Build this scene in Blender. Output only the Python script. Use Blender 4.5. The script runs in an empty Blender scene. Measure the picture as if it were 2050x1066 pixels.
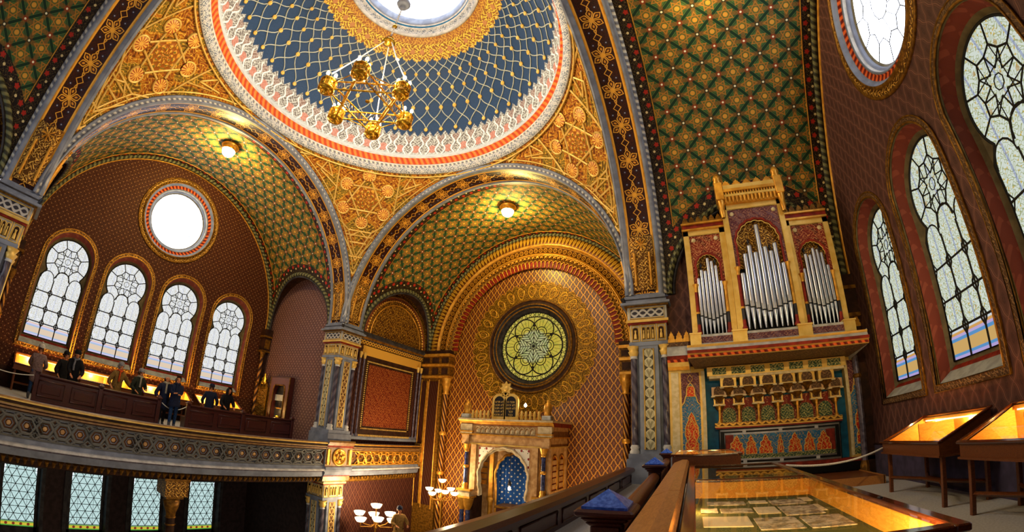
import bpy, bmesh, math, random
import numpy as np
from mathutils import Vector, Matrix, geometry
random.seed(7)
PI = math.pi
SC = bpy.context.scene
COL = SC.collection
# ---------------------------------------------------------------- camera (fisheye, polynomial lens)
F_PX, K3, OX, OY = 824.2447, 0.0797, 1066.5764, 583.1606
CAM = (8.367, -5.917, 6.406)
YAW, PITCH, ROLL = -23.9645, 19.5312, 2.2717
cam = bpy.data.cameras.new('camera'); cam_o = bpy.data.objects.new('camera', cam); COL.objects.link(cam_o)
cam.type = 'PANO'; cam.panorama_type = 'FISHEYE_LENS_POLYNOMIAL'
cam.sensor_width = 36; cam.sensor_height = 36*1066/2050; cam.sensor_fit = 'HORIZONTAL'
cam.fisheye_fov = math.radians(340)
_th = np.linspace(0, 1.75, 400); _r = F_PX*(_th + K3*_th**3)*36/2050
_A = np.stack([_r, _r**2, _r**3, _r**4], 1)
_k = np.linalg.lstsq(_A, _th, rcond=None)[0]
cam.fisheye_polynomial_k0 = 0
cam.fisheye_polynomial_k1, cam.fisheye_polynomial_k2, cam.fisheye_polynomial_k3, cam.fisheye_polynomial_k4 = [-float(a) for a in _k]
cam.shift_x = (1025-OX)/2050; cam.shift_y = (OY-533)/1066
cam.clip_start = 0.01; cam.clip_end = 200
_y, _p, _ro = [math.radians(a) for a in (YAW, PITCH, ROLL)]
_F = Vector((math.sin(_y)*math.cos(_p), math.cos(_y)*math.cos(_p), math.sin(_p)))
_R0 = Vector((math.cos(_y), -math.sin(_y), 0)); _U0 = _R0.cross(_F)
_R = math.cos(_ro)*_R0 + math.sin(_ro)*_U0; _U = -math.sin(_ro)*_R0 + math.cos(_ro)*_U0
cam_o.matrix_world = Matrix(((_R.x, _U.x, -_F.x, CAM[0]), (_R.y, _U.y, -_F.y, CAM[1]), (_R.z, _U.z, -_F.z, CAM[2]), (0, 0, 0, 1)))
SC.camera = cam_o
# ---------------------------------------------------------------- world and exposure
world = bpy.data.worlds.new('world'); SC.world = world; world.use_nodes = True
world.node_tree.nodes['Background'].inputs[0].default_value = (0.75, 0.85, 1.0, 1)
world.node_tree.nodes['Background'].inputs[1].default_value = 1.0
SC.view_settings.view_transform = 'Standard'; SC.view_settings.look = 'None'
SC.view_settings.gamma = 1.0; SC.view_settings.use_curve_mapping = False
SC.view_settings.exposure = 1.08
try:
    SC.cycles.max_bounces = 6; SC.cycles.diffuse_bounces = 4; SC.cycles.glossy_bounces = 3; SC.cycles.transmission_bounces = 5
    SC.cycles.transparent_max_bounces = 8; SC.cycles.sample_clamp_indirect = 4.0; SC.cycles.sample_clamp_direct = 0
    SC.cycles.use_denoising = True; SC.cycles.caustics_reflective = False; SC.cycles.caustics_refractive = False
    SC.cycles.use_light_tree = True
except Exception: pass
P_CHAND, P_CEIL, P_CAND, P_SMALL, P_CASE, P_FLAT = 175, 300, 260, 5, 34, 32.0
WARM = (1.0, 0.62, 0.26)
def lamp_light(loc, power, color=WARM, radius=0.05, name='lamp_light', kind='POINT', rot=None, spot=None):
    l = bpy.data.lights.new(name, kind); l.energy = power; l.color = color
    if kind in ('POINT', 'SPOT'): l.shadow_soft_size = radius
    if kind == 'AREA': l.shape = 'RECTANGLE'; l.size, l.size_y = radius
    if spot: l.spot_size = math.radians(spot); l.spot_blend = 0.8
    o = bpy.data.objects.new(name, l); COL.objects.link(o); o.location = loc
    if rot is not None: o.rotation_euler = Vector(rot).to_track_quat('-Z', 'Y').to_euler()
    return o
# ---------------------------------------------------------------- node expressions
def lin(h):
    if isinstance(h, (tuple, list)): return tuple(h)[:3]
    h = h.lstrip('#'); c = [int(h[i:i+2], 16)/255 for i in (0, 2, 4)]
    return tuple(x/12.92 if x <= .04045 else ((x+.055)/1.055)**2.4 for x in c)
class V:
    def __init__(s, g, k): s.g = g; s.k = k
    def _b(s, op, o, r=False):
        return s.g.m(op, o, s) if r else s.g.m(op, s, o)
    def __add__(s, o): return s._b('ADD', o)
    __radd__ = __add__
    def __sub__(s, o): return s._b('SUBTRACT', o)
    def __rsub__(s, o): return s._b('SUBTRACT', o, True)
    def __mul__(s, o): return s._b('MULTIPLY', o)
    __rmul__ = __mul__
    def __truediv__(s, o): return s._b('DIVIDE', o)
    def __rtruediv__(s, o): return s._b('DIVIDE', o, True)
    def __neg__(s): return s.g.m('MULTIPLY', s, -1.0)
    def __lt__(s, o): return s._b('LESS_THAN', o)
    def __gt__(s, o): return s._b('GREATER_THAN', o)
    def __abs__(s): return s.g.m('ABSOLUTE', s)
class G:
    def __init__(s, nt): s.nt = nt
    def n(s, t): return s.nt.nodes.new(t)
    def put(s, inp, v):
        if isinstance(v, V): s.nt.links.new(v.k, inp)
        elif isinstance(v, (tuple, list)):
            inp.default_value = tuple(v)+((1.0,) if len(inp.default_value) == 4 and len(v) == 3 else ())
        elif isinstance(v, str): inp.default_value = lin(v)+(1.0,)
        else: inp.default_value = float(v)
    def m(s, op, *a):
        n = s.n('ShaderNodeMath'); n.operation = op
        for i, x in enumerate(a): s.put(n.inputs[i], x)
        return V(s, n.outputs[0])
    def uv(s):
        n = s.n('ShaderNodeUVMap'); return s.sep(V(s, n.outputs[0]))[:2]
    def obj(s):
        n = s.n('ShaderNodeTexCoord'); return s.sep(V(s, n.outputs['Object']))
    def objv(s):
        n = s.n('ShaderNodeTexCoord'); return V(s, n.outputs['Object'])
    def sep(s, v):
        n = s.n('ShaderNodeSeparateXYZ'); s.put(n.inputs[0], v); return tuple(V(s, o) for o in n.outputs)
    def vec(s, x, y, z=0.0):
        n = s.n('ShaderNodeCombineXYZ')
        for i, a in enumerate((x, y, z)): s.put(n.inputs[i], a)
        return V(s, n.outputs[0])
    def frac(s, x): return s.m('FRACT', x)
    def floor(s, x): return s.m('FLOOR', x)
    def sin(s, x): return s.m('SINE', x)
    def cos(s, x): return s.m('COSINE', x)
    def mn(s, a, b): return s.m('MINIMUM', a, b)
    def mx(s, a, b): return s.m('MAXIMUM', a, b)
    def len(s, x, y): return s.m('SQRT', x*x+y*y)
    def cell(s, x): return s.frac(x)-0.5                    # -.5...5 in each unit cell
    def tri(s, x): return abs(s.frac(x)-0.5)*2              # 1 at integers, 0 at halves
    def step(s, a, b, x):                                   # smooth step a..b (b may be below a)
        n = s.n('ShaderNodeMapRange'); n.interpolation_type = 'SMOOTHSTEP'
        s.put(n.inputs[0], x)
        if b >= a: n.inputs[1].default_value, n.inputs[2].default_value, n.inputs[3].default_value, n.inputs[4].default_value = a, b, 0, 1
        else: n.inputs[1].default_value, n.inputs[2].default_value, n.inputs[3].default_value, n.inputs[4].default_value = b, a, 1, 0
        return V(s, n.outputs[0])
    def mix(s, f, a, b):
        n = s.n('ShaderNodeMix'); n.data_type = 'RGBA'
        s.put(n.inputs[0], f)
        for i, x in ((6, a), (7, b)):
            if isinstance(x, (str, tuple, list)): n.inputs[i].default_value = lin(x)+(1.0,)
            else: s.put(n.inputs[i], x)
        return V(s, n.outputs[2])
    def noise(s, vec, scale, detail=2.0, rough=.5):
        n = s.n('ShaderNodeTexNoise'); s.put(n.inputs['Vector'], vec); n.inputs['Scale'].default_value = scale
        n.inputs['Detail'].default_value = detail; n.inputs['Roughness'].default_value = rough
        return V(s, n.outputs[0])
    def vor(s, vec, scale, feat='F1', out=0):
        n = s.n('ShaderNodeTexVoronoi'); n.feature = feat; s.put(n.inputs['Vector'], vec); n.inputs['Scale'].default_value = scale
        return V(s, n.outputs[out])
    # ornaments -------------------------------------------------
    def arab(s, u, v, k, w=1.5):                            # curling regular scrollwork, -1..1
        a = s.sin(u*k+s.sin(v*k)*w); b = s.sin(v*k+s.sin(u*k)*w)
        return a*b
    def curl(s, u, v, k):                                   # finer irregular curls 0..1
        x = s.sin(u*k+s.sin(v*k*1.3)*1.7+s.sin(v*k*.31)*1.2); y = s.sin(v*k*1.1+s.sin(u*k*.9)*1.9)
        return abs(x*y+s.sin((u+v)*k*.7)*.35)
    def hexa(s, x, y):                                      # <0 inside a hexagram-ish triangle pair: returns (t1, t2)
        ax = abs(x)*.866
        return s.mx(-y, y*.5+ax), s.mx(y, y*(-.5)+ax)
    def star(s, x, y): t1, t2 = s.hexa(x, y); return s.mn(t1, t2)
MATS = {}
def material(name, fn, **kw):
    m = bpy.data.materials.new(name); m.use_nodes = True; nt = m.node_tree; nt.nodes.clear()
    g = G(nt); d = fn(g) if callable(fn) else dict(color=fn)
    if not isinstance(d, dict): d = dict(color=d)
    d = {**kw, **d}
    out = nt.nodes.new('ShaderNodeOutputMaterial')
    if 'pane' in d:                                          # clear glass sheet: transparent with a fresnel reflection
        t = nt.nodes.new('ShaderNodeBsdfTransparent'); gl = nt.nodes.new('ShaderNodeBsdfGlossy'); gl.inputs['Roughness'].default_value = .01
        fr = nt.nodes.new('ShaderNodeFresnel'); fr.inputs[0].default_value = d['pane']; mx = nt.nodes.new('ShaderNodeMixShader')
        nt.links.new(fr.outputs[0], mx.inputs[0]); nt.links.new(t.outputs[0], mx.inputs[1]); nt.links.new(gl.outputs[0], mx.inputs[2]); nt.links.new(mx.outputs[0], out.inputs[0]); MATS[name] = m; return m
    if 'emit' in d:
        e = nt.nodes.new('ShaderNodeEmission'); g.put(e.inputs[0], d['color'] if not isinstance(d['color'], str) else lin(d['color'])); g.put(e.inputs[1], d['emit'])
        nt.links.new(e.outputs[0], out.inputs[0]); MATS[name] = m; return m
    p = nt.nodes.new('ShaderNodeBsdfPrincipled')
    c = d['color']; g.put(p.inputs['Base Color'], c if isinstance(c, V) else lin(c))
    p.inputs['Specular IOR Level'].default_value = d.get('spec', .5 if d.get('rough', .55) < .42 else .18)
    g.put(p.inputs['Roughness'], d.get('rough', .55)); g.put(p.inputs['Metallic'], d.get('metal', 0.0))
    if 'trans' in d: p.inputs['Transmission Weight'].default_value = d['trans']; p.inputs['IOR'].default_value = 1.3
    if 'alpha' in d: p.inputs['Alpha'].default_value = d['alpha']
    if 'coat' in d: p.inputs['Coat Weight'].default_value = d['coat']; p.inputs['Coat Roughness'].default_value = .08
    if 'glow' in d: g.put(p.inputs['Emission Color'], d['glowc'] if 'glowc' in d else c if isinstance(c, V) else lin(c)); p.inputs['Emission Strength'].default_value = d['glow']
    if 'bump' in d:
        b = nt.nodes.new('ShaderNodeBump'); g.put(b.inputs['Height'], d['bump']); b.inputs['Strength'].default_value = d.get('bs', .5)
        b.inputs['Distance'].default_value = d.get('bd', .02); nt.links.new(b.outputs[0], p.inputs['Normal'])
    nt.links.new(p.outputs[0], out.inputs[0]); MATS[name] = m; return m
def M(*names): return [MATS[n] for n in names]

def noisy(c1, c2, scale=6, **kw):
    def f(g):
        return g.mix(g.noise(g.objv(), scale, 3), c1, c2)
    return dict(fn=f, **kw)
def nm(name, c1, c2, scale=6, **kw): material(name, lambda g: g.mix(g.step(.35, .65, g.noise(g.objv(), scale, 3)), c1, c2), **kw)

nm('stone_blue', '#7f8797', '#6b7180', 3, rough=.55)
nm('stone_light', '#b9b9b4', '#9a9a96', 5, rough=.5)
nm('stone_white', '#c6c6c4', '#a8a8a8', 5, rough=.45)
nm('stone_dark', '#3c3a3c', '#262428', 4, rough=.5)
nm('dark_brown', '#3a2114', '#25140c', 4, rough=.6)
nm('red_trim', '#8e2c1a', '#6b1d12', 6, rough=.5)
nm('gold', '#dda23a', '#c08426', 5, rough=.38, metal=.55)
nm('gold_pale', '#dfbc6a', '#d0a850', 4, rough=.42, metal=.3)
nm('gold_dark', '#8a5f1c', '#5c3c10', 9, rough=.45, metal=.4)
nm('brass', '#f0c040', '#b07a14', 12, rough=.25, metal=.9)
nm('purple_marble', '#4b4352', '#6d6470', 9, rough=.25)
nm('navy_marble', '#1b2140', '#39406a', 9, rough=.2)
nm('lapis', '#2450b8', '#4f7ce0', 40, rough=.15)
nm('carpet', '#b9b7b2', '#aaa7a2', 30, rough=.95)
nm('plaster_dark', '#3a2c2c', '#2c2222', 5, rough=.8)
nm('plaster_mauve', '#4d4358', '#3f3848', 4, rough=.8)
nm('black_iron', '#141318', '#1e1c22', 8, rough=.4, metal=.3)
nm('net_white', '#b4b8ac', '#a4a898', 5, rough=.6)
nm('cream', '#d8c9a0', '#c4b27f', 8, rough=.5)
nm('teal', '#0f5f82', '#0a4868', 4, rough=.5)
nm('sill_grey', '#a9aba2', '#93948c', 5, rough=.6)
nm('frame_olive', '#6f6446', '#5a5038', 5, rough=.6)
material('silver_pipe', '#c4c8d0', rough=.32, metal=.9)
nm('rope_white', '#e6e2d8', '#c8c2b5', 60, rough=.8)
material('black', '#060506', rough=.5)
material('red_reveal', lambda g: (lambda u, v: g.mix(g.step(.1, .3, g.arab(u, v, 14)), '#7a3a2c', '#8e4a38'))(*g.uv()), rough=.7)

def wood(name, c1, c2, rough=.3, sc=1.0, **kw):
    def f(g):
        x, y, z = g.obj(); v = g.vec(x*9*sc, y*1.6*sc, z*9*sc)
        n = g.noise(v, 2.2, 4, .6); r = g.frac(n*6)
        return dict(color=g.mix(r, c1, c2), bump=n, bs=.06)
    material(name, f, rough=rough, **kw)
wood('wood_dark', '#4a1c16', '#351210', .3)
wood('wood_brown', '#7a4420', '#5c3015', .32)
wood('wood_honey', '#bc7e40', '#9c632c', .35)
wood('wood_case', '#f0b048', '#dc9a34', .6)
wood('wood_glossy', '#5c2a12', '#43190a', .12, coat=.6)
material('paper_cream', lambda g: g.mix(g.noise(g.objv(), 30, 3), '#e9dcb8', '#d9c594'), rough=.8)
def doc(g):
    x, y, z = g.obj(); n = g.noise(g.objv(), 14, 5, .65); k = g.step(.42, .58, n)
    lines = g.step(.75, .9, g.tri(y*38+g.noise(g.objv(), 5)*1.0))*g.step(.45, .55, g.noise(g.objv(), 6))
    return g.mix(lines*.5, g.mix(k, '#d8c9a6', '#8a7c60'), '#5a4c3c')
material('paper_print', doc, rough=.7)
material('felt_green', '#5d6232', rough=.95)

# leaf-carved stone bands, bead mouldings
def bead(name, a, b, per=.16, **kw):
    def f(g):
        u, v = g.uv(); t = g.tri(u/per+v*2.2)
        return dict(color=g.mix(g.step(.3, .75, t), a, b), bump=t, bs=.8, bd=.03)
    material(name, f, **kw)
bead('bead_light', '#6d6f78', '#c6c2b4', .2, rough=.5)
bead('bead_green', '#37372a', '#77764f', .22, rough=.5)
bead('bead_gold', '#8a4a12', '#f0bc52', .16, rough=.4, metal=.3)
bead('bead_red', '#b0401c', '#de7a34', .26, rough=.45)
bead('rope_gold', '#3a1c10', '#c98a38', .25, rough=.35, metal=.4)
bead('rope_marble', '#3a3442', '#57505c', .35, rough=.25)
bead('dentil_red', '#6b130c', '#e8682c', .2, rough=.5)

# interlaced braid band (u along, v across 0..w)
def braid(name, bg, fg, per=.34, w=.3, lw=.22, **kw):
    def f(g):
        u, v = g.uv(); y = (v/w-.5)*2
        a = abs(y-g.sin(u*2*PI/per)*.62); b = abs(y+g.sin(u*2*PI/per)*.62)
        k = g.step(lw+.08, lw, g.mn(a, b)); dot = g.step(.36, .28, g.len(g.cell(u/per*2+.25+.25)*2.2, y*1.0))
        e = g.step(.86, .9, abs(y)); k = g.mx(g.mx(k, dot*.8), e)
        return dict(color=g.mix(k, bg, fg), bump=k, bs=.7, bd=.03)
    material(name, f, **kw)
braid('braid_blue', '#34333c', '#b5b3b0', .5, .3, rough=.5)
braid('braid_gold', '#5a3a14', '#d9a544', .4, .22, rough=.45, metal=.2)
braid('braid_red', '#7c2414', '#d9b25c', .3, .2, rough=.5)

# scrollwork surfaces
def scroll(name, bg, fg, k=18, lo=.12, hi=.3, acc=None, **kw):
    def f(g):
        u, v = g.uv(); c = g.curl(u, v, k); t = g.step(lo, hi, c)
        col = g.mix(t, fg, bg)
        if acc: col = g.mix(g.step(.2, .45, g.arab(u, v, k*.45)), col, g.mix(t, fg, acc))
        return dict(color=col, bump=1-t, bs=.6, bd=.02)
    material(name, f, **kw)
scroll('scroll_gold', '#5c3a12', '#e8b552', 22, rough=.42, metal=.25)
scroll('scroll_pale', '#6a5f4a', '#cfc39c', 22, rough=.5)
scroll('scroll_red', '#7a2a1a', '#c98a58', 24, .1, .3, '#5d2618', rough=.5)
scroll('scroll_mauve', '#5a3038', '#a0705c', 24, .1, .3, '#6b4a52', rough=.5)
scroll('scroll_brown', '#523a26', '#8a6a44', 24, .1, .35, rough=.5)
scroll('scroll_lace', '#6f7888', '#c6c8c6', 26, .2, .5, '#a9a9ae', rough=.5)
scroll('scroll_redgold', '#c2301a', '#f2b04a', 26, .12, .34, '#d8431c', rough=.5)
scroll('scroll_bluegold', '#2f6a94', '#c8a75a', 26, .06, .22, '#3f7aa0', rough=.5)
scroll('scroll_greengold', '#38503a', '#b3ac6a', 30, .15, .4, rough=.5)
def leafpanel(name, bg, fg, fg2, per=.34, half=.2):          # stacked leaves up a pilaster (v = height)
    def f(g):
        u, v = g.uv(); x = u/half; y = g.frac(v/per)
        w = g.sin(y*PI*.9+.3)*.95; leaf = g.step(.0, .12, w-abs(x)); vein = g.step(.3, .75, g.sin(abs(x)*9-y*7)*.5+.5)
        edge = g.step(.2, .05, abs(w-abs(x)-.1)); tipv = g.step(.6, .9, y)
        col = g.mix(leaf, bg, fg); col = g.mix(g.mx(vein*leaf*.55, g.mx(edge, tipv*leaf)), col, fg2)
        return dict(color=col, bump=leaf-vein*.4, bs=.8, bd=.04)
    material(name, f, rough=.5)
leafpanel('leaf_grey', '#46443a', '#8a8668', '#cfc9a4', .3, .21)
leafpanel('leaf_brown', '#3c1c12', '#5e3a20', '#c8a86a', .3)
leafpanel('leaf_gold', '#3a1a0c', '#8a5a20', '#d8a040', .4, .25)

# --- painted vaults
def vaultf(dim):
    def f(g):
        u, v = g.uv(); P = .86; x = u/P; y = v/P
        s1 = abs(g.cell(x+y)); s2 = abs(g.cell(x-y))            # .0 at half-lines
        d = .5-g.mx(s1, s2)                                     # distance to diagonal bands through integer nodes
        band = g.step(.075, .055, d); line2 = g.step(.02, .01, abs(d-.13))
        # hexagram in each diamond: centre at (.5,0) and (0,.5)
        cx = g.cell(x); cy = g.cell(y)                          # centre (.5,.5) of cells
        ax = g.cell(x+.5); ay = g.cell(y+.5)
        useA = abs(cx)+abs(ay)                                  # diamond centre (.5, 0)
        useB = abs(ax)+abs(cy)                                  # diamond centre (0, .5)
        sel = useA < useB
        hx = g.mix(sel, g.vec(cy*1.0, ax*1.0), g.vec(cx*1.0, ay*1.0)); px, py, _ = g.sep(hx)
        t1, t2 = g.hexa(px*1.0, py*1.0)
        l = g.mx(g.step(.02, .012, abs(t1-.14)), g.step(.02, .012, abs(t2-.14)))
        inside = g.step(.145, .135, g.mn(t1, t2)); hexc = g.step(.088, .075, g.len(px, py))
        rr = g.step(.17, .1, abs(g.len(px*1.0, py*1.0)-.30))*g.step(.09, .05, g.mn(abs(px), abs(py)))
        node = g.len(g.cell(x+.5), g.cell(y+.5)); node2 = g.len(cx, cy)
        col = g.mix(g.step(.35, .6, g.noise(g.vec(u, v), 9, 3)), '#4f6a33', '#3f5a34')
        col = g.mix(line2, col, '#27402a'); col = g.mix(band, col, '#17311f')
        col = g.mix(rr*.45, col, '#94501c')
        col = g.mix(inside*.35, col, '#7a5a20'); col = g.mix(l*.8, col, '#b5752a'); col = g.mix(hexc, col, '#cf9438')
        col = g.mix(g.step(.12, .06, node)*.5, col, '#b03a1a')
        col = g.mix(g.step(.045, .03, g.mn(node, node2)), col, '#efe6c0')
        return dict(color=col, rough=.75)
    return f
material('vault_green', vaultf(0))
def flowers(g):                                               # dark border with red flowers
    u, v = g.uv(); y = (v-.2)/.4
    x = g.cell(u/.42); fl = g.len(x*1.0, (y-.35)*1.0); pet = g.step(.2, .13, fl+g.sin(g.m('ARCTAN2', y-.35, x)*5)*.03)
    x2 = g.cell(u/.42+.5); fl2 = g.step(.11, .08, g.len(x2, y-.1))
    c = g.step(.2, .1, g.curl(u, v, 26))
    col = g.mix(c*.7, '#1d130e', '#6d5a30'); col = g.mix(pet, col, '#a8281a'); col = g.mix(fl2, col, '#d9c48a')
    return col
material('flower_border', flowers, rough=.55)
# --- soffit of the main arches : u along the arch, v across 0..W
def soffit(g):
    u, v = g.uv(); P = 1.12; W = .76
    x = g.cell(u/P)*P; y = v-W/2                              # metres, cell centre at rosette
    ang = g.m('ARCTAN2', y, x); r = g.len(x, y)
    a = g.cell(ang*(6/(2*PI))+.0+.5)*(2*PI/6)
    px = r*g.cos(a); py = abs(r*g.sin(a))
    w = g.mn((px-.04)*.55, g.mn(.085+px*0, (.335-px)*.9)); dd = w-py
    out = g.step(.022, .012, abs(dd))*g.step(.0, .02, px-.03); ins = g.step(0, .01, dd)
    core = g.step(.1, .05, r); seed = g.step(.035, .02, g.len((px-.2)*.6, py))
    xb = g.cell(u/P+.5)*P; dia = abs(xb)+abs(y)*1.0; dl = g.step(.02, .012, abs(dia-.12))
    stem = g.step(.018, .01, abs(abs(y)-abs(abs(xb)-.12)*.35))*g.step(.12, .13, abs(xb))*g.step(.24, .23, abs(xb))
    dots = g.step(.05, .035, g.len(abs(xb)-.2, abs(y)-.19)); dots2 = g.step(.02, .012, g.len(abs(xb)-.2, abs(y)-.19))
    ring = g.mx(g.mx(out, dl), stem)
    bg = g.mix(g.step(.15, .4, g.curl(u, v, 30)), '#3c160e', '#24100c')
    bg = g.mix(dots, bg, '#26283c'); bg = g.mix(dots2, bg, '#b9b4c0')
    bg = g.mix(ins*.7, bg, '#4a2410'); bg = g.mix(seed, bg, '#c98a2c')
    edge = g.step(.05, .04, g.mn(v, W-v))
    k = g.mx(g.mx(ring, core), edge)
    return dict(color=g.mix(k, bg, '#e0a23a'), bump=k, bs=.7, bd=.03, metal=k*.25)
material('soffit_rosette', soffit, rough=.45)
# --- walls
def dots_wall(bg1, bg2, dot, per, r):
    def f(g):
        u, v = g.uv(); a = g.len(g.cell(u/per), g.cell(v/per)); b = g.len(g.cell(u/per+.5), g.cell(v/per+.5))
        k = g.step(r, r*.6, g.mn(a, b)); n = g.noise(g.vec(u, v), 4, 3)
        k2 = g.step(.16, .08, g.curl(u, v, 20))*.25
        return g.mix(g.mx(k*.8, k2), g.mix(n, bg1, bg2), dot)
    return f
material('wall_dotted', dots_wall('#4c210c', '#3a180a', '#a8784a', .24, .13), rough=.6)
material('wall_mauve', dots_wall('#6a4a48', '#523634', '#9a7a6c', .24, .2), rough=.6)
def ogee(g, u, v, pw, ph, amp=.18):                           # distance to an ogee trellis (cells pw x ph)
    x = u/pw; y = v/ph
    w = g.sin(y*4*PI)*.05
    a = abs(g.cell(x+y+w)); b = abs(g.cell(x-y-w)); 
    return .5-g.mx(a, b), x, y
def trellis(bg1, bg2, line, motif, pw, ph, lw, ml=.5, metal=0.0, mo=.6):
    def f(g):
        u, v = g.uv(); d, x, y = ogee(g, u, v, pw, ph)
        k = g.step(lw, lw*.5, d); k2 = g.step(.02, .01, abs(d-.1))*.35
        # centre motif in diamonds at (.5,0),(0,.5)
        mA = g.len(g.cell(x+.5)*1.3, g.cell(y)); mB = g.len(g.cell(x)*1.3, g.cell(y+.5)); mm = g.mn(mA, mB)
        pet = g.step(.17, .12, mm)*g.step(.1, .25, g.curl(u, v, 34/pw*.5)); nod = g.step(.06, .04, g.len(g.cell(x+.5), g.cell(y+.5)))
        c = g.mix(g.noise(g.vec(u, v), 3, 3), bg1, bg2); c = g.mix(pet*mo, c, motif); c = g.mix(g.mx(g.mx(k*ml, k2), nod*ml), c, line)
        return dict(color=c, metal=k*metal, bump=k, bs=.3, bd=.01)
    return f
material('wall_trellis', trellis('#3c1c16', '#301612', '#7a4c34', '#5c3426', .33, .5, .05, .5), rough=.6)
material('wall_trellis_violet', trellis('#5c3e36', '#4c302c', '#946656', '#3e2824', .37, .58, .045, .5), rough=.6)
material('wall_ark', trellis('#5c2a08', '#44200a', '#e8a238', '#a8641e', .37, .50, .07, .85, .35), rough=.4)
def redpanel(g):
    u, v = g.uv(); k = g.step(.1, .35, g.curl(u, v, 22)); return g.mix(k, '#a0602c', '#5c1c0e')
material('panel_red', redpanel, rough=.5)
material('lunette_gold', lambda g: (lambda u, v: g.mix(g.step(.1, .35, g.curl(u, v, 16)), '#a87a26', '#4a2a0c'))(*g.uv()), rough=.5)
def discgold(g):
    u, v = g.uv(); x = g.cell(u/.62); y = (v-.45)/.45
    h = g.len(x*1.4, y*.5); ring = g.step(.06, .02, abs(h-.36)); c = g.step(.1, .3, g.curl(u, v, 20))
    return dict(color=g.mix(g.mx(ring, (1-c)*.7), '#5e420e', '#c8962a'), bump=ring, bs=.6)
material('disc_gold', discgold, rough=.42, metal=.35)
def circles(g):
    u, v = g.uv(); x = g.cell(u/.3)*.3; y = v-.17; r = g.len(x, y)
    k = g.mx(g.step(.03, .015, abs(r-.1)), g.step(.04, .02, r)); k = g.mx(k, g.step(.15, .165, abs(y)))
    return dict(color=g.mix(k, '#4a2a0c', '#c98f2c'), bump=k, bs=.6)
material('arch_circles', circles, rough=.42, metal=.3)
def leaves(g):
    u, v = g.uv(); x = abs(g.cell(u/.2)); y = v/.5; k = g.step(.0, .1, .5-x-abs(y-.4)*.5); vein = g.step(.05, .02, x)
    return dict(color=g.mix(k-vein*.5, '#6a3c0c', '#f0b83a'), bump=k-vein*.6, bs=1.0, bd=.05)
material('arch_leaves', leaves, rough=.35, metal=.45)
# --- pendentives
def pend(g):
    u, v = g.uv(); c = g.curl(u, v, 14); t = g.step(.08, .34, c); z = g.arab(u, v, 4.2, 1.2)
    bg = g.mix(g.step(.05, .2, z), '#a8661a', '#786422'); bg = g.mix(g.step(-.42, -.3, z), '#8f4c18', bg)
    col = g.mix(t, '#e8b244', bg); col = g.mix(g.step(.86, 1.0, c), col, '#5a3410')
    return dict(color=col, bump=1-t, bs=.9, bd=.03, metal=(1-t)*.3)
material('pendentive_gold', pend, rough=.42)
def fan(g):
    u, v = g.uv(); a = g.m('ARCTAN2', v, u); r = g.len(u, v); k = g.step(.3, .7, g.sin(a*12)*.5+.5)
    return dict(color=g.mix(g.mx(k, g.step(.09, .05, r)), '#a8521a', '#eab44a'), bump=k, bs=.5)
material('fan_boss', fan, rough=.4)
def roundel(g):
    u, v = g.uv(); a = g.m('ARCTAN2', v, u); r = g.len(u, v); k = g.sin(a*8)*g.sin(r*22)
    return dict(color=g.mix(g.step(-.1, .3, k), '#94561a', g.mix(g.step(.3, .6, g.curl(u, v, 18)), '#e0a03a', '#7a6a28')), bump=k, bs=.6)
material('roundel_gold', roundel, rough=.42, metal=.15)
# --- dome : u = azimuth / 7.5 deg, v = latitude in degrees
def dome(g):
    u, v = g.uv(); x = g.cell(u)                             # nodes at integers+.5 -> x = 0 midway
    n = g.noise(g.vec(u*3, v*.6), 3, 3)
    blue = g.mix(n, '#263850', '#2f4a72')
    tip = abs(g.cell(u*2))*2                                 # two points per cell
    low = 19.4-tip*2.6+g.sin(u*4*PI)*0
    k = g.step(-.3, .3, low-v)                               # lower lace
    c = g.curl(u*1.0, v*.14, 13); flo = g.step(.2, .5, c)
    rose = g.step(.3, .2, g.len(g.cell(u+.5)*1.0, (v-10.6)/7.5)); rose2 = g.step(.3, .2, g.len(x, (v-15.4)/7.5))
    ribs = g.step(.06, .03, abs(abs(g.cell(u+.5))-.30-g.sin(v*1.05)*.10))*g.step(18, 16, v)
    lace = g.mix(flo, '#b9c0c0', '#6f6c6c'); lace = g.mix(rose*.8, lace, '#b8786a'); lace = g.mix(rose2*.5, lace, '#8f6a60')
    lace = g.mix(ribs, lace, '#dfe6e8'); lace = g.mix(g.step(9.0, 7.6, v), lace, '#b4bfc8')
    col = g.mix(k, blue, lace)
    hi = v-(51.2+tip*1.4); kt = g.step(-.2, .2, hi)
    c2 = g.curl(u*1.0, v*.2, 7); gl = g.mix(g.step(.15, .45, c2), '#e8c54a', '#8a5c2c'); gl = g.mix(g.step(.28, .18, g.len(g.cell(u+.5), (v-55.5)/5)), gl, '#b07a4a')
    gl = g.mix(g.step(58.5, 59.5, v)*.5, gl, '#a8693c')
    return dict(color=g.mix(kt, col, gl), rough=.5, bump=g.mx(k, kt)*c, bs=.2)
material('dome_paint', dome)
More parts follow.
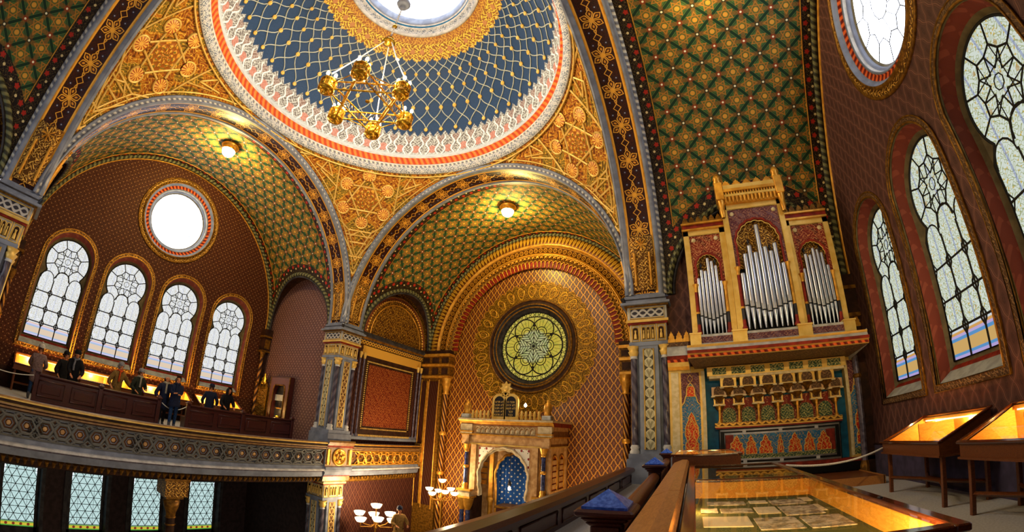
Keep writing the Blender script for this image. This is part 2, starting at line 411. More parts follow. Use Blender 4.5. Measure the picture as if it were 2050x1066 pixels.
# --- stained glass
def glass_window(base, strength, tint, wash=0.0, acc=.0):
    def f(g):
        u, v = g.uv()                                        # u metres from axis, v metres above sill
        c = g.curl(u, v, 30); fl = g.step(.12, .3, c)
        mot = g.mix(fl, tint, base); fw = g.vor(g.vec(u*3.2, v*3.0), 1.0); fl2 = g.vor(g.vec(u, v), 13)
        mot = g.mix(g.step(.26, .2, fl2)*acc, mot, '#d8b43c'); mot = g.mix(g.step(.16, .12, fw)*acc*.8, mot, '#b88a2c'); cw = abs(g.cell(u/.62))
        mot = g.mix(g.step(.45, .475, cw)*acc*.7, mot, '#7a88c8')
        z = g.step(.54, .53, v)                              # bottom band
        band = g.mix(g.step(.06, .07, v), '#b8a0e0', '#3f8fd0'); band = g.mix(g.step(.11, .12, v), band, '#d8a850'); band = g.mix(g.step(.33, .34, v), band, '#3f8fd0'); band = g.mix(g.step(.39, .4, v), band, '#c0a8e0'); band = g.mix(g.step(.44, .45, v), band, '#e0a040'); band = g.mix(g.step(.49, .5, v), band, '#d8e0e8')
        band = g.mix(wash, band, base)
        return dict(color=g.mix(z, mot, band), emit=strength)
    return f
material('glass_north', glass_window('#eceef4', .47, '#c4c6ae', .45, .35))
material('glass_south', glass_window('#dfe8dc', .40, '#a9b07c', .1, .8))
material('glass_round', lambda g: dict(color='#dfe6f6', emit=5.0))
def glass_low(g):
    u, v = g.uv(); c = g.step(.2, .4, g.curl(u, v, 30)); col = g.mix(c, '#a8c8c4', '#c2dcdc')
    b = g.step(.2, .19, v); d = g.step(.07, .05, g.len(g.cell(u/.3)*.3, v-.1)); bb = g.mix(d, '#c9b23a', '#7a2c1c'); bb = g.mix(g.step(.05, .04, v), bb, '#4f9a3a'); bb = g.mix(g.step(.15, .16, v), bb, '#5f9a3a')
    return dict(color=g.mix(b, col, bb), emit=.5)
material('glass_low', glass_low)
def glass_rose(g):
    u, v = g.uv(); r = g.len(u, v); a = g.m('ARCTAN2', v, u)
    spoke = g.step(.5, .9, g.sin(a*36)*.5+.5)
    c = g.mix(g.step(.75, .95, r), '#b4c49c', '#cdbf4c'); c = g.mix(g.step(1.35, 1.5, r), c, '#d8c860'); c = g.mix(g.noise(g.vec(u, v), 3, 3)*.6, c, '#e8c040')
    c = g.mix(g.step(.6, .7, g.vor(g.vec(u, v), 7))*.4, c, '#8fa040')
    return dict(color=c, emit=.36)
material('glass_rose', glass_rose)
material('oculus_glass', lambda g: dict(color='#e6ecf6', emit=4.2))
material('glass_west', lambda g: dict(color='#e6eaf0', emit=1.6))
material('lead', '#1c1d1c', rough=.6)
material('bulb', lambda g: dict(color=(1.0, .82, .5), emit=14.0))
material('bowl_glow', lambda g: dict(color=(1.0, .7, .42), emit=2.2))
material('lamp_glass', lambda g: dict(color=(1.0, .86, .55), emit=3.5))
material('tube_glow', lambda g: dict(color=(1.0, .8, .4), emit=2.0))
material('case_glass', lambda g: dict(color='#ffffff', pane=1.22))
material('mirror', '#c8ccd0', rough=.05, metal=1.0)
def curtain(g):
    u, v = g.uv(); a = g.len(g.cell(u/.3), g.cell(v/.3)); b = g.len(g.cell(u/.3+.5), g.cell(v/.3+.5))
    return g.mix(g.step(.14, .1, g.mn(a, b)), '#2458a4', '#f0ead8')
material('ark_curtain', curtain, rough=.6)
def marq(g):
    u, v = g.uv(); a = g.vor(g.vec(u, v), 7); k = g.step(.2, .12, a)
    b = g.len(g.cell(u/.34), g.cell(v/.34)); col = g.mix(k, '#e8e0cc', '#2c4a3c'); return g.mix(g.step(.2, .12, b), col, '#8a2c2c')
material('ark_spandrel', marq, rough=.5)
nm('ark_marble', '#c9a06a', '#a87c48', 5, rough=.4)
nm('ark_marble_light', '#cdbb96', '#b09c74', 5, rough=.45)
def tabl(g):
    u, v = g.uv(); ln = g.step(.4, .7, g.tri(v/.26))*g.step(.3, .5, g.noise(g.vec(u*30, g.floor(v/.26)*3.1), 1.0, 1))*g.step(.3, .28, abs(u)); return g.mix(ln*.0, '#15161c', '#c8a860')
material('tablet_black', tabl, rough=.3)
def parapet_stone(g):
    n = g.noise(g.objv(), 5, 3); return g.mix(n, '#6f6f6c', '#545452')
material('parapet_stone', parapet_stone, rough=.5)
nm('parapet_field', '#7a5238', '#62402a', 8, rough=.6)
nm('ochre_rail', '#96703c', '#7a5428', 6, rough=.4)
# fabrics & skin
for n_, a_, b_ in (('coat_black', '#15151a', '#0e0e12'), ('coat_navy', '#1a2138', '#121830'), ('coat_mauve', '#8a7470', '#6b5654'), ('coat_tan', '#8a6a34', '#6b5028'),
                   ('coat_green', '#2c3024', '#1c2018'), ('jeans', '#22406a', '#182c4c'), ('trousers_dark', '#17171c', '#101014'), ('knit_grey', '#8a8a90', '#66666c'),
                   ('knit_white', '#c8c4bc', '#a8a49c'), ('scarf_orange', '#c8501c', '#a03c14'), ('scarf_light', '#a8a08c', '#86806c'), ('boots_grey', '#5a5a60', '#46464c'),
                   ('hair_brown', '#3a2014', '#241208'), ('skin', '#c98a62', '#b87850')):
    nm(n_, a_, b_, 25, rough=.8 if n_ != 'skin' else .5)
# ---------------------------------------------------------------- mesh building
class Fr:                                                    # a frame: local x, y, z -> world
    def __init__(s, o=(0, 0, 0), x=(1, 0, 0), y=(0, 1, 0), z=(0, 0, 1)):
        s.o = np.array(o, float); s.A = np.array([x, y, z], float)
    def __call__(s, P): return np.asarray(P, float) @ s.A + s.o
    def at(s, x, y, z): return Fr(s([x, y, z]), *s.A)
    def turn(s, deg):                                        # turn about local z
        a = math.radians(deg); c, n = math.cos(a), math.sin(a)
        return Fr(s.o, c*s.A[0]+n*s.A[1], -n*s.A[0]+c*s.A[1], s.A[2])
IDN = Fr()
F_E = Fr((0, 0, 0), (1, 0, 0), (0, 0, 1), (0, -1, 0))        # arm frames: x along the end wall, y up, z towards the centre
F_N = Fr((0, 0, 0), (0, 1, 0), (0, 0, 1), (1, 0, 0))
F_S = Fr((0, 0, 0), (0, -1, 0), (0, 0, 1), (-1, 0, 0))
F_W = Fr((0, 0, 0), (-1, 0, 0), (0, 0, 1), (0, 1, 0))
class MB:
    def __init__(s, T=IDN): s.v = []; s.f = []; s.uv = []; s.mi = []; s.sm = []; s.T = T
    def _add(s, P):
        P = s.T(np.asarray(P, float).reshape(-1, 3)); i = len(s.v); s.v.extend(map(tuple, P)); return i
    def face(s, pts, m=0, uv=None, sm=False):
        i = s._add(pts); s.f.append(tuple(range(i, i+len(pts))))
        if uv is None:
            P = np.asarray(pts, float); nrm = np.abs(np.cross(P[1]-P[0], P[2]-P[0])); k = int(np.argmax(nrm))
            ax = [(1, 2), (0, 2), (0, 1)][k]; uv = [(p[ax[0]], p[ax[1]]) for p in P]
        s.uv.extend(uv); s.mi.append(m); s.sm.append(sm)
    def grid(s, P, m=0, UV=None, sm=True, mrow=None):
        P = np.asarray(P, float); n, k = P.shape[:2]; b = s._add(P)
        if UV is None:
            du = np.concatenate([[0], np.cumsum(np.linalg.norm(np.diff(P[:, 0], axis=0), axis=1))])
            dv = np.concatenate([[0], np.cumsum(np.linalg.norm(np.diff(P[0], axis=0), axis=1))])
            UV = np.stack(np.meshgrid(du, dv, indexing='ij'), -1)
        for i in range(n-1):
            for j in range(k-1):
                q = ((i, j), (i+1, j), (i+1, j+1), (i, j+1)); s.f.append(tuple(b+a*k+c for a, c in q))
                s.uv.extend([tuple(UV[a][c]) for a, c in q]); s.mi.append(m if mrow is None else mrow[j]); s.sm.append(sm)
    def box(s, x0, x1, y0, y1, z0, z1, m=0, T=None):
        if T is not None: o, s.T = s.T, Fr(s.T(T.o), *(T.A @ s.T.A))
        c = [(x, y, z) for x in (x0, x1) for y in (y0, y1) for z in (z0, z1)]
        for q in ((0, 1, 3, 2), (4, 6, 7, 5), (0, 4, 5, 1), (2, 3, 7, 6), (0, 2, 6, 4), (1, 5, 7, 3)): s.face([c[i] for i in q], m)
        if T is not None: s.T = o
    def bbox(s, x0, x1, y0, y1, z0, z1, b=.01, m=0):          # bevelled box
        b = min(b, (x1-x0)/2.01, (y1-y0)/2.01, (z1-z0)/2.01)
        R = lambda x0, x1, y0, y1: [(x0+b, y0), (x1-b, y0), (x1, y0+b), (x1, y1-b), (x1-b, y1), (x0+b, y1), (x0, y1-b), (x0, y0+b)]
        A = [(z0, b), (z0+b, 0), (z1-b, 0), (z1, b)]; rings = []
        for z, d in A: rings.append([(p[0], p[1], z) for p in R(x0+d, x1-d, y0+d, y1-d)])
        for a, c in zip(rings[:-1], rings[1:]):
            for i in range(8): s.face([a[i], a[(i+1) % 8], c[(i+1) % 8], c[i]], m)
        s.face(rings[0][::-1], m); s.face(rings[-1], m)
    def tube(s, pts, r, n=6, m=0, closed=False, cap=True):
        P = np.asarray(pts, float); N = len(P); r = np.broadcast_to(np.asarray(r, float), (N,))
        if closed: t = np.roll(P, -1, 0)-np.roll(P, 1, 0)
        else: t = np.gradient(P, axis=0)
        t /= np.linalg.norm(t, axis=1)[:, None]+1e-12
        up = np.array([0, 0, 1.]) if abs(t[0][2]) < .9 else np.array([1., 0, 0])
        a = np.cross(t[0], up); a /= np.linalg.norm(a); R = []
        for i in range(N):
            a = a-t[i]*np.dot(a, t[i]); a /= np.linalg.norm(a)+1e-12; b = np.cross(t[i], a)
            th = np.linspace(0, 2*PI, n+1); R.append(P[i]+r[i]*(np.cos(th)[:, None]*a+np.sin(th)[:, None]*b))
        if closed: R.append(R[0]); r = np.append(r, r[0])
        R = np.array(R); L = np.concatenate([[0], np.cumsum(np.linalg.norm(np.diff(R.mean(1), axis=0), axis=1))])
        UV = np.stack(np.meshgrid(L, np.linspace(0, 2*PI*float(r.mean()), n+1), indexing='ij'), -1)
        s.grid(R, m, UV)
        if cap and not closed:
            s.face(R[0][:-1][::-1], m); s.face(R[-1][:-1], m)
    def lathe(s, prof, n=12, m=0, c=(0, 0, 0), up='z', mrow=None, sm=True, ang=2*PI):
        th = np.linspace(0, ang, n+1); G_ = np.zeros((n+1, len(prof), 3))
        for j, (r, h) in enumerate(prof):
            a, b = r*np.cos(th), r*np.sin(th); hh = np.full(n+1, h)
            G_[:, j] = np.stack([a, b, hh], 1) if up == 'z' else np.stack([a, hh, -b], 1)
        G_ += np.array(c); L = np.concatenate([[0], np.cumsum(np.hypot(*np.diff(np.array(prof), axis=0).T))])
        rm = max(p[0] for p in prof); UV = np.stack(np.meshgrid(th*rm, L, indexing='ij'), -1)
        s.grid(G_, m, UV, sm, mrow)
    def poly(s, outer, holes=(), z=0.0, m=0):
        rings = [list(outer)]+[list(h) for h in holes]; flat = [p for r_ in rings for p in r_]
        tri = geometry.tessellate_polygon([[Vector((p[0], p[1], 0)) for p in r_] for r_ in rings])
        i = s._add([(p[0], p[1], z) for p in flat])
        for t in tri:
            a, b, c = (flat[k] for k in t)
            if (b[0]-a[0])*(c[1]-a[1])-(b[1]-a[1])*(c[0]-a[0]) < 0: t = t[::-1]
            s.f.append(tuple(i+k for k in t)); s.uv.extend([tuple(flat[k]) for k in t]); s.mi.append(m); s.sm.append(False)
    def prism(s, outer, z0, z1, m=0, holes=(), ms=None, back=False):
        s.poly(outer, holes, z1, m)
        if back: s.poly(outer, holes, z0, m)
        for r_ in [outer]+list(holes):
            r_ = list(r_); L = 0
            for a, b in zip(r_, r_[1:]+r_[:1]):
                d = math.dist(a, b); s.face([(a[0], a[1], z0), (b[0], b[1], z0), (b[0], b[1], z1), (a[0], a[1], z1)], m if ms is None else ms,
                                            uv=[(L, z0), (L+d, z0), (L+d, z1), (L, z1)]); L += d
    def arc(s, c, R, a0, a1, prof, n=48, m=0, mrow=None, uvR=None, sm=True):   # prof: (dr, dz) pairs swept round an arc in local xy
        a = np.radians(np.linspace(a0, a1, n+1)); P = np.zeros((n+1, len(prof), 3))
        for j, (dr, dz) in enumerate(prof): P[:, j] = np.stack([c[0]+(R+dr)*np.cos(a), c[1]+(R+dr)*np.sin(a), np.full(n+1, (c[2] if len(c) > 2 else 0)+dz)], 1)
        L = np.concatenate([[0], np.cumsum(np.hypot(*np.diff(np.array(prof), axis=0).T))])
        if mrow is not None:
            L2 = []
            # restart v at each material so bands read 0..width
            for j in range(len(prof)-1):
                st = j
                while st > 0 and mrow[st-1] == mrow[j]: st -= 1
                L2.append((L[j]-L[st], L[j+1]-L[st]))
            b = s._add(P); k = len(prof); ua = (a-a[0])*(uvR or R)
            for i in range(n):
                for j in range(k-1):
                    s.f.append((b+i*k+j, b+(i+1)*k+j, b+(i+1)*k+j+1, b+i*k+j+1))
                    s.uv.extend([(ua[i], L2[j][0]), (ua[i+1], L2[j][0]), (ua[i+1], L2[j][1]), (ua[i], L2[j][1])]); s.mi.append(mrow[j]); s.sm.append(sm)
            return
        UV = np.stack(np.meshgrid((a-a[0])*(uvR or R), L, indexing='ij'), -1); s.grid(P, m, UV, sm)
    def run(s, x0, x1, prof, m=0, mrow=None, cap=True, n=1):   # prof (y, z) pairs swept along local x
        for j in range(len(prof)-1):
            (a, b), (c, d) = prof[j], prof[j+1]; mm = m if mrow is None else mrow[j]; w = math.hypot(c-a, d-b)
            s.face([(x0, a, b), (x1, a, b), (x1, c, d), (x0, c, d)], mm, uv=[(x0, 0), (x1, 0), (x1, w), (x0, w)])
        if cap and len(prof) > 2:
            for x in (x0, x1): s.face([(x, a, b) for a, b in (prof if x == x0 else prof[::-1])], m if mrow is None else mrow[0])
    def build(s, name, mats, parent=None, loc=None):
        me = bpy.data.meshes.new(name); me.from_pydata(s.v, [], s.f)
        uvl = me.uv_layers.new(name='UVMap'); uvl.data.foreach_set('uv', np.array(s.uv, dtype=np.float32).ravel())
        if isinstance(mats, str): mats = [mats]
        for n_ in mats: me.materials.append(MATS[n_])
        me.polygons.foreach_set('material_index', np.array(s.mi, dtype=np.int32)); me.polygons.foreach_set('use_smooth', np.array(s.sm, dtype=bool))
        me.update()
        o = bpy.data.objects.new(name, me); COL.objects.link(o)
        if parent is not None:
            o.parent = parent; o.matrix_parent_inverse = Matrix.Identity(4)
            L = parent.get('_loc')
            if L is not None: o.location = (-L[0], -L[1], -L[2])
        if loc is not None: o.location = loc
        return o
def thing(name, label, cat, loc=(0, 0, 0), group=None, local=False, rotz=0):
    """an Empty at the thing's base; parts built in world coordinates unless local"""
    o = bpy.data.objects.new(name, None); COL.objects.link(o); o.location = loc; o.empty_display_size = .1; o.rotation_euler = (0, 0, rotz)
    o['label'] = label; o['category'] = cat
    if group: o['group'] = group
    if not local: o['_loc'] = list(loc)
    return o
def tag(o, label, cat, group=None):
    o['label'] = label; o['category'] = cat
    if group: o['group'] = group
    return o
def struct(o, label=None):
    o['kind'] = 'structure'
    if label: o['label'] = label
    return o
def sthing(name, label=None):
    o = bpy.data.objects.new(name, None); COL.objects.link(o); o['kind'] = 'structure'; o.empty_display_size = .1
    if label: o['label'] = label
    return o
def copy_tree(o, loc=None, label=None, group=None, rotz=None):
    c = o.copy(); COL.objects.link(c)
    if loc is not None: c.location = loc
    if rotz is not None: c.rotation_euler = (0, 0, rotz)
    if label: c['label'] = label
    if group: c['group'] = group
    def rec(src, dst):
        for ch in list(src.children):
            k = ch.copy(); COL.objects.link(k); k.parent = dst; rec(ch, k)
    rec(o, c); return c
def arcpts(cx, cy, r, a0, a1, n):
    return [(cx+r*math.cos(math.radians(a0+(a1-a0)*i/n)), cy+r*math.sin(math.radians(a0+(a1-a0)*i/n))) for i in range(n+1)]
def archpoly(hw, y0, ys, n=20):                               # round-headed opening about x = 0
    return [(-hw, y0), (hw, y0)]+arcpts(0, ys, hw, 0, 180, n)
def off(poly, dx, dy=0): return [(x+dx, y+dy) for x, y in poly]
def circle(cx, cy, r, n=48): return [(cx+r*math.cos(2*PI*i/n), cy+r*math.sin(2*PI*i/n)) for i in range(n)]
def trefoil_crest(x0, x1, y, h, n, d=.04):                    # list of pointed lobed crest outlines
    out = []; w = (x1-x0)/n
    for i in range(n):
        c = x0+w*(i+.5); k = w/2*.96
        out.append([(c-k, y), (c+k, y), (c+k, y+h*.25), (c+k*.72, y+h*.36), (c+k*.8, y+h*.52), (c+k*.5, y+h*.62), (c+k*.42, y+h*.78), (c+k*.16, y+h*.82), (c, y+h),
                    (c-k*.16, y+h*.82), (c-k*.42, y+h*.78), (c-k*.5, y+h*.62), (c-k*.8, y+h*.52), (c-k*.72, y+h*.36), (c-k, y+h*.25)])
    return out
# ================================================================= SETTING
ZS = 10.6; RI = 6.2; RE = 6.41; WS = 1.14; RV = 6.42; DE = 13.0; ZG = 5.0; ZF = -1.5; SW = 6.56
CZ = 17.07; CR = 5.89
# floor
b = MB(); b.box(-13.6, 13.6, -13.6, 13.6, ZF-.2, ZF, 0); struct(b.build('floor', 'carpet'), 'pale floor of the hall below the galleries')
# dome
b = MB(); na, nl = 192, 48
la = np.linspace(7, 62.5, nl+1); az = np.linspace(0, 360, na+1)
P = np.zeros((na+1, nl+1, 3)); UVd = np.zeros((na+1, nl+1, 2))
for i, A in enumerate(az):
    for j, L in enumerate(la):
        ca = math.cos(math.radians(L)); P[i, j] = (CR*ca*math.cos(math.radians(A)), CR*ca*math.sin(math.radians(A)), CZ+CR*math.sin(math.radians(L))); UVd[i, j] = ((A-30.6+.0)/7.5+.5, L)
b.grid(P, 0, UVd)
dome_o = struct(b.build('ceiling', 'dome_paint'), 'blue painted dome with pale ogee netting and lace borders')
rows = [20.0, 30.2, 38.5, 45.5, 51.6]
b = MB()
def dp(A, L, R=CR-.02): ca = math.cos(math.radians(L)); return (R*ca*math.cos(math.radians(A)), R*ca*math.sin(math.radians(A)), CZ+R*math.sin(math.radians(L)))
A0 = 30.6
for k in range(48):
    for sg in (1, -1):
        pts = []
        for rI in range(4):
            l0, l1 = rows[rI], rows[rI+1]
            for t in np.linspace(0, 1, 9)[(0 if rI == 0 else 1):]:
                T_ = t-.115*math.sin(2*PI*t)
                pts.append(dp(A0+7.5*k+sg*7.5*(rI+T_), l0+(l1-l0)*t))
        b.tube(pts, .023, 5, 0, cap=False)
    for rI, l in enumerate(rows):
        rr = .105*math.cos(math.radians(l))/math.cos(math.radians(20))*(1.0 if rI else .85)
        c = np.array(dp(A0+7.5*k, l, CR-.05)); n = -c.copy(); n[2] = CZ-c[2]; n /= np.linalg.norm(n)
        x = np.cross(n, [0, 0, 1]); x /= np.linalg.norm(x); y = np.cross(n, x); o_ = b.T; b.T = Fr(c, x, y, n)
        b.lathe([(rr, -.03), (rr, .02), (rr*.62, .03), (rr*.55, .0), (0.001, .02)], 8, 1); b.T = o_
b.build('netting', ['net_white', 'gold_pale'], dome_o)
# dome cornice ring: lace foot, bead band, white carved band
b = MB(); pr = [(5.845, 17.79), (5.86, 17.74), (5.80, 17.70), (5.80, 17.66), (5.87, 17.60), (5.93, 17.40), (5.89, 17.36), (5.92, 17.32), (5.94, 17.28), (5.95, 17.22), (5.90, 17.2), (6.10, 17.03), (6.15, 17.02), (6.17, 17.10)]
mr = [0, 0, 0, 1, 1, 1, 2, 2, 3, 3, 3, 4, 5, 5]
b.arc((0, 0, 0), 0, 0, 360, pr, 144, mrow=[0, 0, 0, 1, 1, 2, 0, 3, 3, 0, 4, 0, 5], uvR=6.0)
struct(b.build('ceiling', ['stone_white', 'bead_red', 'purple_marble', 'bead_light', 'scroll_lace', 'gold']), 'white and red moulded ring around the dome foot')
# oculus
b = MB(); b.arc((0, 0, 0), 0, 0, 360, [(2.72, 22.29), (2.74, 22.22), (2.66, 22.22), (2.6, 22.32), (2.44, 22.42), (2.36, 22.44), (2.34, 22.52), (2.28, 22.54), (2.22, 22.6), (2.17, 22.86), (2.14, 22.95)], 96,
      mrow=[1, 0, 0, 2, 0, 3, 0, 4, 4, 0], uvR=2.5)
oc = struct(b.build('window_1', ['stone_white', 'gold', 'scroll_lace', 'teal', 'dome_ring_blue'] if 'dome_ring_blue' in MATS else ['stone_white', 'gold', 'scroll_lace', 'teal', 'stone_blue']), 'round skylight at the crown of the dome')
b = MB(); b.lathe([(2.14, 22.92), (1.2, 23.1), (.001, 23.2)], 48); b.build('pane', 'oculus_glass', oc)

# pendentives : sphere about (0,0,ZS), radius sqrt(RI^2+RE^2)
RP = math.hypot(RI, RE); ZR = 17.05
straps_mats = ['gold_pale', 'fan_boss', 'roundel_gold']
def pend_pt(d, A, R=RP):                                        # d elevation, A azimuth (deg) about ZS
    ca = math.cos(math.radians(d)); return np.array([R*ca*math.cos(math.radians(A)), R*ca*math.sin(math.radians(A)), ZS+R*math.sin(math.radians(d))])
QL = [((-1, 1), 'gilded pendentive between the north arch and the ark arch'), ((-1, -1), 'gilded pendentive at the far left between north and west arches'),
      ((1, 1), 'gilded pendentive next to the wide rosette arch right of the dome'), ((1, -1), 'gilded pendentive above the viewer')]
for (sx, sy), lab in QL:
    b = MB(); nz = 40; nt = 40; P = np.zeros((nz+1, nt+1, 3)); UVp = np.zeros((nz+1, nt+1, 2))
    z0 = ZS+math.sqrt(max(0, RP**2-2*RI**2)); amid = math.degrees(math.atan2(sy, sx))
    for i in range(nz+1):
        z = z0+(ZR-z0)*i/nz; r = math.sqrt(RP**2-(z-ZS)**2); h = math.degrees(math.acos(min(1, RI/r)))
        for j in range(nt+1):
            A = amid+(45-h)*(2*j/nt-1); P[i, j] = (r*math.cos(math.radians(A)), r*math.sin(math.radians(A)), z)
            UVp[i, j] = (math.radians(A-amid)*r, math.asin((z-ZS)/RP)*RP)
    b.grid(P, 0, UVp)
    po = struct(b.build('ceiling', 'pendentive_gold'), lab)
    # strapwork: six lobed star around a roundel, borders and side panels (local plane at the centre, projected on the sphere)
    el0 = 37.3; C0 = pend_pt(el0, amid); nrm = (np.array([0, 0, ZS])-C0); nrm /= np.linalg.norm(nrm)
    ex = np.cross([0, 0, 1], -nrm); ex /= np.linalg.norm(ex); ey = np.cross(-nrm, ex)
    def onS(x, y, dr=.02):
        p = C0+ex*x+ey*y-np.array([0, 0, ZS]); p = p/np.linalg.norm(p)*(RP-dr); p[2] += ZS; return p
    def inside(x, y):
        p = onS(x, y); return p[2] < ZR-.1 and abs(p[0]) < RI-.05 and abs(p[1]) < RI-.05
    b = MB()
    def strap(pl, r=.045, n=10):
        out = []
        for (x0_, y0_), (x1_, y1_) in zip(pl[:-1], pl[1:]):
            for t in np.linspace(0, 1, n)[:-1]: out.append((x0_+(x1_-x0_)*t, y0_+(y1_-y0_)*t))
        out.append(pl[-1]); seg = []
        for q in out+[None]:
            if q is not None and inside(*q): seg.append(onS(*q))
            else:
                if len(seg) > 2: b.tube(seg, r, 5, 0)
                seg = []
    Rk, Rl = 1.1, .27
    for k in range(6):
        a = math.radians(90+60*k); cx, cy = Rk*math.cos(a), Rk*math.sin(a)
        strap([(cx+Rl*math.cos(a+t), cy+Rl*math.sin(a+t)) for t in np.linspace(-2.45, 2.45, 15)], .045, 2)
        for kk in (2,):
            a2 = math.radians(90+60*(k+kk)); d = np.array([math.cos(a2)-math.cos(a), math.sin(a2)-math.sin(a)]); d /= np.linalg.norm(d)
            strap([(cx+d[0]*.3, cy+d[1]*.3), (Rk*math.cos(a2)-d[0]*.3, Rk*math.sin(a2)-d[1]*.3)])
        if inside(cx, cy):
            o_ = b.T; c = onS(cx, cy, .03); b.T = Fr(c, ex, ey, nrm)
            i0 = len(b.v); th = np.linspace(0, 2*PI, 17)
            Gd = np.array([[(r_*math.cos(t), r_*math.sin(t), h_) for r_, h_ in ((.001, .02), (.12, .04), (.26, 0))] for t in th])
            b.grid(Gd, 1, Gd[:, :, :2]); b.T = o_
    th = np.linspace(0, 2*PI, 33); Gd = np.array([[(*onS(r_*math.cos(t), r_*math.sin(t), h_),) for r_, h_ in ((.001, .05), (.3, .05), (.62, .02))] for t in th])
    b.grid(Gd, 2, np.array([[(r_*math.cos(t), r_*math.sin(t)) for r_ in (.001, .3, .62)] for t in th]))
    # hexagonal and triangular fields beyond the star
    for pl in ([(-3.2, 1.78), (3.2, 1.78)], [(-.62, -1.75), (.62, -1.75)], [(-1.62, -.95), (-.62, -1.75), (0, -3.2)], [(1.62, -.95), (.62, -1.75), (0, -3.2)],
               [(-1.62, 1.78), (-1.62, -.95)], [(1.62, 1.78), (1.62, -.95)], [(-1.62, .4), (-2.6, 1.2), (-2.1, 2.0)], [(1.62, .4), (2.6, 1.2), (2.1, 2.0)], [(-.9, -2.0), (0, -3.4), (.9, -2.0), (-.9, -2.0)], [(-.55, -3.2), (0, -4.3), (.55, -3.2), (-.55, -3.2)], [(-.3, -4.2), (.3, -4.2)], [(-2.6, -.1), (-1.62, -.9), (-2.2, -1.6)], [(2.6, -.1), (1.62, -.9), (2.2, -1.6)],
               [(-3.0, 2.3), (-2.3, 1.78), (-1.9, .9), (-2.9, 1.5)], [(3.0, 2.3), (2.3, 1.78), (1.9, .9), (2.9, 1.5)], [(-.5, -2.1), (0, -1.75), (.5, -2.1)], [(-.45, -2.4), (.45, -2.4)],
               [(-3.6, 2.7), (-2.9, 1.9), (-3.9, 2.0)], [(3.6, 2.7), (2.9, 1.9), (3.9, 2.0)]): strap([(x_*.87, y_*.87) for x_, y_ in pl], .04, 14)
    # border straps along both arches and the ring
    for s_ in (-1, 1):
        pts = []
        for i in range(2, nz+1):
            z = z0+(ZR-z0)*i/nz; r = math.sqrt(RP**2-(z-ZS)**2)-.02; h = math.degrees(math.acos(min(1, (RI-.14)/r)))
            if h < 45: A = math.radians(amid+s_*(45-h)); pts.append((r*math.cos(A), r*math.sin(A), z))
        if len(pts) > 3: b.tube(pts, .03, 5, 0)
    b.tube([(*(6.22*np.array([math.cos(math.radians(amid+t)), math.sin(math.radians(amid+t))])), ZR-.14) for t in np.linspace(-44, 44, 40)], .04, 5, 0)
    b.build('strapwork', straps_mats, po)

# main arches
def main_arch(F, lab):
    b = MB(F); D = RI
    c = (0, ZS, -D)
    # face towards the dome: blue band, bead roll ; local dz decreases outward
    b.arc(c, 0, 0, 180, [(RE+.0, .0), (RE+.03, .05), (RE-.05, .08), (RE-.07, .02), (RI+.06, .0), (RI+.05, .05), (RI, .06), (RI-.01, 0)], 96, mrow=[2, 4, 4, 3, 0, 0, 0], uvR=RI)
    # soffit
    W = WS; f0 = .13
    b.arc(c, 0, 0, 180, [(RI, 0), (RI, -f0), (RI+.04, -f0-.02), (RI+.02, -f0-.05), (RI+.03, -f0-.06), (RI+.03, -W+f0+.06), (RI+.02, -W+f0+.05), (RI+.04, -W+f0+.02), (RI, -W+f0), (RI, -W), (RI+.1, -W-.02), (RV+.05, -W-.03)], 96,
          mrow=[0, 0, 2, 2, 1, 2, 2, 0, 0, 0, 5], uvR=RI)
    # rope roll at the back edge
    a = np.radians(np.linspace(0, 180, 91)); b.tube([( (RI+.14)*math.cos(t), ZS+(RI+.14)*math.sin(t), -D-W-.02) for t in a], .09, 7, 3, cap=False)
    o = struct(b.build('trim_1', ['stone_blue', 'soffit_rosette', 'gold', 'bead_light', 'stone_blue', 'bead_green']), lab)
    # gilded foot panels
    b = MB(F)
    for sgn in (0, 1):
        A0_, A1_ = (1.2, 17.5) if sgn == 0 else (178.8, 162.5)
        b.arc(c, 0, A0_, A1_, [(RI+.0, -f0-.07), (RI-.02, -f0-.08), (RI-.02, -W+f0+.08), (RI, -W+f0+.07)], 14, mrow=[0, 1, 0], uvR=RI)
        for zz in (-f0-.2, -W+f0+.2):
            t0, t1 = (2.5, 12.5) if sgn == 0 else (177.5, 167.5)
            b.tube([((RI-.04)*math.cos(math.radians(t)), ZS+(RI-.04)*math.sin(math.radians(t)), -D+zz) for t in np.linspace(t0, t1, 8)], .05, 6, 2)
        a0 = math.radians(15 if sgn == 0 else 165); cc = ((RI-.03)*math.cos(a0), ZS+(RI-.03)*math.sin(a0), -D-W/2)
        for k in range(8):
            a = 2*PI*k/8; q = np.array([math.sin(a)*.2, math.cos(a)*.2]); tng = np.array([-math.sin(a0), math.cos(a0)])
            b.tube([cc, (cc[0]+tng[0]*q[0], cc[1]+tng[1]*q[0], cc[2]+q[1])], [.012, .035], 5, 2)
    b.build('foot_panel', ['gold_dark', 'scroll_gold', 'gold'], o)
main_arch(F_N, 'rosette arch opening to the gallery with four stained windows'); main_arch(F_E, 'rosette arch opening to the ark bay with the round green window')
main_arch(F_S, 'wide rosette arch springing from the big pier left of the organ'); main_arch(F_W, 'rosette arch at the far left top corner')

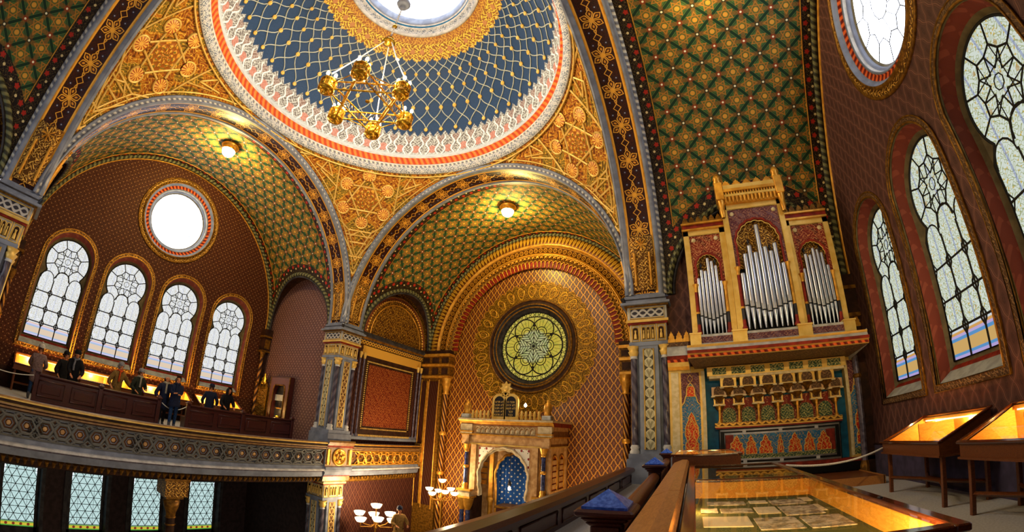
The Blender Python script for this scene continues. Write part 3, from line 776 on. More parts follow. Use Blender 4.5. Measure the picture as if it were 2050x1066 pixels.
# arm vaults, lunettes, side walls
LC, LR = 10.21, 2.70
def vault(F, lab, sideL, sideR, decor):
    b = MB(F); D0 = RI+WS+.03; D1 = DE; ns = 60; nt = 60
    P = np.zeros((ns+1, nt+1, 3)); UV_ = np.zeros((ns+1, nt+1, 2)); alow = []
    for i in range(ns+1):
        d = D0+(D1-D0)*i/ns; h = math.sqrt(max(0, LR**2-(d-LC)**2)); a0 = math.asin(min(.999, h/RV)); alow.append(a0)
        for j in range(nt+1):
            a = a0+(PI-2*a0)*j/nt; P[i, j] = (RV*math.cos(a), ZS+RV*math.sin(a), -d); UV_[i, j] = (d-D0, RV*(a-PI/2))
    b.grid(P, 0, UV_)
    o = struct(b.build('ceiling', 'vault_green'), lab)
    # painted flower borders next to the arches and lunettes, set 5 mm below the vault
    b = MB(F); RB = RV-.006
    for d0, d1 in ((D0, D0+.46), (D1-.02, D1-.48)):
        n = 90; Pg = np.zeros((n+1, 3, 3)); Ug = np.zeros((n+1, 3, 2))
        for i in range(n+1):
            for j in range(3):
                d = d0+(d1-d0)*j/2; h = math.sqrt(max(0, LR**2-(d-LC)**2)); a0 = math.asin(min(.999, h/RV)); a = a0+(PI-2*a0)*i/n
                Pg[i, j] = (RB*math.cos(a), ZS+RB*math.sin(a), -d); Ug[i, j] = (RV*a, abs(d-d0))
        b.grid(Pg, 0, Ug)
    for s_ in (1, -1):
        n = 50; Pg = np.zeros((n+1, 3, 3)); Ug = np.zeros((n+1, 3, 2))
        for i in range(n+1):
            t = PI*i/n
            for j in range(3):
                r_ = LR+.02+.44*j/2; z = r_*math.sin(t); d = LC+r_*math.cos(t); d = min(max(d, D0), D1); a = math.asin(min(.999, z/RB))
                Pg[i, j] = (s_*RB*math.cos(a), ZS+RB*math.sin(a), -d); Ug[i, j] = (LR*t, .44*j/2)
        b.grid(Pg, 0, Ug)
    for d_ in (D0+.47, D1-.49):
        b.tube([(RB*math.cos(t), ZS+RB*math.sin(t), -d_) for t in np.linspace(.34, PI-.34, 80)], .018, 4, 1, cap=False)
    b.build('flower_border', ['flower_border', 'gold'], o)
    # lunette reveals and mouldings
    b = MB(F)
    for s_ in (1, -1):
        n = 48; Pg = np.zeros((n+1, 2, 3)); roll = []
        for i in range(n+1):
            t = PI*i/n; z = LR*math.sin(t); d = LC+LR*math.cos(t); a = math.asin(min(.999, z/RV)); x = RV*math.cos(a)
            Pg[i, 0] = (s_*x, ZS+z, -d); Pg[i, 1] = (s_*(SW+.02), ZS+z, -d); roll.append((s_*(x-.01), ZS+z*.995, -d))
        b.grid(Pg, 0); b.tube(roll, .10, 7, 1, cap=False)
        b.tube([(p[0]+s_*.02, ZS+(p[1]-ZS)*.945, -LC+(p[2]+LC)*.945) for p in roll], .05, 6, 2, cap=False)
    b.build('lunette_moulding', ['dark_brown', 'bead_green', 'stone_dark'], o)
    return o
vault(F_N, 'green starred vault over the four stained windows', 0, 0, 0); vault(F_E, 'green starred vault over the ark bay', 0, 0, 0)
vault(F_S, 'green starred vault above the organ', 0, 0, 0); vault(F_W, 'green starred vault at the top left corner', 0, 0, 0)

# side walls of the arms (local x = +-SW) from floor to lunette tops
def side_wall(name, F, s_, mats, lab, upper=None):
    b = MB(Fr(F((s_*SW, 0, 0)), F.A[2]*-1*s_*-1, F.A[1], F.A[0]*-s_))
    # local x here = +-z of arm; choose coordinates: X = s_*(-z)
    def X(d): return -s_*d
    xs = sorted((X(RI+WS+.02), X(DE+.02)))
    b.poly([(xs[0], ZF), (xs[1], ZF), (xs[1], ZG-.2), (xs[0], ZG-.2)], m=1)
    b.poly([(xs[0], ZG-.2), (xs[1], ZG-.2), (xs[1], ZS), (xs[0], ZS)], m=0)
    cx = X(LC); b.poly(arcpts(cx, ZS, LR+.06, 0, 180, 40), m=2)
    return struct(b.build(name, mats), lab)
side_wall('wall_north_east_side', F_N, 1, ['wall_mauve', 'plaster_dark', 'wall_mauve'], 'mauve patterned wall behind the gilded cabinet')
side_wall('wall_north_west_side', F_N, -1, ['wall_dotted', 'plaster_dark', 'wall_dotted'], 'side wall at the far left')
side_wall('wall_south_east_side', F_S, -1, ['wall_trellis_violet', 'plaster_dark', 'wall_trellis_violet'], 'dark violet wall behind the organ')
side_wall('wall_south_west_side', F_S, 1, ['wall_trellis', 'plaster_dark', 'wall_trellis'], 'side wall behind the viewer')
side_wall('wall_east_bay_left', F_E, -1, ['wall_trellis', 'wall_trellis', 'lunette_gold'], 'red panelled wall left of the ark')
side_wall('wall_east_bay_right', F_E, 1, ['wall_trellis', 'wall_trellis', 'lunette_gold'], 'wall right of the ark')
side_wall('wall_west_north_side', F_W, 1, ['wall_trellis', 'wall_trellis', 'lunette_gold'], 'side wall of the west bay')
side_wall('wall_west_south_side', F_W, -1, ['wall_trellis', 'wall_trellis', 'lunette_gold'], 'side wall of the west bay behind the viewer')

# end arches against the end walls
def end_arch(F, lab):
    b = MB(F); c = (0, ZS, -DE)
    b.arc(c, 0, 0, 180, [(6.26, .0), (6.27, .05), (6.31, .06), (6.32, .02), (6.35, .02), (6.36, .1), (6.4, .12), (6.46, .1)], 80, mrow=[1, 1, 0, 0, 0, 2, 0])
    b.tube([(6.36*math.cos(t), ZS+6.36*math.sin(t), -DE+.14) for t in np.linspace(0, PI, 90)], .09, 7, 2, cap=False)
    struct(b.build('trim_2', ['gold_dark', 'gold', 'bead_green']), lab)
end_arch(F_N, 'gilt arch moulding around the north end wall'); end_arch(F_S, 'dark arch moulding around the south end wall')
end_arch(F_E, 'dark roll moulding around the ark wall arch'); end_arch(F_W, 'arch moulding of the west wall')
# end walls with openings
WC = (-4.17, -1.38, 1.38, 4.17); WHW, WY0, WYS = 1.08, 6.92, 10.68; RWZ, RWR = 14.32, 1.80
WD = .36                                                     # depth of the embrasures
def end_wall(name, F, mats, lab, low=True):
    b = MB(F.at(0, 0, -DE)); holes = [off(archpoly(WHW, WY0, WYS), x) for x in WC]+[circle(0, RWZ, RWR)]
    b.poly([(-SW-.1, ZG-.3), (SW+.1, ZG-.3), (SW+.1, 17.25), (-SW-.1, 17.25)], holes, 0, 0)
    lh = [[(x-.85, ZF+1.0), (x+.85, ZF+1.0), (x+.85, 2.35), (x-.85, 2.35)] for x in WC] if low else []
    b.poly([(-SW-.1, ZF), (SW+.1, ZF), (SW+.1, ZG-.3), (-SW-.1, ZG-.3)], lh, 0, 1)
    o = struct(b.build(name, mats), lab); return o
end_wall('wall_north', F_N, ['wall_dotted', 'plaster_dark'], 'brown wall with rows of pale dots around the four left windows')
end_wall('wall_south', F_S, ['wall_trellis_violet', 'plaster_dark'], 'violet brown trellis patterned wall around the tall right windows')
b = MB(F_W.at(0, 0, -DE)); b.poly([(-SW-.1, ZF), (SW+.1, ZF), (SW+.1, 17.25), (-SW-.1, 17.25)], (), 0, 0); struct(b.build('wall_west', 'wall_trellis'), 'west end wall')

# tall windows : surround, embrasure, sill, leads, pane
def tube2(b, pts, r=.018, z=0.0, n=4, m=0, closed=False):
    b.tube([(p[0], p[1], z) for p in pts], r, n, m, closed=closed)
def window(F, x, name, glass, lab):
    T = F.at(x, 0, -DE); o = sthing(name, lab)
    y0, ys, hw = WY0, WYS, WHW; g0, gs, gh = 7.3, 10.54, .93
    b = MB(T)                                              # gold border on the wall, stepping round the opening
    out = archpoly(hw+.13, y0-.14, ys); inn = archpoly(hw, y0, ys)
    b.prism(out, 0, .035, 0, [inn], 1); 
    for q, r_ in ((archpoly(hw+.13, y0-.14, ys), .02), (archpoly(hw+.01, y0-.01, ys), .025)): tube2(b, q, r_, .035, 5, 1, True)
    b.build('window_surround', ['scroll_gold' if F is F_N else 'scroll_brown', 'gold' if F is F_N else 'gold_dark'], o)
    b = MB(T)                                              # splayed reveal and inner grey reveal
    A = archpoly(hw, y0, ys, 24); B_ = archpoly(gh+.1, g0-.16, gs+.02, 24); C_ = archpoly(gh+.02, g0-.05, gs, 24)
    n = len(A); L = 0
    for i in range(n):
        j = (i+1) % n; bottom = (i == 0); d = math.dist(A[i], A[j])
        b.face([(*A[i], 0), (*A[j], 0), (*B_[j], -WD*.75), (*B_[i], -WD*.75)], 2 if bottom else 0, uv=[(L, 0), (L+d, 0), (L+d, .3), (L, .3)], sm=not bottom)
        b.face([(*B_[i], -WD*.75), (*B_[j], -WD*.75), (*C_[j], -WD-.02), (*C_[i], -WD-.02)], 3 if bottom else 1, sm=not bottom); L += d
    tube2(b, A, .028, -.01, 5, 1, True)
    b.build('embrasure', ['red_reveal', 'frame_olive', 'sill_grey', 'red_trim'], o)
    # keyhole pane : full-width lancets below, round head above
    b = MB(T); hc = gs; hr = gh
    key = [(-gh, g0), (gh, g0), (gh, 9.72), (gh*.80, 9.95)]+arcpts(0, hc, hr, -38, 218, 40)+[(-gh*.80, 9.95), (-gh, 9.72)]
    i0 = len(b.uv); b.poly(key, (), -WD, 0); b.uv = b.uv[:i0]+[(u, v-g0) for u, v in b.uv[i0:]]
    b.build('pane', glass, o)
    b = MB(T)
    b.poly(archpoly(gh+.1, g0-.1, gs+.02, 24), [key], -WD+.005, 0)
    b.build('spandrel_frame', 'frame_olive', o)
    b = MB(T); z = -WD+.02; R_ = .022
    tube2(b, key, .026, z, 5, 0, True)
    # lower part: three columns, rows, arched tops, rosettes at crossings
    rowsy = [g0, g0+.55, g0+1.12, g0+1.78, g0+2.42]
    cw = 2*gh/3
    for k in (-.5, .5):
        tube2(b, [(k*cw, g0), (k*cw, 9.62+.0)], .024, z)
    for c in (-1, 0, 1):
        top = 9.72 if c else 9.86
        tube2(b, [(c*cw+cw/2*math.cos(t)*.92, top-.12+.34*math.sin(t)) for t in np.linspace(0, PI, 9)], .018, z)
    for r_i, yy in enumerate(rowsy[1:]):
        if r_i == 3: continue
        tube2(b, [(-gh, yy+.0), (gh, yy+.0)], R_, z)
        for k in (-.5, .5):
            tube2(b, [(k*cw+.085*math.cos(t), yy+.085*math.sin(t)*(1.3 if F is F_S else 1)) for t in np.linspace(0, 2*PI, 9)[:-1]], .02, z, 4, 0, True)
        for k in (-1, 0, 1):
            for sx in (-1, 1):
                for sy in (-1, 1): tube2(b, [(k*cw+sx*cw*.5, yy+sy*.17), (k*cw+sx*cw*.33, yy)], .015, z, 3)
    # head: ring of hexagons round an eight pointed star
    def P2(r, a): return (r*math.cos(math.radians(a)), hc+r*math.sin(math.radians(a)))
    for k in range(8):
        a = 22.5+45*k
        tube2(b, [P2(hr*.98, a), P2(hr*.62, a), P2(hr*.52, a+22.5), P2(hr*.62, a+45)], .02, z)
        tube2(b, [P2(hr*.52, a+22.5), P2(hr*.22, a)], .015, z, 3); tube2(b, [P2(hr*.52, a-22.5), P2(hr*.22, a)], .015, z, 3)
    for a in (0, 90, 180, 270): tube2(b, [P2(hr*.62, a+22.5), P2(hr*.62, a+157.5-22.5+22.5)], .012, z)
    tube2(b, [P2(hr*.13, a) for a in range(0, 360, 45)], .012, z, 3, 0, True)
    b.build('lead_lines', 'lead', o)
for i, x in enumerate(WC):
    window(F_N, x, 'window_%d' % (2+i), 'glass_north', ['tall bright stained window at the far left, above the person in the pale coat', 'second tall stained window from the left on the far gallery', 'third tall stained window from the left, above the couple in dark coats', 'tall stained window nearest the gilded cabinet on the far gallery'][i])
for i, x in enumerate(WC):
    window(F_S, x, 'window_%d' % (6+i), 'glass_south', ['narrow looking stained window right beside the organ', 'tall stained window in the middle of the right wall', 'large stained window cut by the right edge of the picture', 'stained window behind the viewer'][i] if False else ['narrow looking stained window right beside the organ', 'tall stained window in the middle of the right wall', 'large stained window cut by the right edge of the picture', 'stained window behind the viewer'][i])
# round windows of the end walls
def round_window(F, name, lab):
    T = F.at(0, RWZ, -DE); o = sthing(name, lab)
    b = MB(T); b.arc((0, 0, 0), 0, 0, 360, [(2.12, 0), (2.12, .04), (2.06, .05), (2.05, .02), (1.9, .02), (1.89, .06), (1.82, .07), (1.80, .0), (1.74, -.04), (1.72, -.06), (1.60, -.12), (1.58, -.1), (1.52, -.12), (1.50, -.2), (1.44, -.22), (1.42, -.3), (1.36, -.32), (1.36, -.38)], 72,
                     mrow=[1, 1, 1, 0, 1, 1, 2, 2, 2, 3, 3, 2, 4, 2, 2, 5, 5], uvR=1.8)
    b.build('window_surround', ['scroll_gold', 'gold_dark', 'stone_blue', 'dentil_red', 'stone_light', 'frame_olive'], o)
    b = MB(T); b.poly(circle(0, 0, 1.37, 48), (), -.34, 0); b.build('pane', 'glass_round', o)
    b = MB(T)
    for k in range(12):
        a = 30*k
        p = lambda r, q: (r*math.cos(math.radians(q)), r*math.sin(math.radians(q)))
        tube2(b, [p(1.36, a), p(.95, a), p(.8, a+15), p(.95, a+30)], .013, -.32); tube2(b, [p(.8, a+15), p(.4, a)], .009, -.32, 3)
    tube2(b, circle(0, 0, .4, 12), .012, -.32, 3, 0, True)
    b.build('lead_lines', 'lead', o)
round_window(F_N, 'window_10', 'round window over the four far left windows'); round_window(F_S, 'window_11', 'round window cut by the top edge, above the right windows')
# small lower windows of the north end wall
for i, x in enumerate(WC):
    T = F_N.at(x-.02, 0, -DE); o = sthing('window_%d' % (12+i), ['lowest row window at the far left edge', 'second lower window from the left under the gallery', 'lower window just left of the gilt column', 'lower window just right of the gilt column'][i])
    b = MB(T); y0, y1 = -.12, 2.42
    b.box(-.85, .85, ZF+1, ZF+1.05, -.34, 0, 0); b.box(-.85, .85, 2.3, 2.35, -.34, 0, 0)
    for xa, xb, ya, yb in ((-.85, -.66, ZF+1, 2.35), (.66, .85, ZF+1, 2.35), (-.85, .85, ZF+1, y0)): b.box(xa, xb, ya, yb, -.32, -.24, 0)
    for s_ in (-1, 1): b.face([(s_*.85, ZF+1, 0), (s_*.85, 2.35, 0), (s_*.75, 2.35, -.3), (s_*.75, ZF+1, -.3)], 1)
    b.box(-1.0, -.85, ZF+1, 2.35, 0, .05, 1); b.box(.85, 1.0, ZF+1, 2.35, 0, .05, 1)
    b.build('frame', ['stone_dark', 'stone_dark'], o)
    b = MB(T); i0 = len(b.uv); b.poly([(-.68, y0), (.68, y0), (.68, 1.9), (.62, 2.1), (.62, y1), (-.62, y1), (-.62, 2.1), (-.68, 1.9)], (), -.27, 0); b.uv = [(u, v-y0) for u, v in b.uv]; b.build('pane', 'glass_low', o)
    b = MB(T); z = -.255
    tube2(b, [(-.68, .1), (.68, .1)], .014, z, 4)
    h = .29; nx = 4; w = 1.36/nx
    for r in range(8):
        yy = .1+h*r
        tube2(b, [(-.68, yy), (.68, yy)], .014, z, 3)
        for k in range(nx+1):
            xx = -.68+w*k+(w/2 if r % 2 else 0)
            for s_ in (-1, 1):
                x2 = xx+s_*w/2
                if abs(xx) < .69 and abs(x2) < .69 and yy+h < 2.45: tube2(b, [(xx, yy), (x2, yy+h)], .016, z, 3)
    for xx in (-.34, .34): tube2(b, [(xx, .1), (xx, 1.85)], .008, z, 3)
    b.build('lead_lines', 'lead', o)

# ark wall with rose window and the great gilt arch
T = F_E.at(0, 0, -DE); RZ = 10.80
b = MB(T); b.poly([(-SW-.1, ZF), (SW+.1, ZF), (SW+.1, 17.25), (-SW-.1, 17.25)], [circle(0, RZ, 2.2, 48)], 0, 0)
struct(b.build('wall_east', 'wall_ark'), 'dark red wall with gold trellis pattern behind the ark')
o = sthing('window_16', 'round green and yellow stained window with a six pointed star over the ark')
b = MB(T.at(0, RZ, 0)); b.arc((0, 0, 0), 0, 0, 360, [(2.48, 0), (2.48, .08), (2.42, .1), (2.40, .06), (2.22, .05), (2.20, .1), (2.14, .1), (2.12, 0), (2.08, -.02), (2.06, .02), (2.0, .0), (1.98, -.1), (1.9, -.16), (1.84, -.2), (1.82, -.34)], 80,
                             mrow=[1, 1, 1, 2, 1, 1, 0, 0, 1, 1, 0, 0, 0, 0], uvR=2.3); b.build('window_surround', ['stone_dark', 'gold_dark', 'dots_violet' if 'dots_violet' in MATS else 'dark_brown'], o)
b = MB(T.at(0, RZ, 0)); b.poly(circle(0, 0, 1.84, 60), (), -.3, 0); b.build('pane', 'glass_rose', o)
b = MB(T.at(0, RZ, 0)); z = -.28
P2 = lambda r, a: (r*math.cos(math.radians(a)), r*math.sin(math.radians(a)))
for k in range(6):
    a = 60*k; c = P2(1.0, a); c2 = P2(.82, a)
    arcp = lambda c_, r, w: [(c_[0]+r*math.cos(math.radians(a)+t), c_[1]+r*math.sin(math.radians(a)+t)) for t in np.linspace(-w, w, 17)]
    tube2(b, arcp(c, .6, 1.75), .034, z, 4); tube2(b, arcp(c2, .3, 1.9), .024, z, 4); tube2(b, arcp(c2, .17, 2.2), .018, z, 4)
    for sc in (1.0, .8, .6, .4, .2): tube2(b, [P2(1.25*sc, a-30), P2(.72*sc, a), P2(1.25*sc, a+30)], .026 if sc == 1 else .018, z, 4)
    tube2(b, [(0, 0), P2(1.58, a+30)], .018, z, 4); tube2(b, [P2(0, a), P2(.72, a)], .016, z, 4); tube2(b, [P2(1.12, a), P2(1.8, a)], .016, z, 4)
    for j in range(9):
        t = math.radians(a)+(j-4)*.4; tube2(b, [(c2[0]+.36*math.cos(t), c2[1]+.36*math.sin(t)), (c[0]+.58*math.cos(t), c[1]+.58*math.sin(t))], .009, z, 3)
tube2(b, circle(0, 0, 1.58, 60), .028, z, 4, 0, True); tube2(b, circle(0, 0, 1.82, 60), .03, z, 4, 0, True)
for k in range(42):
    c = P2(1.70, 360/42*k); tube2(b, [(c[0]+.11*math.cos(t), c[1]+.11*math.sin(t)) for t in np.linspace(0, 2*PI, 7)[:-1]], .019, z, 3, 0, True)
b.build('lead_lines', 'lead', o)
# gilt disc around the rose window
b = MB(T.at(0, RZ, 0)); b.arc((0, 0, 0), 0, 0, 360, [(2.48, .02), (3.3, .02)], 96, uvR=2.9)
for k in range(48):
    a = 360/48*(k+.5); c = P2(3.28, a); b.poly([(c[0]+.2*math.cos(math.radians(a)+t), c[1]+.2*math.sin(math.radians(a)+t)) for t in np.linspace(-1.57, 1.57, 7)], (), .02, 0)
    tube2(b, [(c[0]+.2*math.cos(math.radians(a)+t), c[1]+.2*math.sin(math.radians(a)+t)) for t in np.linspace(-1.57, 1.57, 7)], .018, .025, 4, 1)
for k in range(28):
    a = 360/28*k; c = P2(2.92, a); n = P2(1, a); t_ = P2(1, a+90)
    tube2(b, [(c[0]+n[0]*(.2*math.cos(t))+t_[0]*(.15*math.sin(t)*(1.1+math.cos(t)*.4)), c[1]+n[1]*(.2*math.cos(t))+t_[1]*(.15*math.sin(t)*(1.1+math.cos(t)*.4))) for t in np.linspace(0, 2*PI, 13)[:-1]], .02, .04, 4, 1, True)
struct(b.build('trim_3', ['disc_gold', 'gold']), 'gilt lace disc around the round green window')
# great arch
b = MB(T); c = (0, 10.62, 0)
b.arc(c, 0, -2, 182, [(6.26, .02), (6.24, .2), (6.1, .26), (5.68, .34), (5.62, .30), (5.60, .22), (5.55, .22), (5.17, .2), (5.15, .26), (5.08, .27), (5.05, .16), (4.50, .14)], 110, mrow=[0, 1, 1, 0, 0, 3, 2, 0, 0, 3, 3], uvR=5.6)
n = 62
for k in range(n):                                            # double scallop rows and red niches
    a0 = 180*(k+.5)/n; cc = P2(4.92, a0)
    for rr, zz, th_ in ((.19, .2, .04), (.12, .25, .032)):
        pts = [(cc[0]+rr*math.cos(math.radians(a0)+t), c[1]+cc[1]+rr*math.sin(math.radians(a0)+t)) for t in np.linspace(-1.6, 1.6, 9)]
        tube2(b, pts, th_, zz, 5, 0)
    cc = P2(4.62, a0); an = math.radians(a0); nv = np.array([math.cos(an), math.sin(an)]); tv = np.array([-nv[1], nv[0]]); o2 = np.array([0, c[1]])
    q = [(-.1, -.24), (.1, -.24), (.1, -.02), (.06, .1), (0, .16), (-.06, .1), (-.1, -.02)]
    b.poly([tuple(np.array(cc)+o2+tv*x+nv*y) for x, y in q], (), .15, 4)
    b.tube([(*(np.array(cc)+o2+tv*-.128+nv*-.2), .17), (*(np.array(cc)+o2+tv*-.128+nv*.1), .18)], .028, 5, 0)
    tube2(b, [tuple(np.array(cc)+o2+tv*x+nv*y) for x, y in ((-.12, 0), (-.1, .1), (0, .2), (.1, .1), (.12, 0))], .028, .19, 5, 0)
    b.lathe([(.001, -.05), (.045, 0), (.001, .05)], 5, 0, (*(np.array(cc)+o2+tv*-.128+nv*-.24), .17))
struct(b.build('trim_4', ['gold', 'arch_leaves', 'arch_circles', 'gold_dark', 'red_trim']), 'great gilt scalloped arch around the round window wall')

# pilasters and capitals of the ark wall (left and right)
def capblock(b, x0, x1, y, z, m_frame, m_in, n=3, h=.62, d=.03):       # a row of small niches; z is the face
    b.box(x0, x1, y, y+h, z-.06, z, m_frame)
    w = (x1-x0)/n
    for i in range(n):
        c = x0+w*(i+.5); hw = w*.28
        b.poly(off(archpoly(hw, y+.1, y+h-.1-hw, 8), c), (), z+.004, m_in)
        tube2(b, off(archpoly(hw+.02, y+.09, y+h-.1-hw, 8), c), .018, z+.01, 4, m_frame, True)
        b.lathe([(.001, 0), (hw*.6, .05), (hw*.55, .12), (hw*.2, .16), (hw*.4, .22), (hw*.3, .3), (.001, .36)], 6, m_frame, (c, y+.1, z+.01), up='y')
def ark_pilaster(s_, lab):
    b = MB(F_E.at(0, 0, -DE)); x0, x1 = sorted((s_*4.62, s_*(SW)))
    z = .45
    b.box(x0, x1, 10.28, 10.42, 0, z+.12, 0); b.box(x0, x1, 10.42, 10.62, 0, z+.04, 4)
    b.box(x0, x1, 9.85, 10.28, 0, z, 1); 
    for k in range(3):
        w = (x1-x0)/3; b.box(x0+w*k+.1, x0+w*(k+1)-.1, 9.93, 10.2, z, z+.02, 2)
    b.box(x0, x1, 9.72, 9.85, 0, z+.08, 0); b.box(x0, x1, 9.2, 9.72, 0, z-.02, 1)
    for k in range(3):
        w = (x1-x0)/3; b.box(x0+w*k+.12, x0+w*(k+1)-.12, 9.28, 9.64, z-.02, z, 2)
    b.box(x0, x1, 9.08, 9.2, 0, z+.05, 0)
    # engaged column nearest the window wall, flat leaf panels beside
    xc = s_*4.86
    b.box(min(s_*5.1, s_*6.54), max(s_*5.1, s_*6.54), ZF, 9.08, 0, z-.12, 1)
    b.box(min(s_*5.3, s_*5.95), max(s_*5.3, s_*5.95), 2.2, 8.9, z-.12, z-.08, 3)
    b.box(min(s_*6.0, s_*6.08), max(s_*6.0, s_*6.08), 2.2, 8.9, z-.12, z-.02, 0)
    xm = s_*5.625
    b.box(min(s_*6.2, s_*6.45), max(s_*6.2, s_*6.45), 2.2, 8.9, z-.12, z-.09, 3)
    for xx in (5.3, 5.97, 6.5): b.tube([(s_*xx, 2.0, z-.09), (s_*xx, 9.0, z-.09)], .03, 6, 0)
    b.lathe([(.16, ZF), (.17, 2.3), (.2, 2.35), (.2, 2.5), (.15, 2.55), (.15, 8.2)], 12, 5, (xc, 0, z-.2), up='y')
    b.lathe([(.17, 8.2), (.19, 8.25), (.15, 8.3), (.2, 8.6), (.28, 8.8), (.24, 8.85), (.3, 9.08)], 10, 0, (xc, 0, z-.2), up='y')
    for hh in (3.9, 6.0): b.lathe([(.16, hh), (.2, hh+.05), (.2, hh+.15), (.16, hh+.2)], 10, 0, (xc, 0, z-.2), up='y')
    struct(b.build('trim_5', ['gold', 'gold_dark', 'dark_brown', 'leaf_gold', 'dark_brown', 'rope_gold']), lab)
ark_pilaster(-1, 'gilt pilaster and red column left of the ark wall'); ark_pilaster(1, 'gilt pilaster and column right of the ark wall')

# main piers at the corners of the dome bay
def pier(sx, sy, name, label, low=True):
    # local frame: origin at the bay corner, x outward along X arm, y outward along Y arm
    T = Fr((sx*(RI+(.15 if (sx, sy) == (1, -1) else 0)), sy*(RI+(.75 if (sx, sy) == (1, -1) else 0)), 0), (sx, 0, 0), (0, sy, 0), (0, 0, 1))
    W = WS+.02; o = thing(name, label, 'pier', (sx*(RI+.5), sy*(RI+.5), ZF))
    def flip(b):                                             # mirrored frames need face order reversed
        if sx*sy < 0: b.f = [f[::-1] for f in b.f]; 
        return b
    def bx(b, x0, x1, z0, z1, m): b.box(x0, x1, x0, x1, z0, z1, m)
    def tier(zb, zt, cap=True, pref=''):
        # shaft
        b = MB(T); s0, s1 = .12, W-.12
        b.box(.2, W+.05, .2, W+.05, zb, zt, 0)
        # two visible faces: panel frames
        b.box(.3, W-.28, .04, .3, zb+.0, zt, 0); b.box(.04, .3, .3, W-.28, zb, zt, 0)
        b.build(pref+'shaft', ['stone_blue'], o)
        b = MB(T)
        for f in range(2):
            P = (lambda x, y, z: (x, y, z)) if f == 0 else (lambda x, y, z: (y, x, z))
            x0, x1 = .44, W-.42; n = 24
            q = [P(x0, .03, zb+.12), P(x1, .03, zb+.12), P(x1, .03, zt-.1), P(x0, .03, zt-.1)]
            b.face(q, 0 if f == 0 else 1, uv=[(-.2, 0), (.2, 0), (.2, zt-zb-.2), (-.2, zt-zb-.2)])
            b.tube([P(x0, .03, zb+.12), P(x1, .03, zb+.12), P(x1, .03, zt-.1), P(x0, .03, zt-.1)], .022, 5, 2, closed=True)
        b.build(pref+'leaf_panel', ['leaf_grey', 'leaf_brown', 'gold_pale'], o)
        for (cx, cy) in ((.13, .13), (W-.1, .13), (.13, W-.1)):
            b = MB(T); b.lathe([(.10, zb+.25), (.095, zt-.38)], 10, 0, (cx, cy, 0)); 
            b.lathe([(.15, zb), (.15, zb+.06), (.11, zb+.12), (.14, zb+.17), (.10, zb+.25)], 10, 1, (cx, cy, 0))
            b.lathe([(.10, zt-.38), (.12, zt-.36), (.10, zt-.33), (.11, zt-.3)], 10, 1, (cx, cy, 0)); b.lathe([(.11, zt-.3), (.17, zt-.16), (.13, zt-.13), (.2, zt)], 8, 2, (cx, cy, 0))
            b.build(pref+'colonnette', ['rope_marble', 'stone_white', 'gold_pale'], o)
        # frieze of niches, braid frieze, cornice
        if cap:
            b = MB(T); h0 = zt
            b.box(.02, W+.02, .02, W+.02, h0, h0+.12, 0); b.box(.06, W, .06, W, h0+.12, h0+.66, 1)
            for f in range(2):
                for xa, xb, n in ((.1, .34, 1), (.4, W-.34, 3), (W-.28, W-.04, 1)):
                    w = (xb-xa)/n
                    for i in range(n):
                        c = xa+w*(i+.5); hw = w*.33
                        pts = archpoly(hw, h0+.2, h0+.58-hw, 6); P = (lambda u, d, z: (u, d, z)) if f == 0 else (lambda u, d, z: (d, u, z))
                        b.face([P(c+u, .055, z) for u, z in pts], 2); b.tube([P(c+u*1.15, .05, z) for u, z in pts], .016, 4, 3, closed=True)
                        b.tube([P(c, .045, h0+.22), P(c, .045, h0+.34), P(c, .045, h0+.4), P(c, .045, h0+.48)], [hw*.7, hw*.6, hw*.3, hw*.5], 5, 3)
                    for u in (xa, xb): b.tube([P(u, .05, h0+.14), P(u, .05, h0+.64)], .018, 4, 3)
                    for z_ in (h0+.14, h0+.64): b.tube([P(xa, .05, z_), P(xb, .05, z_)], .018, 4, 3)
            b.box(.0, W+.04, .0, W+.04, h0+.66, h0+.72, 4); b.box(-.04, W+.08, -.04, W+.08, h0+.72, h0+.8, 3)
            b.build(pref+'niche_frieze', ['stone_blue', 'stone_light', 'dark_brown', 'gold_pale', 'red_trim'], o)
            b = MB(T); h1 = h0+.8
            b.box(.0, W+.04, .0, W+.04, h1, h1+.4, 0)
            for f in range(2):
                P = (lambda u, d, z: (u, d, z)) if f == 0 else (lambda u, d, z: (d, u, z))
                b.face([P(.1, -.004, h1+.06), P(W-.06, -.004, h1+.06), P(W-.06, -.004, h1+.34), P(.1, -.004, h1+.34)], 1, uv=[(0, 0), (W-.16, 0), (W-.16, .28), (0, .28)])
                b.tube([P(.08, -.004, h1+.04), P(W-.04, -.004, h1+.04), P(W-.04, -.004, h1+.36), P(.08, -.004, h1+.36)], .02, 4, 2, closed=True)
            b.build(pref+'braid_frieze', ['stone_light', 'braid_blue', 'gold_pale'], o)
            b = MB(T); h2 = h1+.4
            b.box(-.08, W+.1, -.08, W+.1, h2, h2+.05, 1); b.box(-.18, W+.16, -.18, W+.16, h2+.05, h2+.12, 0)
            b.box(-.1, W+.06, -.1, W+.06, h2+.12, h2+.2, 0); b.box(-.09, W+.05, -.09, W+.05, h2+.2, h2+.25, 2); b.box(-.07, W+.03, -.07, W+.03, h2+.25, h2+.34, 0)
            b.build(pref+'cornice', ['stone_blue', 'gold_dark', 'stone_dark'], o)
    tier(5.85, 9.0)
    b = MB(T); b.box(-.08, W+.1, -.08, W+.1, 5.0, 5.7, 0); b.box(-.03, W+.06, -.03, W+.06, 5.7, 5.85, 0); b.build('plinth', 'stone_blue', o)
    # arch springer block above the cornice
    if (sx, sy) != (1, -1): b = MB(T); b.box(.0, W-.02, .0, W-.02, ZS-.06, ZS+.02, 0); b.box(W-.3, W+.1, W-.3, W+.1, ZS-.1, ZS+.6, 0); b.build('springer', 'stone_blue', o)
    tier(ZF+.6, 2.82, True, 'lower_')
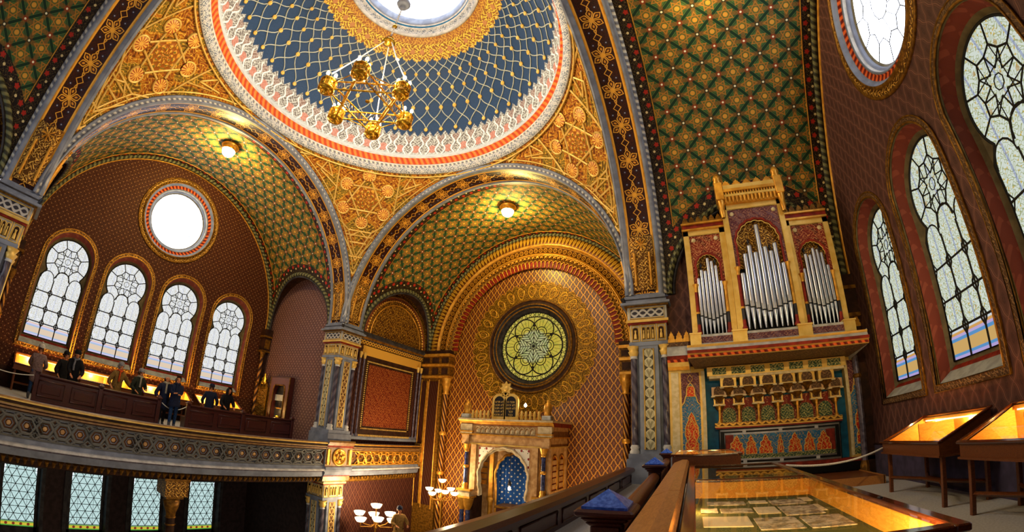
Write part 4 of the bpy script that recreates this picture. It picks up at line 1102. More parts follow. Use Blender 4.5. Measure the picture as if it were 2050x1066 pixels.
    b = MB(T); b.box(-.08, W+.1, -.08, W+.1, ZF, ZF+.6, 0); b.build('base', 'stone_blue', o)
    b = MB(T); b.box(-.0, W+.06, -.0, W+.06, 3.9, 5.0, 0); b.build('core', 'stone_blue', o)
    return o
pier(-1, 1, 'corner_pier', 'carved corner pier with leaf panels between the left gallery and the ark bay')
pier(1, 1, 'corner_pier', 'tall grey pier with carved leaf panel and dark side columns left of the organ')
pier(-1, -1, 'corner_pier', 'gilded corner pier left of the far gallery and its four windows')
pier(1, -1, 'corner_pier', 'corner pier behind the viewer')

# cornices along the side walls at springing level
def side_cornice(F, s_, d0, d1, lab, mats=('stone_dark', 'gold_dark', 'braid_gold')):
    T = Fr(F((s_*SW, 0, 0)), F.A[2]*s_, F.A[1], F.A[0]*-s_); b = MB(T)
    x0, x1 = sorted((-s_*d0, -s_*d1))
    b.run(x0, x1, [(9.98, 0), (10.0, .06), (10.2, .08), (10.24, .14), (10.34, .2), (10.38, .26), (10.46, .28), (10.48, .2), (10.58, .18), (10.6, .0)], mrow=[1, 2, 0, 1, 0, 0, 0, 0, 0])
    struct(b.build('trim_6', list(mats)), lab)
side_cornice(F_E, -1, RI+WS, DE-.5, 'dark cornice over the red wall panel left of the ark'); side_cornice(F_E, 1, RI+WS, DE-.5, 'cornice of the wall right of the ark')
# slim corner pilasters at the ends of the arms
def corner_pil(F, s_, lab, mats):
    T = Fr(F((s_*SW, 0, -DE)), F.A[0]*-s_, F.A[1], F.A[2]); b = MB(T if s_ < 0 else T)
    b.box(0, .3, 5.0, 9.3, 0, .3, 0); b.lathe([(.09, 5.4), (.09, 9.0)], 8, 1, (.34, 0, .34), up='y'); b.lathe([(.09, 9.0), (.16, 9.3)], 8, 2, (.34, 0, .34), up='y')
    b.lathe([(.14, 5.1), (.14, 5.25), (.1, 5.4)], 8, 2, (.34, 0, .34), up='y'); b.lathe([(.1, 7.6), (.14, 7.66), (.1, 7.72)], 8, 2, (.34, 0, .34), up='y')
    b.box(0, .5, 9.3, 9.4, 0, .5, 2); b.box(0, .44, 9.4, 10.1, 0, .44, 0); b.box(.06, .38, 9.5, 10.0, .44, .46, 2); b.box(0, .52, 10.1, 10.2, 0, .52, 2); b.box(0, .46, 10.2, 10.55, 0, .46, 0)
    struct(b.build('trim_7', mats), lab)
corner_pil(F_N, 1, 'slim gilt corner column beside the rightmost of the four far windows', ['dark_brown', 'rope_gold', 'gold_dark'])
corner_pil(F_N, -1, 'slim corner column at the far left', ['dark_brown', 'rope_gold', 'gold_dark'])
corner_pil(F_S, -1, 'dark corner column right of the organ', ['dark_brown', 'purple_marble', 'gold_dark'])
# red dotted panel on the wall left of the ark, flanked by thin shafts
T = Fr((-SW, 0, 0), (0, 1, 0), (0, 0, 1), (1, 0, 0)); b = MB(T)
b.box(8.15, 11.95, 5.75, 9.5, 0, .05, 0); b.poly([(8.45, 6.15), (11.65, 6.15), (11.65, 9.1), (8.45, 9.1)], (), .055, 1)
for k in range(34):
    for yy in (6.02, 9.22): b.box(8.3+k*.1+.02, 8.3+k*.1+.075, yy-.02, yy+.04, .05, .09, 2)
for k in range(32):
    for xx in (8.3, 11.75): b.box(xx-.02, xx+.04, 6.1+k*.1, 6.155+k*.1, .05, .09, 2)
b.box(7.9, 12.4, 9.5, 9.95, 0, .07, 4); b.run(7.6, 12.5, [(5.5, 0), (5.5, .12), (5.62, .12), (5.66, .07), (5.75, .06)], 3)
for k in range(44): b.box(8.2+k*.085, 8.2+k*.085+.04, 5.66, 5.75, .05, .1, 2)
for xx in (7.75, 8.02, 12.15, 12.42): 
    b.lathe([(.07, 5.66), (.07, 5.75), (.045, 5.8), (.045, 9.3)], 8, 5, (xx, 0, .12), up='y'); b.lathe([(.05, 9.3), (.09, 9.5), (.09, 9.6)], 8, 2, (xx, 0, .12), up='y')
struct(b.build('trim_8', ['dark_brown', 'panel_red', 'gold_pale', 'stone_blue', 'braid_gold', 'purple_marble']), 'red wall panel in a dotted gold frame left of the ark')

# galleries -------------------------------------------------
def gallery(F, name_slab, lab, end):
    b = MB(F); b.box(-SW, SW, 3.95, ZG+(.12 if F is F_N else 0), -DE, -RI-(.25 if F is F_N else .1), 0)
    b.box(-SW, SW, 3.9, 3.95, -DE, -RI-.2, 1)
    return struct(b.build(name_slab, ['carpet', 'plaster_dark']), lab)
gallery(F_N, 'floor', 'floor slab of the far gallery', 0)
gallery(F_S, 'floor', 'pale grey carpeted floor of the near gallery', 0)
gallery(F_W, 'floor', 'floor slab of the west gallery', 0)
def parapet(F, x0, x1, D, label, name='gallery_parapet', lit='ochre_rail', plain=False, panels=True, sm='parapet_stone'):
    T = F.at(0, 0, -D); o = thing(name, label, 'gallery parapet', tuple(F((0.5*(x0+x1), ZG, -D-.1))))
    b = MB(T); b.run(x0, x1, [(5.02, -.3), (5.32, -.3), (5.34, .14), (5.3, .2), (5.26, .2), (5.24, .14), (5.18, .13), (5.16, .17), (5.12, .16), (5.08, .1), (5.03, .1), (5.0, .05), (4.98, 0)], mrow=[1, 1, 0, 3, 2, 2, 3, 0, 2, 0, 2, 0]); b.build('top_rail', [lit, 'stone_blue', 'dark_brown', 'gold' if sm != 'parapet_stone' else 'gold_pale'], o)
    b = MB(T); b.run(x0, x1, [(4.98, 0), (4.98, -.02), (4.32, -.02), (4.32, .0)], mrow=[0, 0, 0])
    b.build('field', 'parapet_field', o)
    b = MB(T); b.run(x0, x1, [(4.36, 0), (4.30, .05), (4.2, .08), (4.18, .16), (4.12, .18), (4.08, .1), (4.06, .06), (3.95, .04), (3.86, .0), (3.84, -.1), (3.74, -.12), (3.7, -.2), (3.6, -.25)], mrow=[0, 0, 1, 1, 2, 2, 3, 3, 4, 4, 4, 4])
    w = .2; n = int((x1-x0)/w)
    for k in range(n):
        xx = x0+w*(k+.5); b.tube([(xx, 3.82, -.05), (xx, 3.66, -.12)], [.075, .03], 6, 5)
    b.build('lower_cornice', ['stone_blue', 'stone_white', 'purple_marble', 'stone_blue', 'dark_brown', 'gold_dark'], o)
    if panels:
        # interlaced strapwork : period of 3.2 m with a six pointed star
        b = MB(T); H0, H1 = 4.36, 4.98; mid = (H0+H1)/2; hh = (H1-H0)/2; per = 3.0
        def st(p, r=.045, m=0, z=.03, cl=False):
            p = [q for q in p]
            if all(x0-.02 < q[0] < x1+.02 for q in p): b.tube([(q[0], q[1], z) for q in p], r, 4, m, closed=cl)
        k0 = math.floor(x0/per); 
        for kk in range(int(k0)-1, int(x1/per)+2):
            c = kk*per+per/2
            for dx in np.arange(-per/2, per/2-.01, per/6):
                cc = c+dx+per/12
                hx = [(cc+.235*math.cos(math.radians(a)), mid+.22*math.sin(math.radians(a))) for a in range(0, 360, 60)]
                isstar = abs(abs(dx+per/12)) < .01
                st(hx, .048, 0, .03, True)
                st([(cc+.12*math.cos(math.radians(a)), mid+.115*math.sin(math.radians(a))) for a in range(0, 360, 60)], .014, 1, .02, True)
                if x0+.1 < cc < x1-.1: b.lathe([(.07, 0), (.06, .03), (.03, .02), (.001, .05)], 6, 2, (cc, mid, -.0)) 
                # chevrons above and below
                for s_ in (-1, 1):
                    st([(cc-.25, mid+s_*hh), (cc-.12, mid+s_*.2), (cc+.12, mid+s_*.2), (cc+.25, mid+s_*hh)], .045)
                    st([(cc+.25-.14, mid+s_*(hh-.05)), (cc+.25, mid+s_*.13), (cc+.25+.14, mid+s_*(hh-.05))], .034, 0)
                    st([(cc-.12, mid+s_*(hh-.035)), (cc+.12, mid+s_*(hh-.035))], .014, 1)
                if x0+.3 < cc+.25 < x1-.2:
                    st([(cc+.25-.04, mid), (cc+.25, mid+.09), (cc+.25+.04, mid), (cc+.25, mid-.09)], .016, 0, .03, True)
            for s_ in (-1, 1):
                st([(c+.2*math.sin(t)*0+.24*math.cos(math.radians(a)), mid+s_*.0+.24*math.sin(math.radians(a))*1.0) for t, a in ((0, 90), (0, 210), (0, 330))] if s_ > 0 else [(c+.24*math.cos(math.radians(a)), mid+.24*math.sin(math.radians(a))) for a in (270, 30, 150)], .03, 0, .05, True)
                for q in (-1, 1): st([(c+q*per/2-.2, mid+s_*hh), (c+q*per/2+.2, mid-s_*hh)], .04, 0, .045)
            for s_ in (-1, 1): st([(max(x0, c-per/2), mid+s_*hh), (min(x1, c+per/2), mid+s_*hh)], .03)
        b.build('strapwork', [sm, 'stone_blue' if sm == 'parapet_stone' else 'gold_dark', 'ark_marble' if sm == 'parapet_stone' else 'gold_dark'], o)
    return o
parapet(F_N, -SW+.2, 6.12, RI, 'long grey gallery parapet with interlaced stars and hexagons, far left')
# gilt corner block with rosette and the short parapet, lamplight painted in as gold, before the ark bay (same line x = -RI)
T = F_N.at(0, 0, -RI+.08); o = thing('parapet_pedestal', 'gilt pedestal with round rosette where the gallery parapet meets the corner pier', 'pedestal', (-6.2, 6.8, ZG))
b = MB(T); b.run(6.1, 7.6, [(5.1, -.08), (5.4, -.08), (5.42, .16), (5.34, .2), (5.26, .14), (5.2, .1), (5.12, .08), (5.1, .02), (4.3, .02), (4.28, .08), (4.15, .12), (4.1, .06), (3.98, .04), (3.9, -.02), (3.86, -.04), (3.72, -.06), (3.65, -.07)], mrow=[1, 1, 0, 0, 0, 2, 0, 0, 3, 1, 1, 1, 1, 2, 0, 0]); b.build('body', ['ochre_rail', 'stone_blue', 'red_trim', 'gold_dark'], o)
b = MB(T.at(6.85, 4.7, .03))
b.arc((0, 0, 0), 0, 0, 360, [(.38, 0), (.37, .05), (.32, .05), (.30, .02), (.2, .02), (.17, .05), (.12, .04)], 32)
for k in range(5): a = 72*k+18; b.tube([(*P2(.1, a), .05), (*P2(.24, a), .07)], [.035, .07], 6, 0)
b.lathe([(.07, 0), (.05, .09), (.001, .1)], 8, 0)
for s_ in (-1, 1):
    for zz in (-.32, .32): b.tube([(s_*.5, -.33, 0), (s_*.5, .33, 0)], .025, 5, 0)
    b.box(s_*.62-.06, s_*.62+.06, -.33, .33, 0, .03, 0)
b.build('rosette', 'gold', o)
parapet(F_N, 7.6, 12.5, RI-.0, 'short parapet with star strapwork, lamplight painted in as gold, below the red wall panel', lit='ochre_rail', sm='gold')  # gold strapwork colour stands in for orange lamplight from below
b = MB(F_N.at(0, 0, -RI)); b.bbox(12.45, 12.95, 4.2, 5.45, -.3, .14, .02, 0); b.box(12.5, 12.9, 4.45, 4.95, .14, .17, 1); tag(b.build('parapet_pedestal', ['gold_dark', 'gold']), 'small gilt end pedestal of the short parapet beside the ark wall pilaster', 'pedestal')
parapet(F_W, -6.1, 6.1, RI, 'west gallery parapet outside the picture')
# wall under the short parapet (north side of the ark bay, below gallery)
T = Fr((-SW, 0, 0), (0, 1, 0), (0, 0, 1), (1, 0, 0)); b = MB(T); b.run(7.5, 13, [(3.55, .1), (3.6, .16), (3.95, .2), (5.0, .25), (5.02, .0)], 0); struct(b.build('trim_9', 'gold_dark'), 'ledge carrying the short parapet')
# column with gilt capital under the far gallery
o = thing('gallery_column', 'slim column with broad gilt capital under the far gallery', 'column', (-6.75, 0.0, ZF))
b = MB(); c = (-6.75, 0.03, 0); b.lathe([(.17, ZF+.3), (.15, 2.3)], 14, 0, c)
for zz in (1.0, 1.6, 2.05, 2.3): b.lathe([(.16, zz-.03), (.19, zz), (.16, zz+.03)], 14, 1, c)
b.build('shaft', ['dark_brown', 'gold_dark'], o)
b = MB(); b.lathe([(.16, 2.3), (.17, 2.45), (.24, 2.6), (.3, 2.85), (.25, 2.88), (.3, 2.93)], 12, 0, c); b.box(c[0]-.3, c[0]+.3, c[1]-.3, c[1]+.3, 2.95, 3.05, 0); b.box(c[0]-.42, c[0]+.42, c[1]-.4, c[1]+.4, 3.05, 3.55, 1); b.box(c[0]-.45, c[0]+.45, c[1]-.45, c[1]+.45, 3.55, 3.64, 0)
b.build('capital', ['gold_dark', 'scroll_gold'], o)
b = MB(); b.bbox(c[0]-.3, c[0]+.3, c[1]-.3, c[1]+.3, ZF, ZF+.3, .03); b.build('base', 'stone_blue', o)
b = MB(F_N); b.box(-SW, SW, 3.62, 3.95, -RI-.75, -RI-.3, 0); struct(b.build('trim_10', 'plaster_dark'), 'beam under the far gallery')

# unseen west windows, glowing panes added to give the hall daylight
for i, x in enumerate(WC):
    T = F_W.at(x, 0, -DE+.06); o = sthing('window_%d' % (20+i), 'unseen tall west window added for daylight')
    b = MB(T); b.poly(archpoly(.93, 7.3, 10.54), (), 0, 0); b.build('pane', 'glass_west', o)
    b = MB(T); b.prism(archpoly(1.1, 7.1, 10.54), -.03, .05, 0, [archpoly(.92, 7.31, 10.54)]); b.build('window_surround', 'gold_dark', o)

for F, s_ in ((F_E, -1), (F_E, 1), (F_W, 1)):
    T = Fr(F((s_*SW, 0, 0)), F.A[2]*s_, F.A[1], F.A[0]*-s_); b = MB(T); cx = -s_*LC
    for r_, w_, m_ in ((2.42, .035, 1), (2.2, .05, 2), (1.95, .03, 0)): b.tube([(cx+r_*math.cos(t), ZS+r_*math.sin(t), .02) for t in np.linspace(0, PI, 50)], w_, 6, m_)
    b.arc((cx, ZS, .012), 0, 0, 180, [(2.4, 0), (2.24, 0)], 40, 3, uvR=2.3)
    for k in range(15): a = PI*(k+.5)/15; b.lathe([(.09, 0), (.06, .03), (.001, .04)], 7, 1, (cx+1.75*math.cos(a), ZS+1.75*math.sin(a), .01))
    struct(b.build('trim_11', ['gold', 'gold_dark', 'bead_gold', 'scroll_red']), 'ringed lunette moulding on the side wall of the bay')

b = MB(F_S.at(0, 0, -DE)); b.box(-SW, SW, ZG-.02, 5.78, 0, .03, 0); b.box(-SW, SW, 5.78, 5.82, 0, .05, 1); struct(b.build('baseboard_south', ['plaster_mauve', 'dark_brown']), 'plain dark violet dado behind the sloping cases')
b = MB(F_N.at(0, 0, -DE)); b.box(-SW, SW, ZG+.1, 5.9, 0, .03, 0); struct(b.build('baseboard_north', 'dark_brown'), 'dark dado under the far windows')
# ================================================================= ORGAN
FO = Fr((0, 6.3, 0), (1, 0, 0), (0, 0, 1), (0, -1, 0))
FO2 = Fr((.837, 5.078, .641), (.9, 0, 0), (0, 0, .9), (0, -.9, 0))    # the pipe case stands forward on the projecting cornice, built at nine tenths size
org = thing('pipe_organ', 'gilded pipe organ with three fields of silver pipes over a red and blue painted base', 'organ', (10.3, 6.3, 5.2))
b = MB(FO)                                                   # body and side piers of the base
b.box(7.35, 8.37, 5.5, 8.3, -.3, 0, 0); b.box(12.33, 13.0, 5.5, 8.3, -.3, 0, 0); b.box(8.37, 12.33, 5.2, 8.3, -.3, -.22, 4)
for xa, xb in ((7.42, 7.62), (8.28, 8.37), (12.33, 12.4), (13.0, 13.0)): b.box(xa, xb+.01, 5.55, 8.15, 0, .03, 1)
b.box(7.35, 8.37, 5.4, 5.5, -.3, .04, 2); b.box(12.33, 13.0, 5.4, 5.5, -.3, .04, 2); b.box(8.37, 12.33, 5.4, 5.5, -.3, .04, 2); b.box(7.35, 13.0, 5.17, 5.4, -.3, .02, 3)
b.build('base_body', ['gold_pale', 'cream', 'red_trim', 'black', 'teal'], org)
for x0, x1 in ((7.7, 8.22), (12.43, 12.95)):               # painted side panels
    b = MB(FO); c = (x0+x1)/2; w = x1-x0
    b.poly([(x0, 5.58), (x1, 5.58), (x1, 8.12), (x0, 8.12)], (), .005, 0)
    b.poly([(x0, 7.2), (c-w*.28, 7.35), (c-w*.2, 7.7), (c, 7.85), (c+w*.2, 7.7), (c+w*.28, 7.35), (x1, 7.2), (x1, 8.12), (x0, 8.12)], (), .01, 1)
    tube2(b, [(x0, 7.2), (c-w*.36, 7.28), (c-w*.3, 7.42), (c-w*.22, 7.5), (c-w*.2, 7.68), (c-w*.1, 7.78), (c, 7.82), (c+w*.1, 7.78), (c+w*.2, 7.68), (c+w*.22, 7.5), (c+w*.3, 7.42), (c+w*.36, 7.28), (x1, 7.2)], .018, .015, 4, 3)
    tube2(b, [(c, 7.84), (c-.08, 7.95), (c, 8.06), (c+.08, 7.95)], .016, .015, 4, 3, True)
    b.poly(off(archpoly(.11, 7.45, 7.62, 10), c), (), .02, 2); tube2(b, off(archpoly(.12, 7.44, 7.62, 10), c), .012, .02, 4, 3, True)
    q = [(c-.18, 5.85), (c+.18, 5.85), (c+.18, 6.1), (c+.13, 6.2), (c+.19, 6.35), (c+.17, 6.6), (c+.1, 6.75), (c+.07, 6.88), (c, 7.0), (c-.07, 6.88), (c-.1, 6.75), (c-.17, 6.6), (c-.19, 6.35), (c-.13, 6.2), (c-.18, 6.1)]
    b.poly(q, (), .02, 2); tube2(b, q, .014, .022, 4, 3, True)
    for s_ in (-1, 1): tube2(b, [(c+s_*.02, 5.9), (c+s_*.12, 6.15), (c+s_*.03, 6.4), (c+s_*.11, 6.55), (c, 6.85)], .01, .022, 4, 3)
    b.poly([(x0, 5.58), (x1, 5.58), (x1, 5.75), (x0, 5.75)], (), .012, 4)
    b.build('painted_side_panel', ['scroll_bluegold', 'scroll_mauve', 'scroll_redgold', 'gold_pale', 'scroll_greengold'], org)
b = MB(FO)                                                   # knee panel
b.poly([(8.7, 5.5), (12.08, 5.5), (12.08, 6.48), (8.7, 6.48)], (), -.05, 0)
for q, r_ in (([(8.74, 5.53), (12.04, 5.53), (12.04, 6.45), (8.74, 6.45)], .03), ([(8.86, 5.64), (11.92, 5.64), (11.92, 6.35), (8.86, 6.35)], .03)): tube2(b, q, r_, -.04, 4, 1, True)
for x in (9.4, 10.4, 11.4):
    for y in (5.585, 6.4): b.box(x-.05, x+.05, y-.04, y+.04, -.05, -.02, 1)
b.poly([(8.88, 5.66), (11.9, 5.66), (11.9, 6.33), (8.88, 6.33)], (), -.04, 2); b.poly([(9.1, 5.66), (11.65, 5.66), (11.65, 6.33), (9.1, 6.33)], (), -.037, 3); b.poly([(8.88, 5.66), (11.9, 5.66), (11.9, 5.76), (8.88, 5.76)], (), -.034, 5)
for i in range(7):
    c = 9.18+.4*i; w = [.2, .15, .18, .08, .18, .15, .2][i]
    q = [(c-w, 5.78), (c+w, 5.78), (c+w, 5.92), (c+w*.75, 5.98), (c+w*.8, 6.08), (c+w*.4, 6.14), (c+w*.3, 6.22), (c, 6.29), (c-w*.3, 6.22), (c-w*.4, 6.14), (c-w*.8, 6.08), (c-w*.75, 5.98), (c-w, 5.92)]
    b.poly(q, (), -.03, 4); tube2(b, q, .012, -.027, 4, 6, True); tube2(b, [(c-w*.5, 5.8), (c-w*.2, 6.0), (c, 6.15), (c+w*.2, 6.0), (c+w*.5, 5.8)], .009, -.027, 4, 6)
b.build('knee_panel', ['black', 'stone_white', 'red_trim', 'scroll_bluegold', 'scroll_redgold', 'scroll_greengold', 'gold_pale'], org)
b = MB(FO); b.box(8.62, 12.12, 6.5, 6.54, -.22, .05, 1); b.box(8.6, 12.14, 6.54, 6.66, -.22, .02, 0); b.run(8.6, 12.14, [(6.56, .024), (6.65, .024)], 2, cap=False); b.build('ledge', ['gold_pale', 'red_trim', 'braid_gold'], org)
b = MB(FO)
for k in range(6):
    x = 8.75+.542*k; c = x+.271; b.poly([(x, 6.66), (x+.542, 6.66), (x+.542, 7.35), (x, 7.35)], (), -.2, 0)
    b.poly(off(archpoly(.19, 6.68, 6.9, 10), c), (), -.19, 1)
    for s_ in (-1, 1): b.poly([(c+s_*.12-.1, 7.1), (c+s_*.12+.1, 7.1), (c+s_*.12+.09, 7.25), (c+s_*.12, 7.36), (c+s_*.12-.09, 7.25)], (), -.18, 2)
b.build('arcade_back', ['scroll_red', 'scroll_greengold', 'red_trim'], org)
for k in range(7):
    b = MB(FO); c = (8.75+.542*k, 0, -.04)
    b.lathe([(.06, 6.66), (.06, 6.7), (.035, 6.74), (.035, 7.02), (.05, 7.05), (.04, 7.08), (.07, 7.16)], 8, 0, c, up='y'); b.build('arcade_column', 'gold', org)
# stepped corbel canopy
b = MB(FO)
for tier_, (y0, y1, z, n, m) in enumerate(((7.16, 7.4, .0, 7, 0), (7.4, 7.66, .12, 7, 1), (7.62, 7.9, .26, 6, 0))):
    for k in range(n):
        c = 8.75+.542*k+(.271 if n == 6 else 0); hw = (.15, .2, .22)[tier_]
        b.box(c-hw, c+hw, y0, y1, -.22, z, m); b.box(c-hw-.02, c+hw+.02, y0-.02, y0+.02, -.2, z+.015, 3)
        b.lathe([(.03, y0-.18), (.1, y0-.1), (hw, y0)], 6, 2, (c, 0, z-.12), up='y')
        b.poly(off(archpoly(hw*.7, y0+.04, y0+.14, 8), c), (), z+.004, 4)
for k in range(6):
    c = 8.75+.542*k+.271; b.box(c-.14, c+.14, 7.4, 7.62, -.2, -.02, 2)
b.box(8.5, 12.25, 7.88, 7.95, -.22, .3, 3); b.box(8.45, 12.3, 7.95, 8.2, -.22, .32, 0)
for k in range(7): x = 8.6+.53*k; b.poly([(x, 7.98), (x+.38, 7.98), (x+.38, 8.17), (x, 8.17)], (), .325, 5)
b.build('canopy', ['gold_pale', 'ark_marble', 'gold_dark', 'cream', 'scroll_brown', 'scroll_greengold'], org)
b = MB(FO2)                                                   # main cornice with red dentils, inclined carved soffit
b.run(7.95, 12.95, [(8.44, .58), (8.46, .62), (8.53, .62), (8.56, .7), (8.64, .72), (8.66, .62), (8.74, .6), (8.8, .64), (8.84, .3)], mrow=[1, 2, 1, 3, 3, 4, 1, 4])
for xx in (7.95, 12.95): b.face([(xx, 8.44, .58), (xx, 8.84, .6), (xx, 8.84, -1.3), (xx, 8.3, -1.3)], 4)
b.T = IDN
fx0, fx1, fy, fz = .837+.9*7.95, .837+.9*12.95, 5.078-.9*.58, .641+.9*8.44
b.grid([[(fx0, fy, fz), (8.1, 6.0, 8.22), (8.1, 6.35, 8.22)], [(fx1, fy, fz), (12.5, 6.0, 8.22), (12.5, 6.35, 8.22)]], 0, [[(0, 0), (0, .8), (0, 1.1)], [(4.5, 0), (4.5, .8), (4.5, 1.1)]], sm=False)
b.T = FO
b.run(7.35, 7.97, [(8.2, .1), (8.3, .14), (8.42, .18), (8.5, .2), (8.6, .26), (8.66, .2), (8.84, .18), (8.9, .1), (9.02, .1), (9.04, .0)], mrow=[5, 1, 2, 3, 4, 4, 4, 0, 1])
b.build('cornice', ['scroll_brown', 'gold_pale', 'dentil_red', 'red_trim', 'stone_light', 'gold'], org)
b = MB(FO2)                                                   # plinth under the pipe case
b.box(8.08, 12.72, 8.84, 9.15, -1.2, .3, 0); b.run(8.08, 12.72, [(8.9, .305), (9.08, .305)], 1, cap=False)
for xa, xb in ((8.05, 8.36), (9.25, 9.66), (11.1, 11.5), (12.42, 12.75)): b.box(xa, xb, 8.84, 9.2, -.3, .36, 2); b.box(xa-.02, xb+.02, 9.16, 9.2, -.3, .4, 2)
b.build('case_plinth', ['stone_light', 'scroll_mauve', 'gold_pale'], org)
# crest pieces either side of the case
for x0, x1, n in ((7.38, 8.05, 3), (12.78, 13.0, 1)):
    b = MB(FO)
    for q in trefoil_crest(x0, x1, 9.03, .34, n): b.prism(q, .05, .1, 0, back=True)
    b.build('side_crest', 'gold', org)
def tower(x0, x1, zt, zf, name, npipe, heights, lips, w, centre=False):
    """carved case field between x0 and x1; zf = front plane"""
    cx = (x0+x1)/2; a0, a1 = x0+.16, x1-.16
    b = MB(FO2)
    b.box(x0, a0, 9.15, zt, -.25, zf, 0); b.box(a1, x1, 9.15, zt, -.25, zf, 0); b.box(x0, x1, zt-.16, zt, -.25, zf, 0)
    b.poly([(x0, 9.15), (x1, 9.15), (x1, zt), (x0, zt)], (), zf-.35, 4)
    if centre:
        b.box(x0-.02, x1+.05, zt, zt+.2, -.3, zf+.1, 2)
        for k in range(16): xx = x0+(x1-x0)*(k+.5)/16; b.tube([(xx, zt+.02, zf+.12), (xx, zt+.2, zf+.16)], [.03, .06], 5, 1)
        b.box(x0-.06, x1+.1, zt+.2, zt+.28, -.3, zf+.2, 0)
        for k in range(22): xx = x0+(x1-x0)*(k+.5)/22; b.box(xx-.025, xx+.025, zt+.28, zt+.36, -.3, zf+.2, 1)
        b.box(x0-.08, x1+.12, zt+.36, zt+.46, -.3, zf+.24, 2); b.box(x0-.08, x1+.12, zt+.46, zt+.62, -.25, zf+.2, 0)
    else:
        b.box(x0-.03, x1, zt, zt+.06, -.3, zf+.06, 1); b.box(x0, x1, zt+.06, zt+.2, -.3, zf+.02, 3); b.box(x0-.04, x1, zt+.2, zt+.26, -.3, zf+.08, 1)
    b.build(name, ['gold_pale', 'gold', 'gold', 'red_trim', 'black'], org)
    yb = zt+(.62 if centre else .26)
    b = MB(FO2)
    for q in trefoil_crest(x0+(.12 if centre else 0), x1-(.12 if centre else .02), yb, .3 if centre else .26, 5 if centre else 6): b.prism(q, zf-.05, zf+.02, 0, back=True)
    if not centre:
        pass
    b.build('crest', 'gold' if centre else 'gold_dark', org)
    if centre:
        for xx in (x0+.02, x1-.0):
            b = MB(FO2); b.bbox(xx-.13, xx+.13, zt+.1, yb+.12, zf-.12, zf+.26, .02)
            b.lathe([(.12, yb+.12), (.15, yb+.18), (.12, yb+.3), (.15, yb+.36), (.09, yb+.5), (.001, yb+.58)], 8, 0, (xx, 0, zf+.06), up='y')
            b.lathe([(.06, zt-.5), (.1, zt-.25), (.08, zt-.2), (.12, zt+.1)], 8, 0, (xx, 0, zf+.12), up='y'); b.build('finial', 'gold', org)
    # carved panel with cusped opening
    hw = (a1-a0)/2-.12; ysp = 11.3 if not centre else 11.85; top = ysp+hw*1.15
    cusp = [(cx-hw, 11.1 if centre else 10.75)]
    n = 9
    for i in range(n*6+1):
        t = PI-PI*i/(n*6); r_ = hw*(1+.045*abs(math.sin(n*t))); cusp.append((cx+r_*math.cos(t), ysp+r_*1.15*math.sin(t)))
    cusp.append((cx+hw, 11.1 if centre else 10.75))
    yl = cusp[0][1]
    b = MB(FO2)
    outer = [(a0, yl), (a1, yl), (a1, zt-.16), (a0, zt-.16)]
    # split so the opening reaches the lower edge
    b.poly([(a0, yl)]+cusp+[(a1, yl), (a1, zt-.16), (a0, zt-.16)], (), zf-.04, 0)
    tube2(b, cusp, .035, zf-.02, 5, 1); tube2(b, [(cx+(p[0]-cx)*.93, ysp+(p[1]-ysp)*.93) for p in cusp[1:-1]], .018, zf-.05, 4, 2)
    for xx in (a0+.14, a1-.14): b.lathe([(.07, 0), (.06, .04), (.001, .05)], 10, 3, (xx, zt-.32, zf-.04))
    b.poly([(cx-hw-.02, yl-.0), (cx+hw+.02, yl), (cx+hw+.02, top), (cx-hw-.02, top)], (), zf-.2, 4)
    tube2(b, [(a0, yl), (a0, zt-.17), (a1, zt-.17), (a1, yl)], .02, zf-.02, 4, 2)
    b.build('carved_panel', ['scroll_red' if not centre else 'scroll_mauve', 'red_trim', 'gold_pale', 'cream', 'scroll_gold'], org)
    # colonnettes at both sides
    for xx in (a0+.05, a1-.05):
        for zz in (zf-.02, ):
            b = MB(FO2); z0_ = 9.2
            b.lathe([(.085, z0_), (.085, z0_+.06), (.055, z0_+.12), (.05, z0_+.3)], 8, 1, (xx, 0, zz), up='y')
            b.lathe([(.05, z0_+.3), (.05, z0_+.62)], 8, 2, (xx, 0, zz), up='y'); b.lathe([(.065, z0_+.62), (.065, z0_+.68)], 8, 0, (xx, 0, zz), up='y')
            b.lathe([(.05, z0_+.68), (.045, yl-.25)], 8, 1 if xx < cx else 0, (xx, 0, zz), up='y'); b.lathe([(.05, yl-.25), (.06, yl-.2), (.05, yl-.15), (.1, yl)], 8, 0, (xx, 0, zz), up='y')
            b.build('colonnette', ['gold', 'red_trim', 'stone_dark'], org)
    # pipes
    pw = (a1-a0-.2)/npipe; r_ = pw*.5*w
    for i in range(npipe):
        x = a0+.1+pw*(i+.5); u = abs(i-(npipe-1)/2)/((npipe-1)/2); lip = lips[0]+(lips[1]-lips[0])*u; zz = zf-.02+.06*(1-u)
        b = MB(FO2)
        b.lathe([(.018, 9.2), (r_*.35, 9.24), (r_, lip-.1), (r_*1.02, lip-.02)], 10, 0, (x, 0, zz), up='y')
        b.lathe([(r_, lip), (r_, heights[i]-.03), (r_*.8, heights[i]), (.001, heights[i]-.01)], 12, 0, (x, 0, zz), up='y')
        b.box(x-r_*.7, x+r_*.7, lip-.02, lip+.16, zz+r_*.72, zz+r_*.9, 1); b.box(x-r_*.75, x+r_*.75, lip-.05, lip-.015, zz+r_*.6, zz+r_*1.02, 2)
        b.build('pipe', ['silver_pipe', 'stone_light', 'black'], org)
    for i in (0, npipe//2, npipe-1) if False else (npipe//2-2, npipe//2+2):
        x = a0+.1+pw*(i+.5); b = MB(FO2); h = heights[i]; b.lathe([(.02, h-.05), (.02, h+.12), (.05, h+.16), (.03, h+.22), (.001, h+.28)], 6, 0, (x, 0, zf-.1), up='y'); b.build('finial_knob', 'black_iron', org)
tower(8.12, 9.42, 12.55, .1, 'left_case', 7, [10.95, 11.2, 11.15, 11.55, 11.45, 11.3, 10.8], (9.62, 9.78), .88)
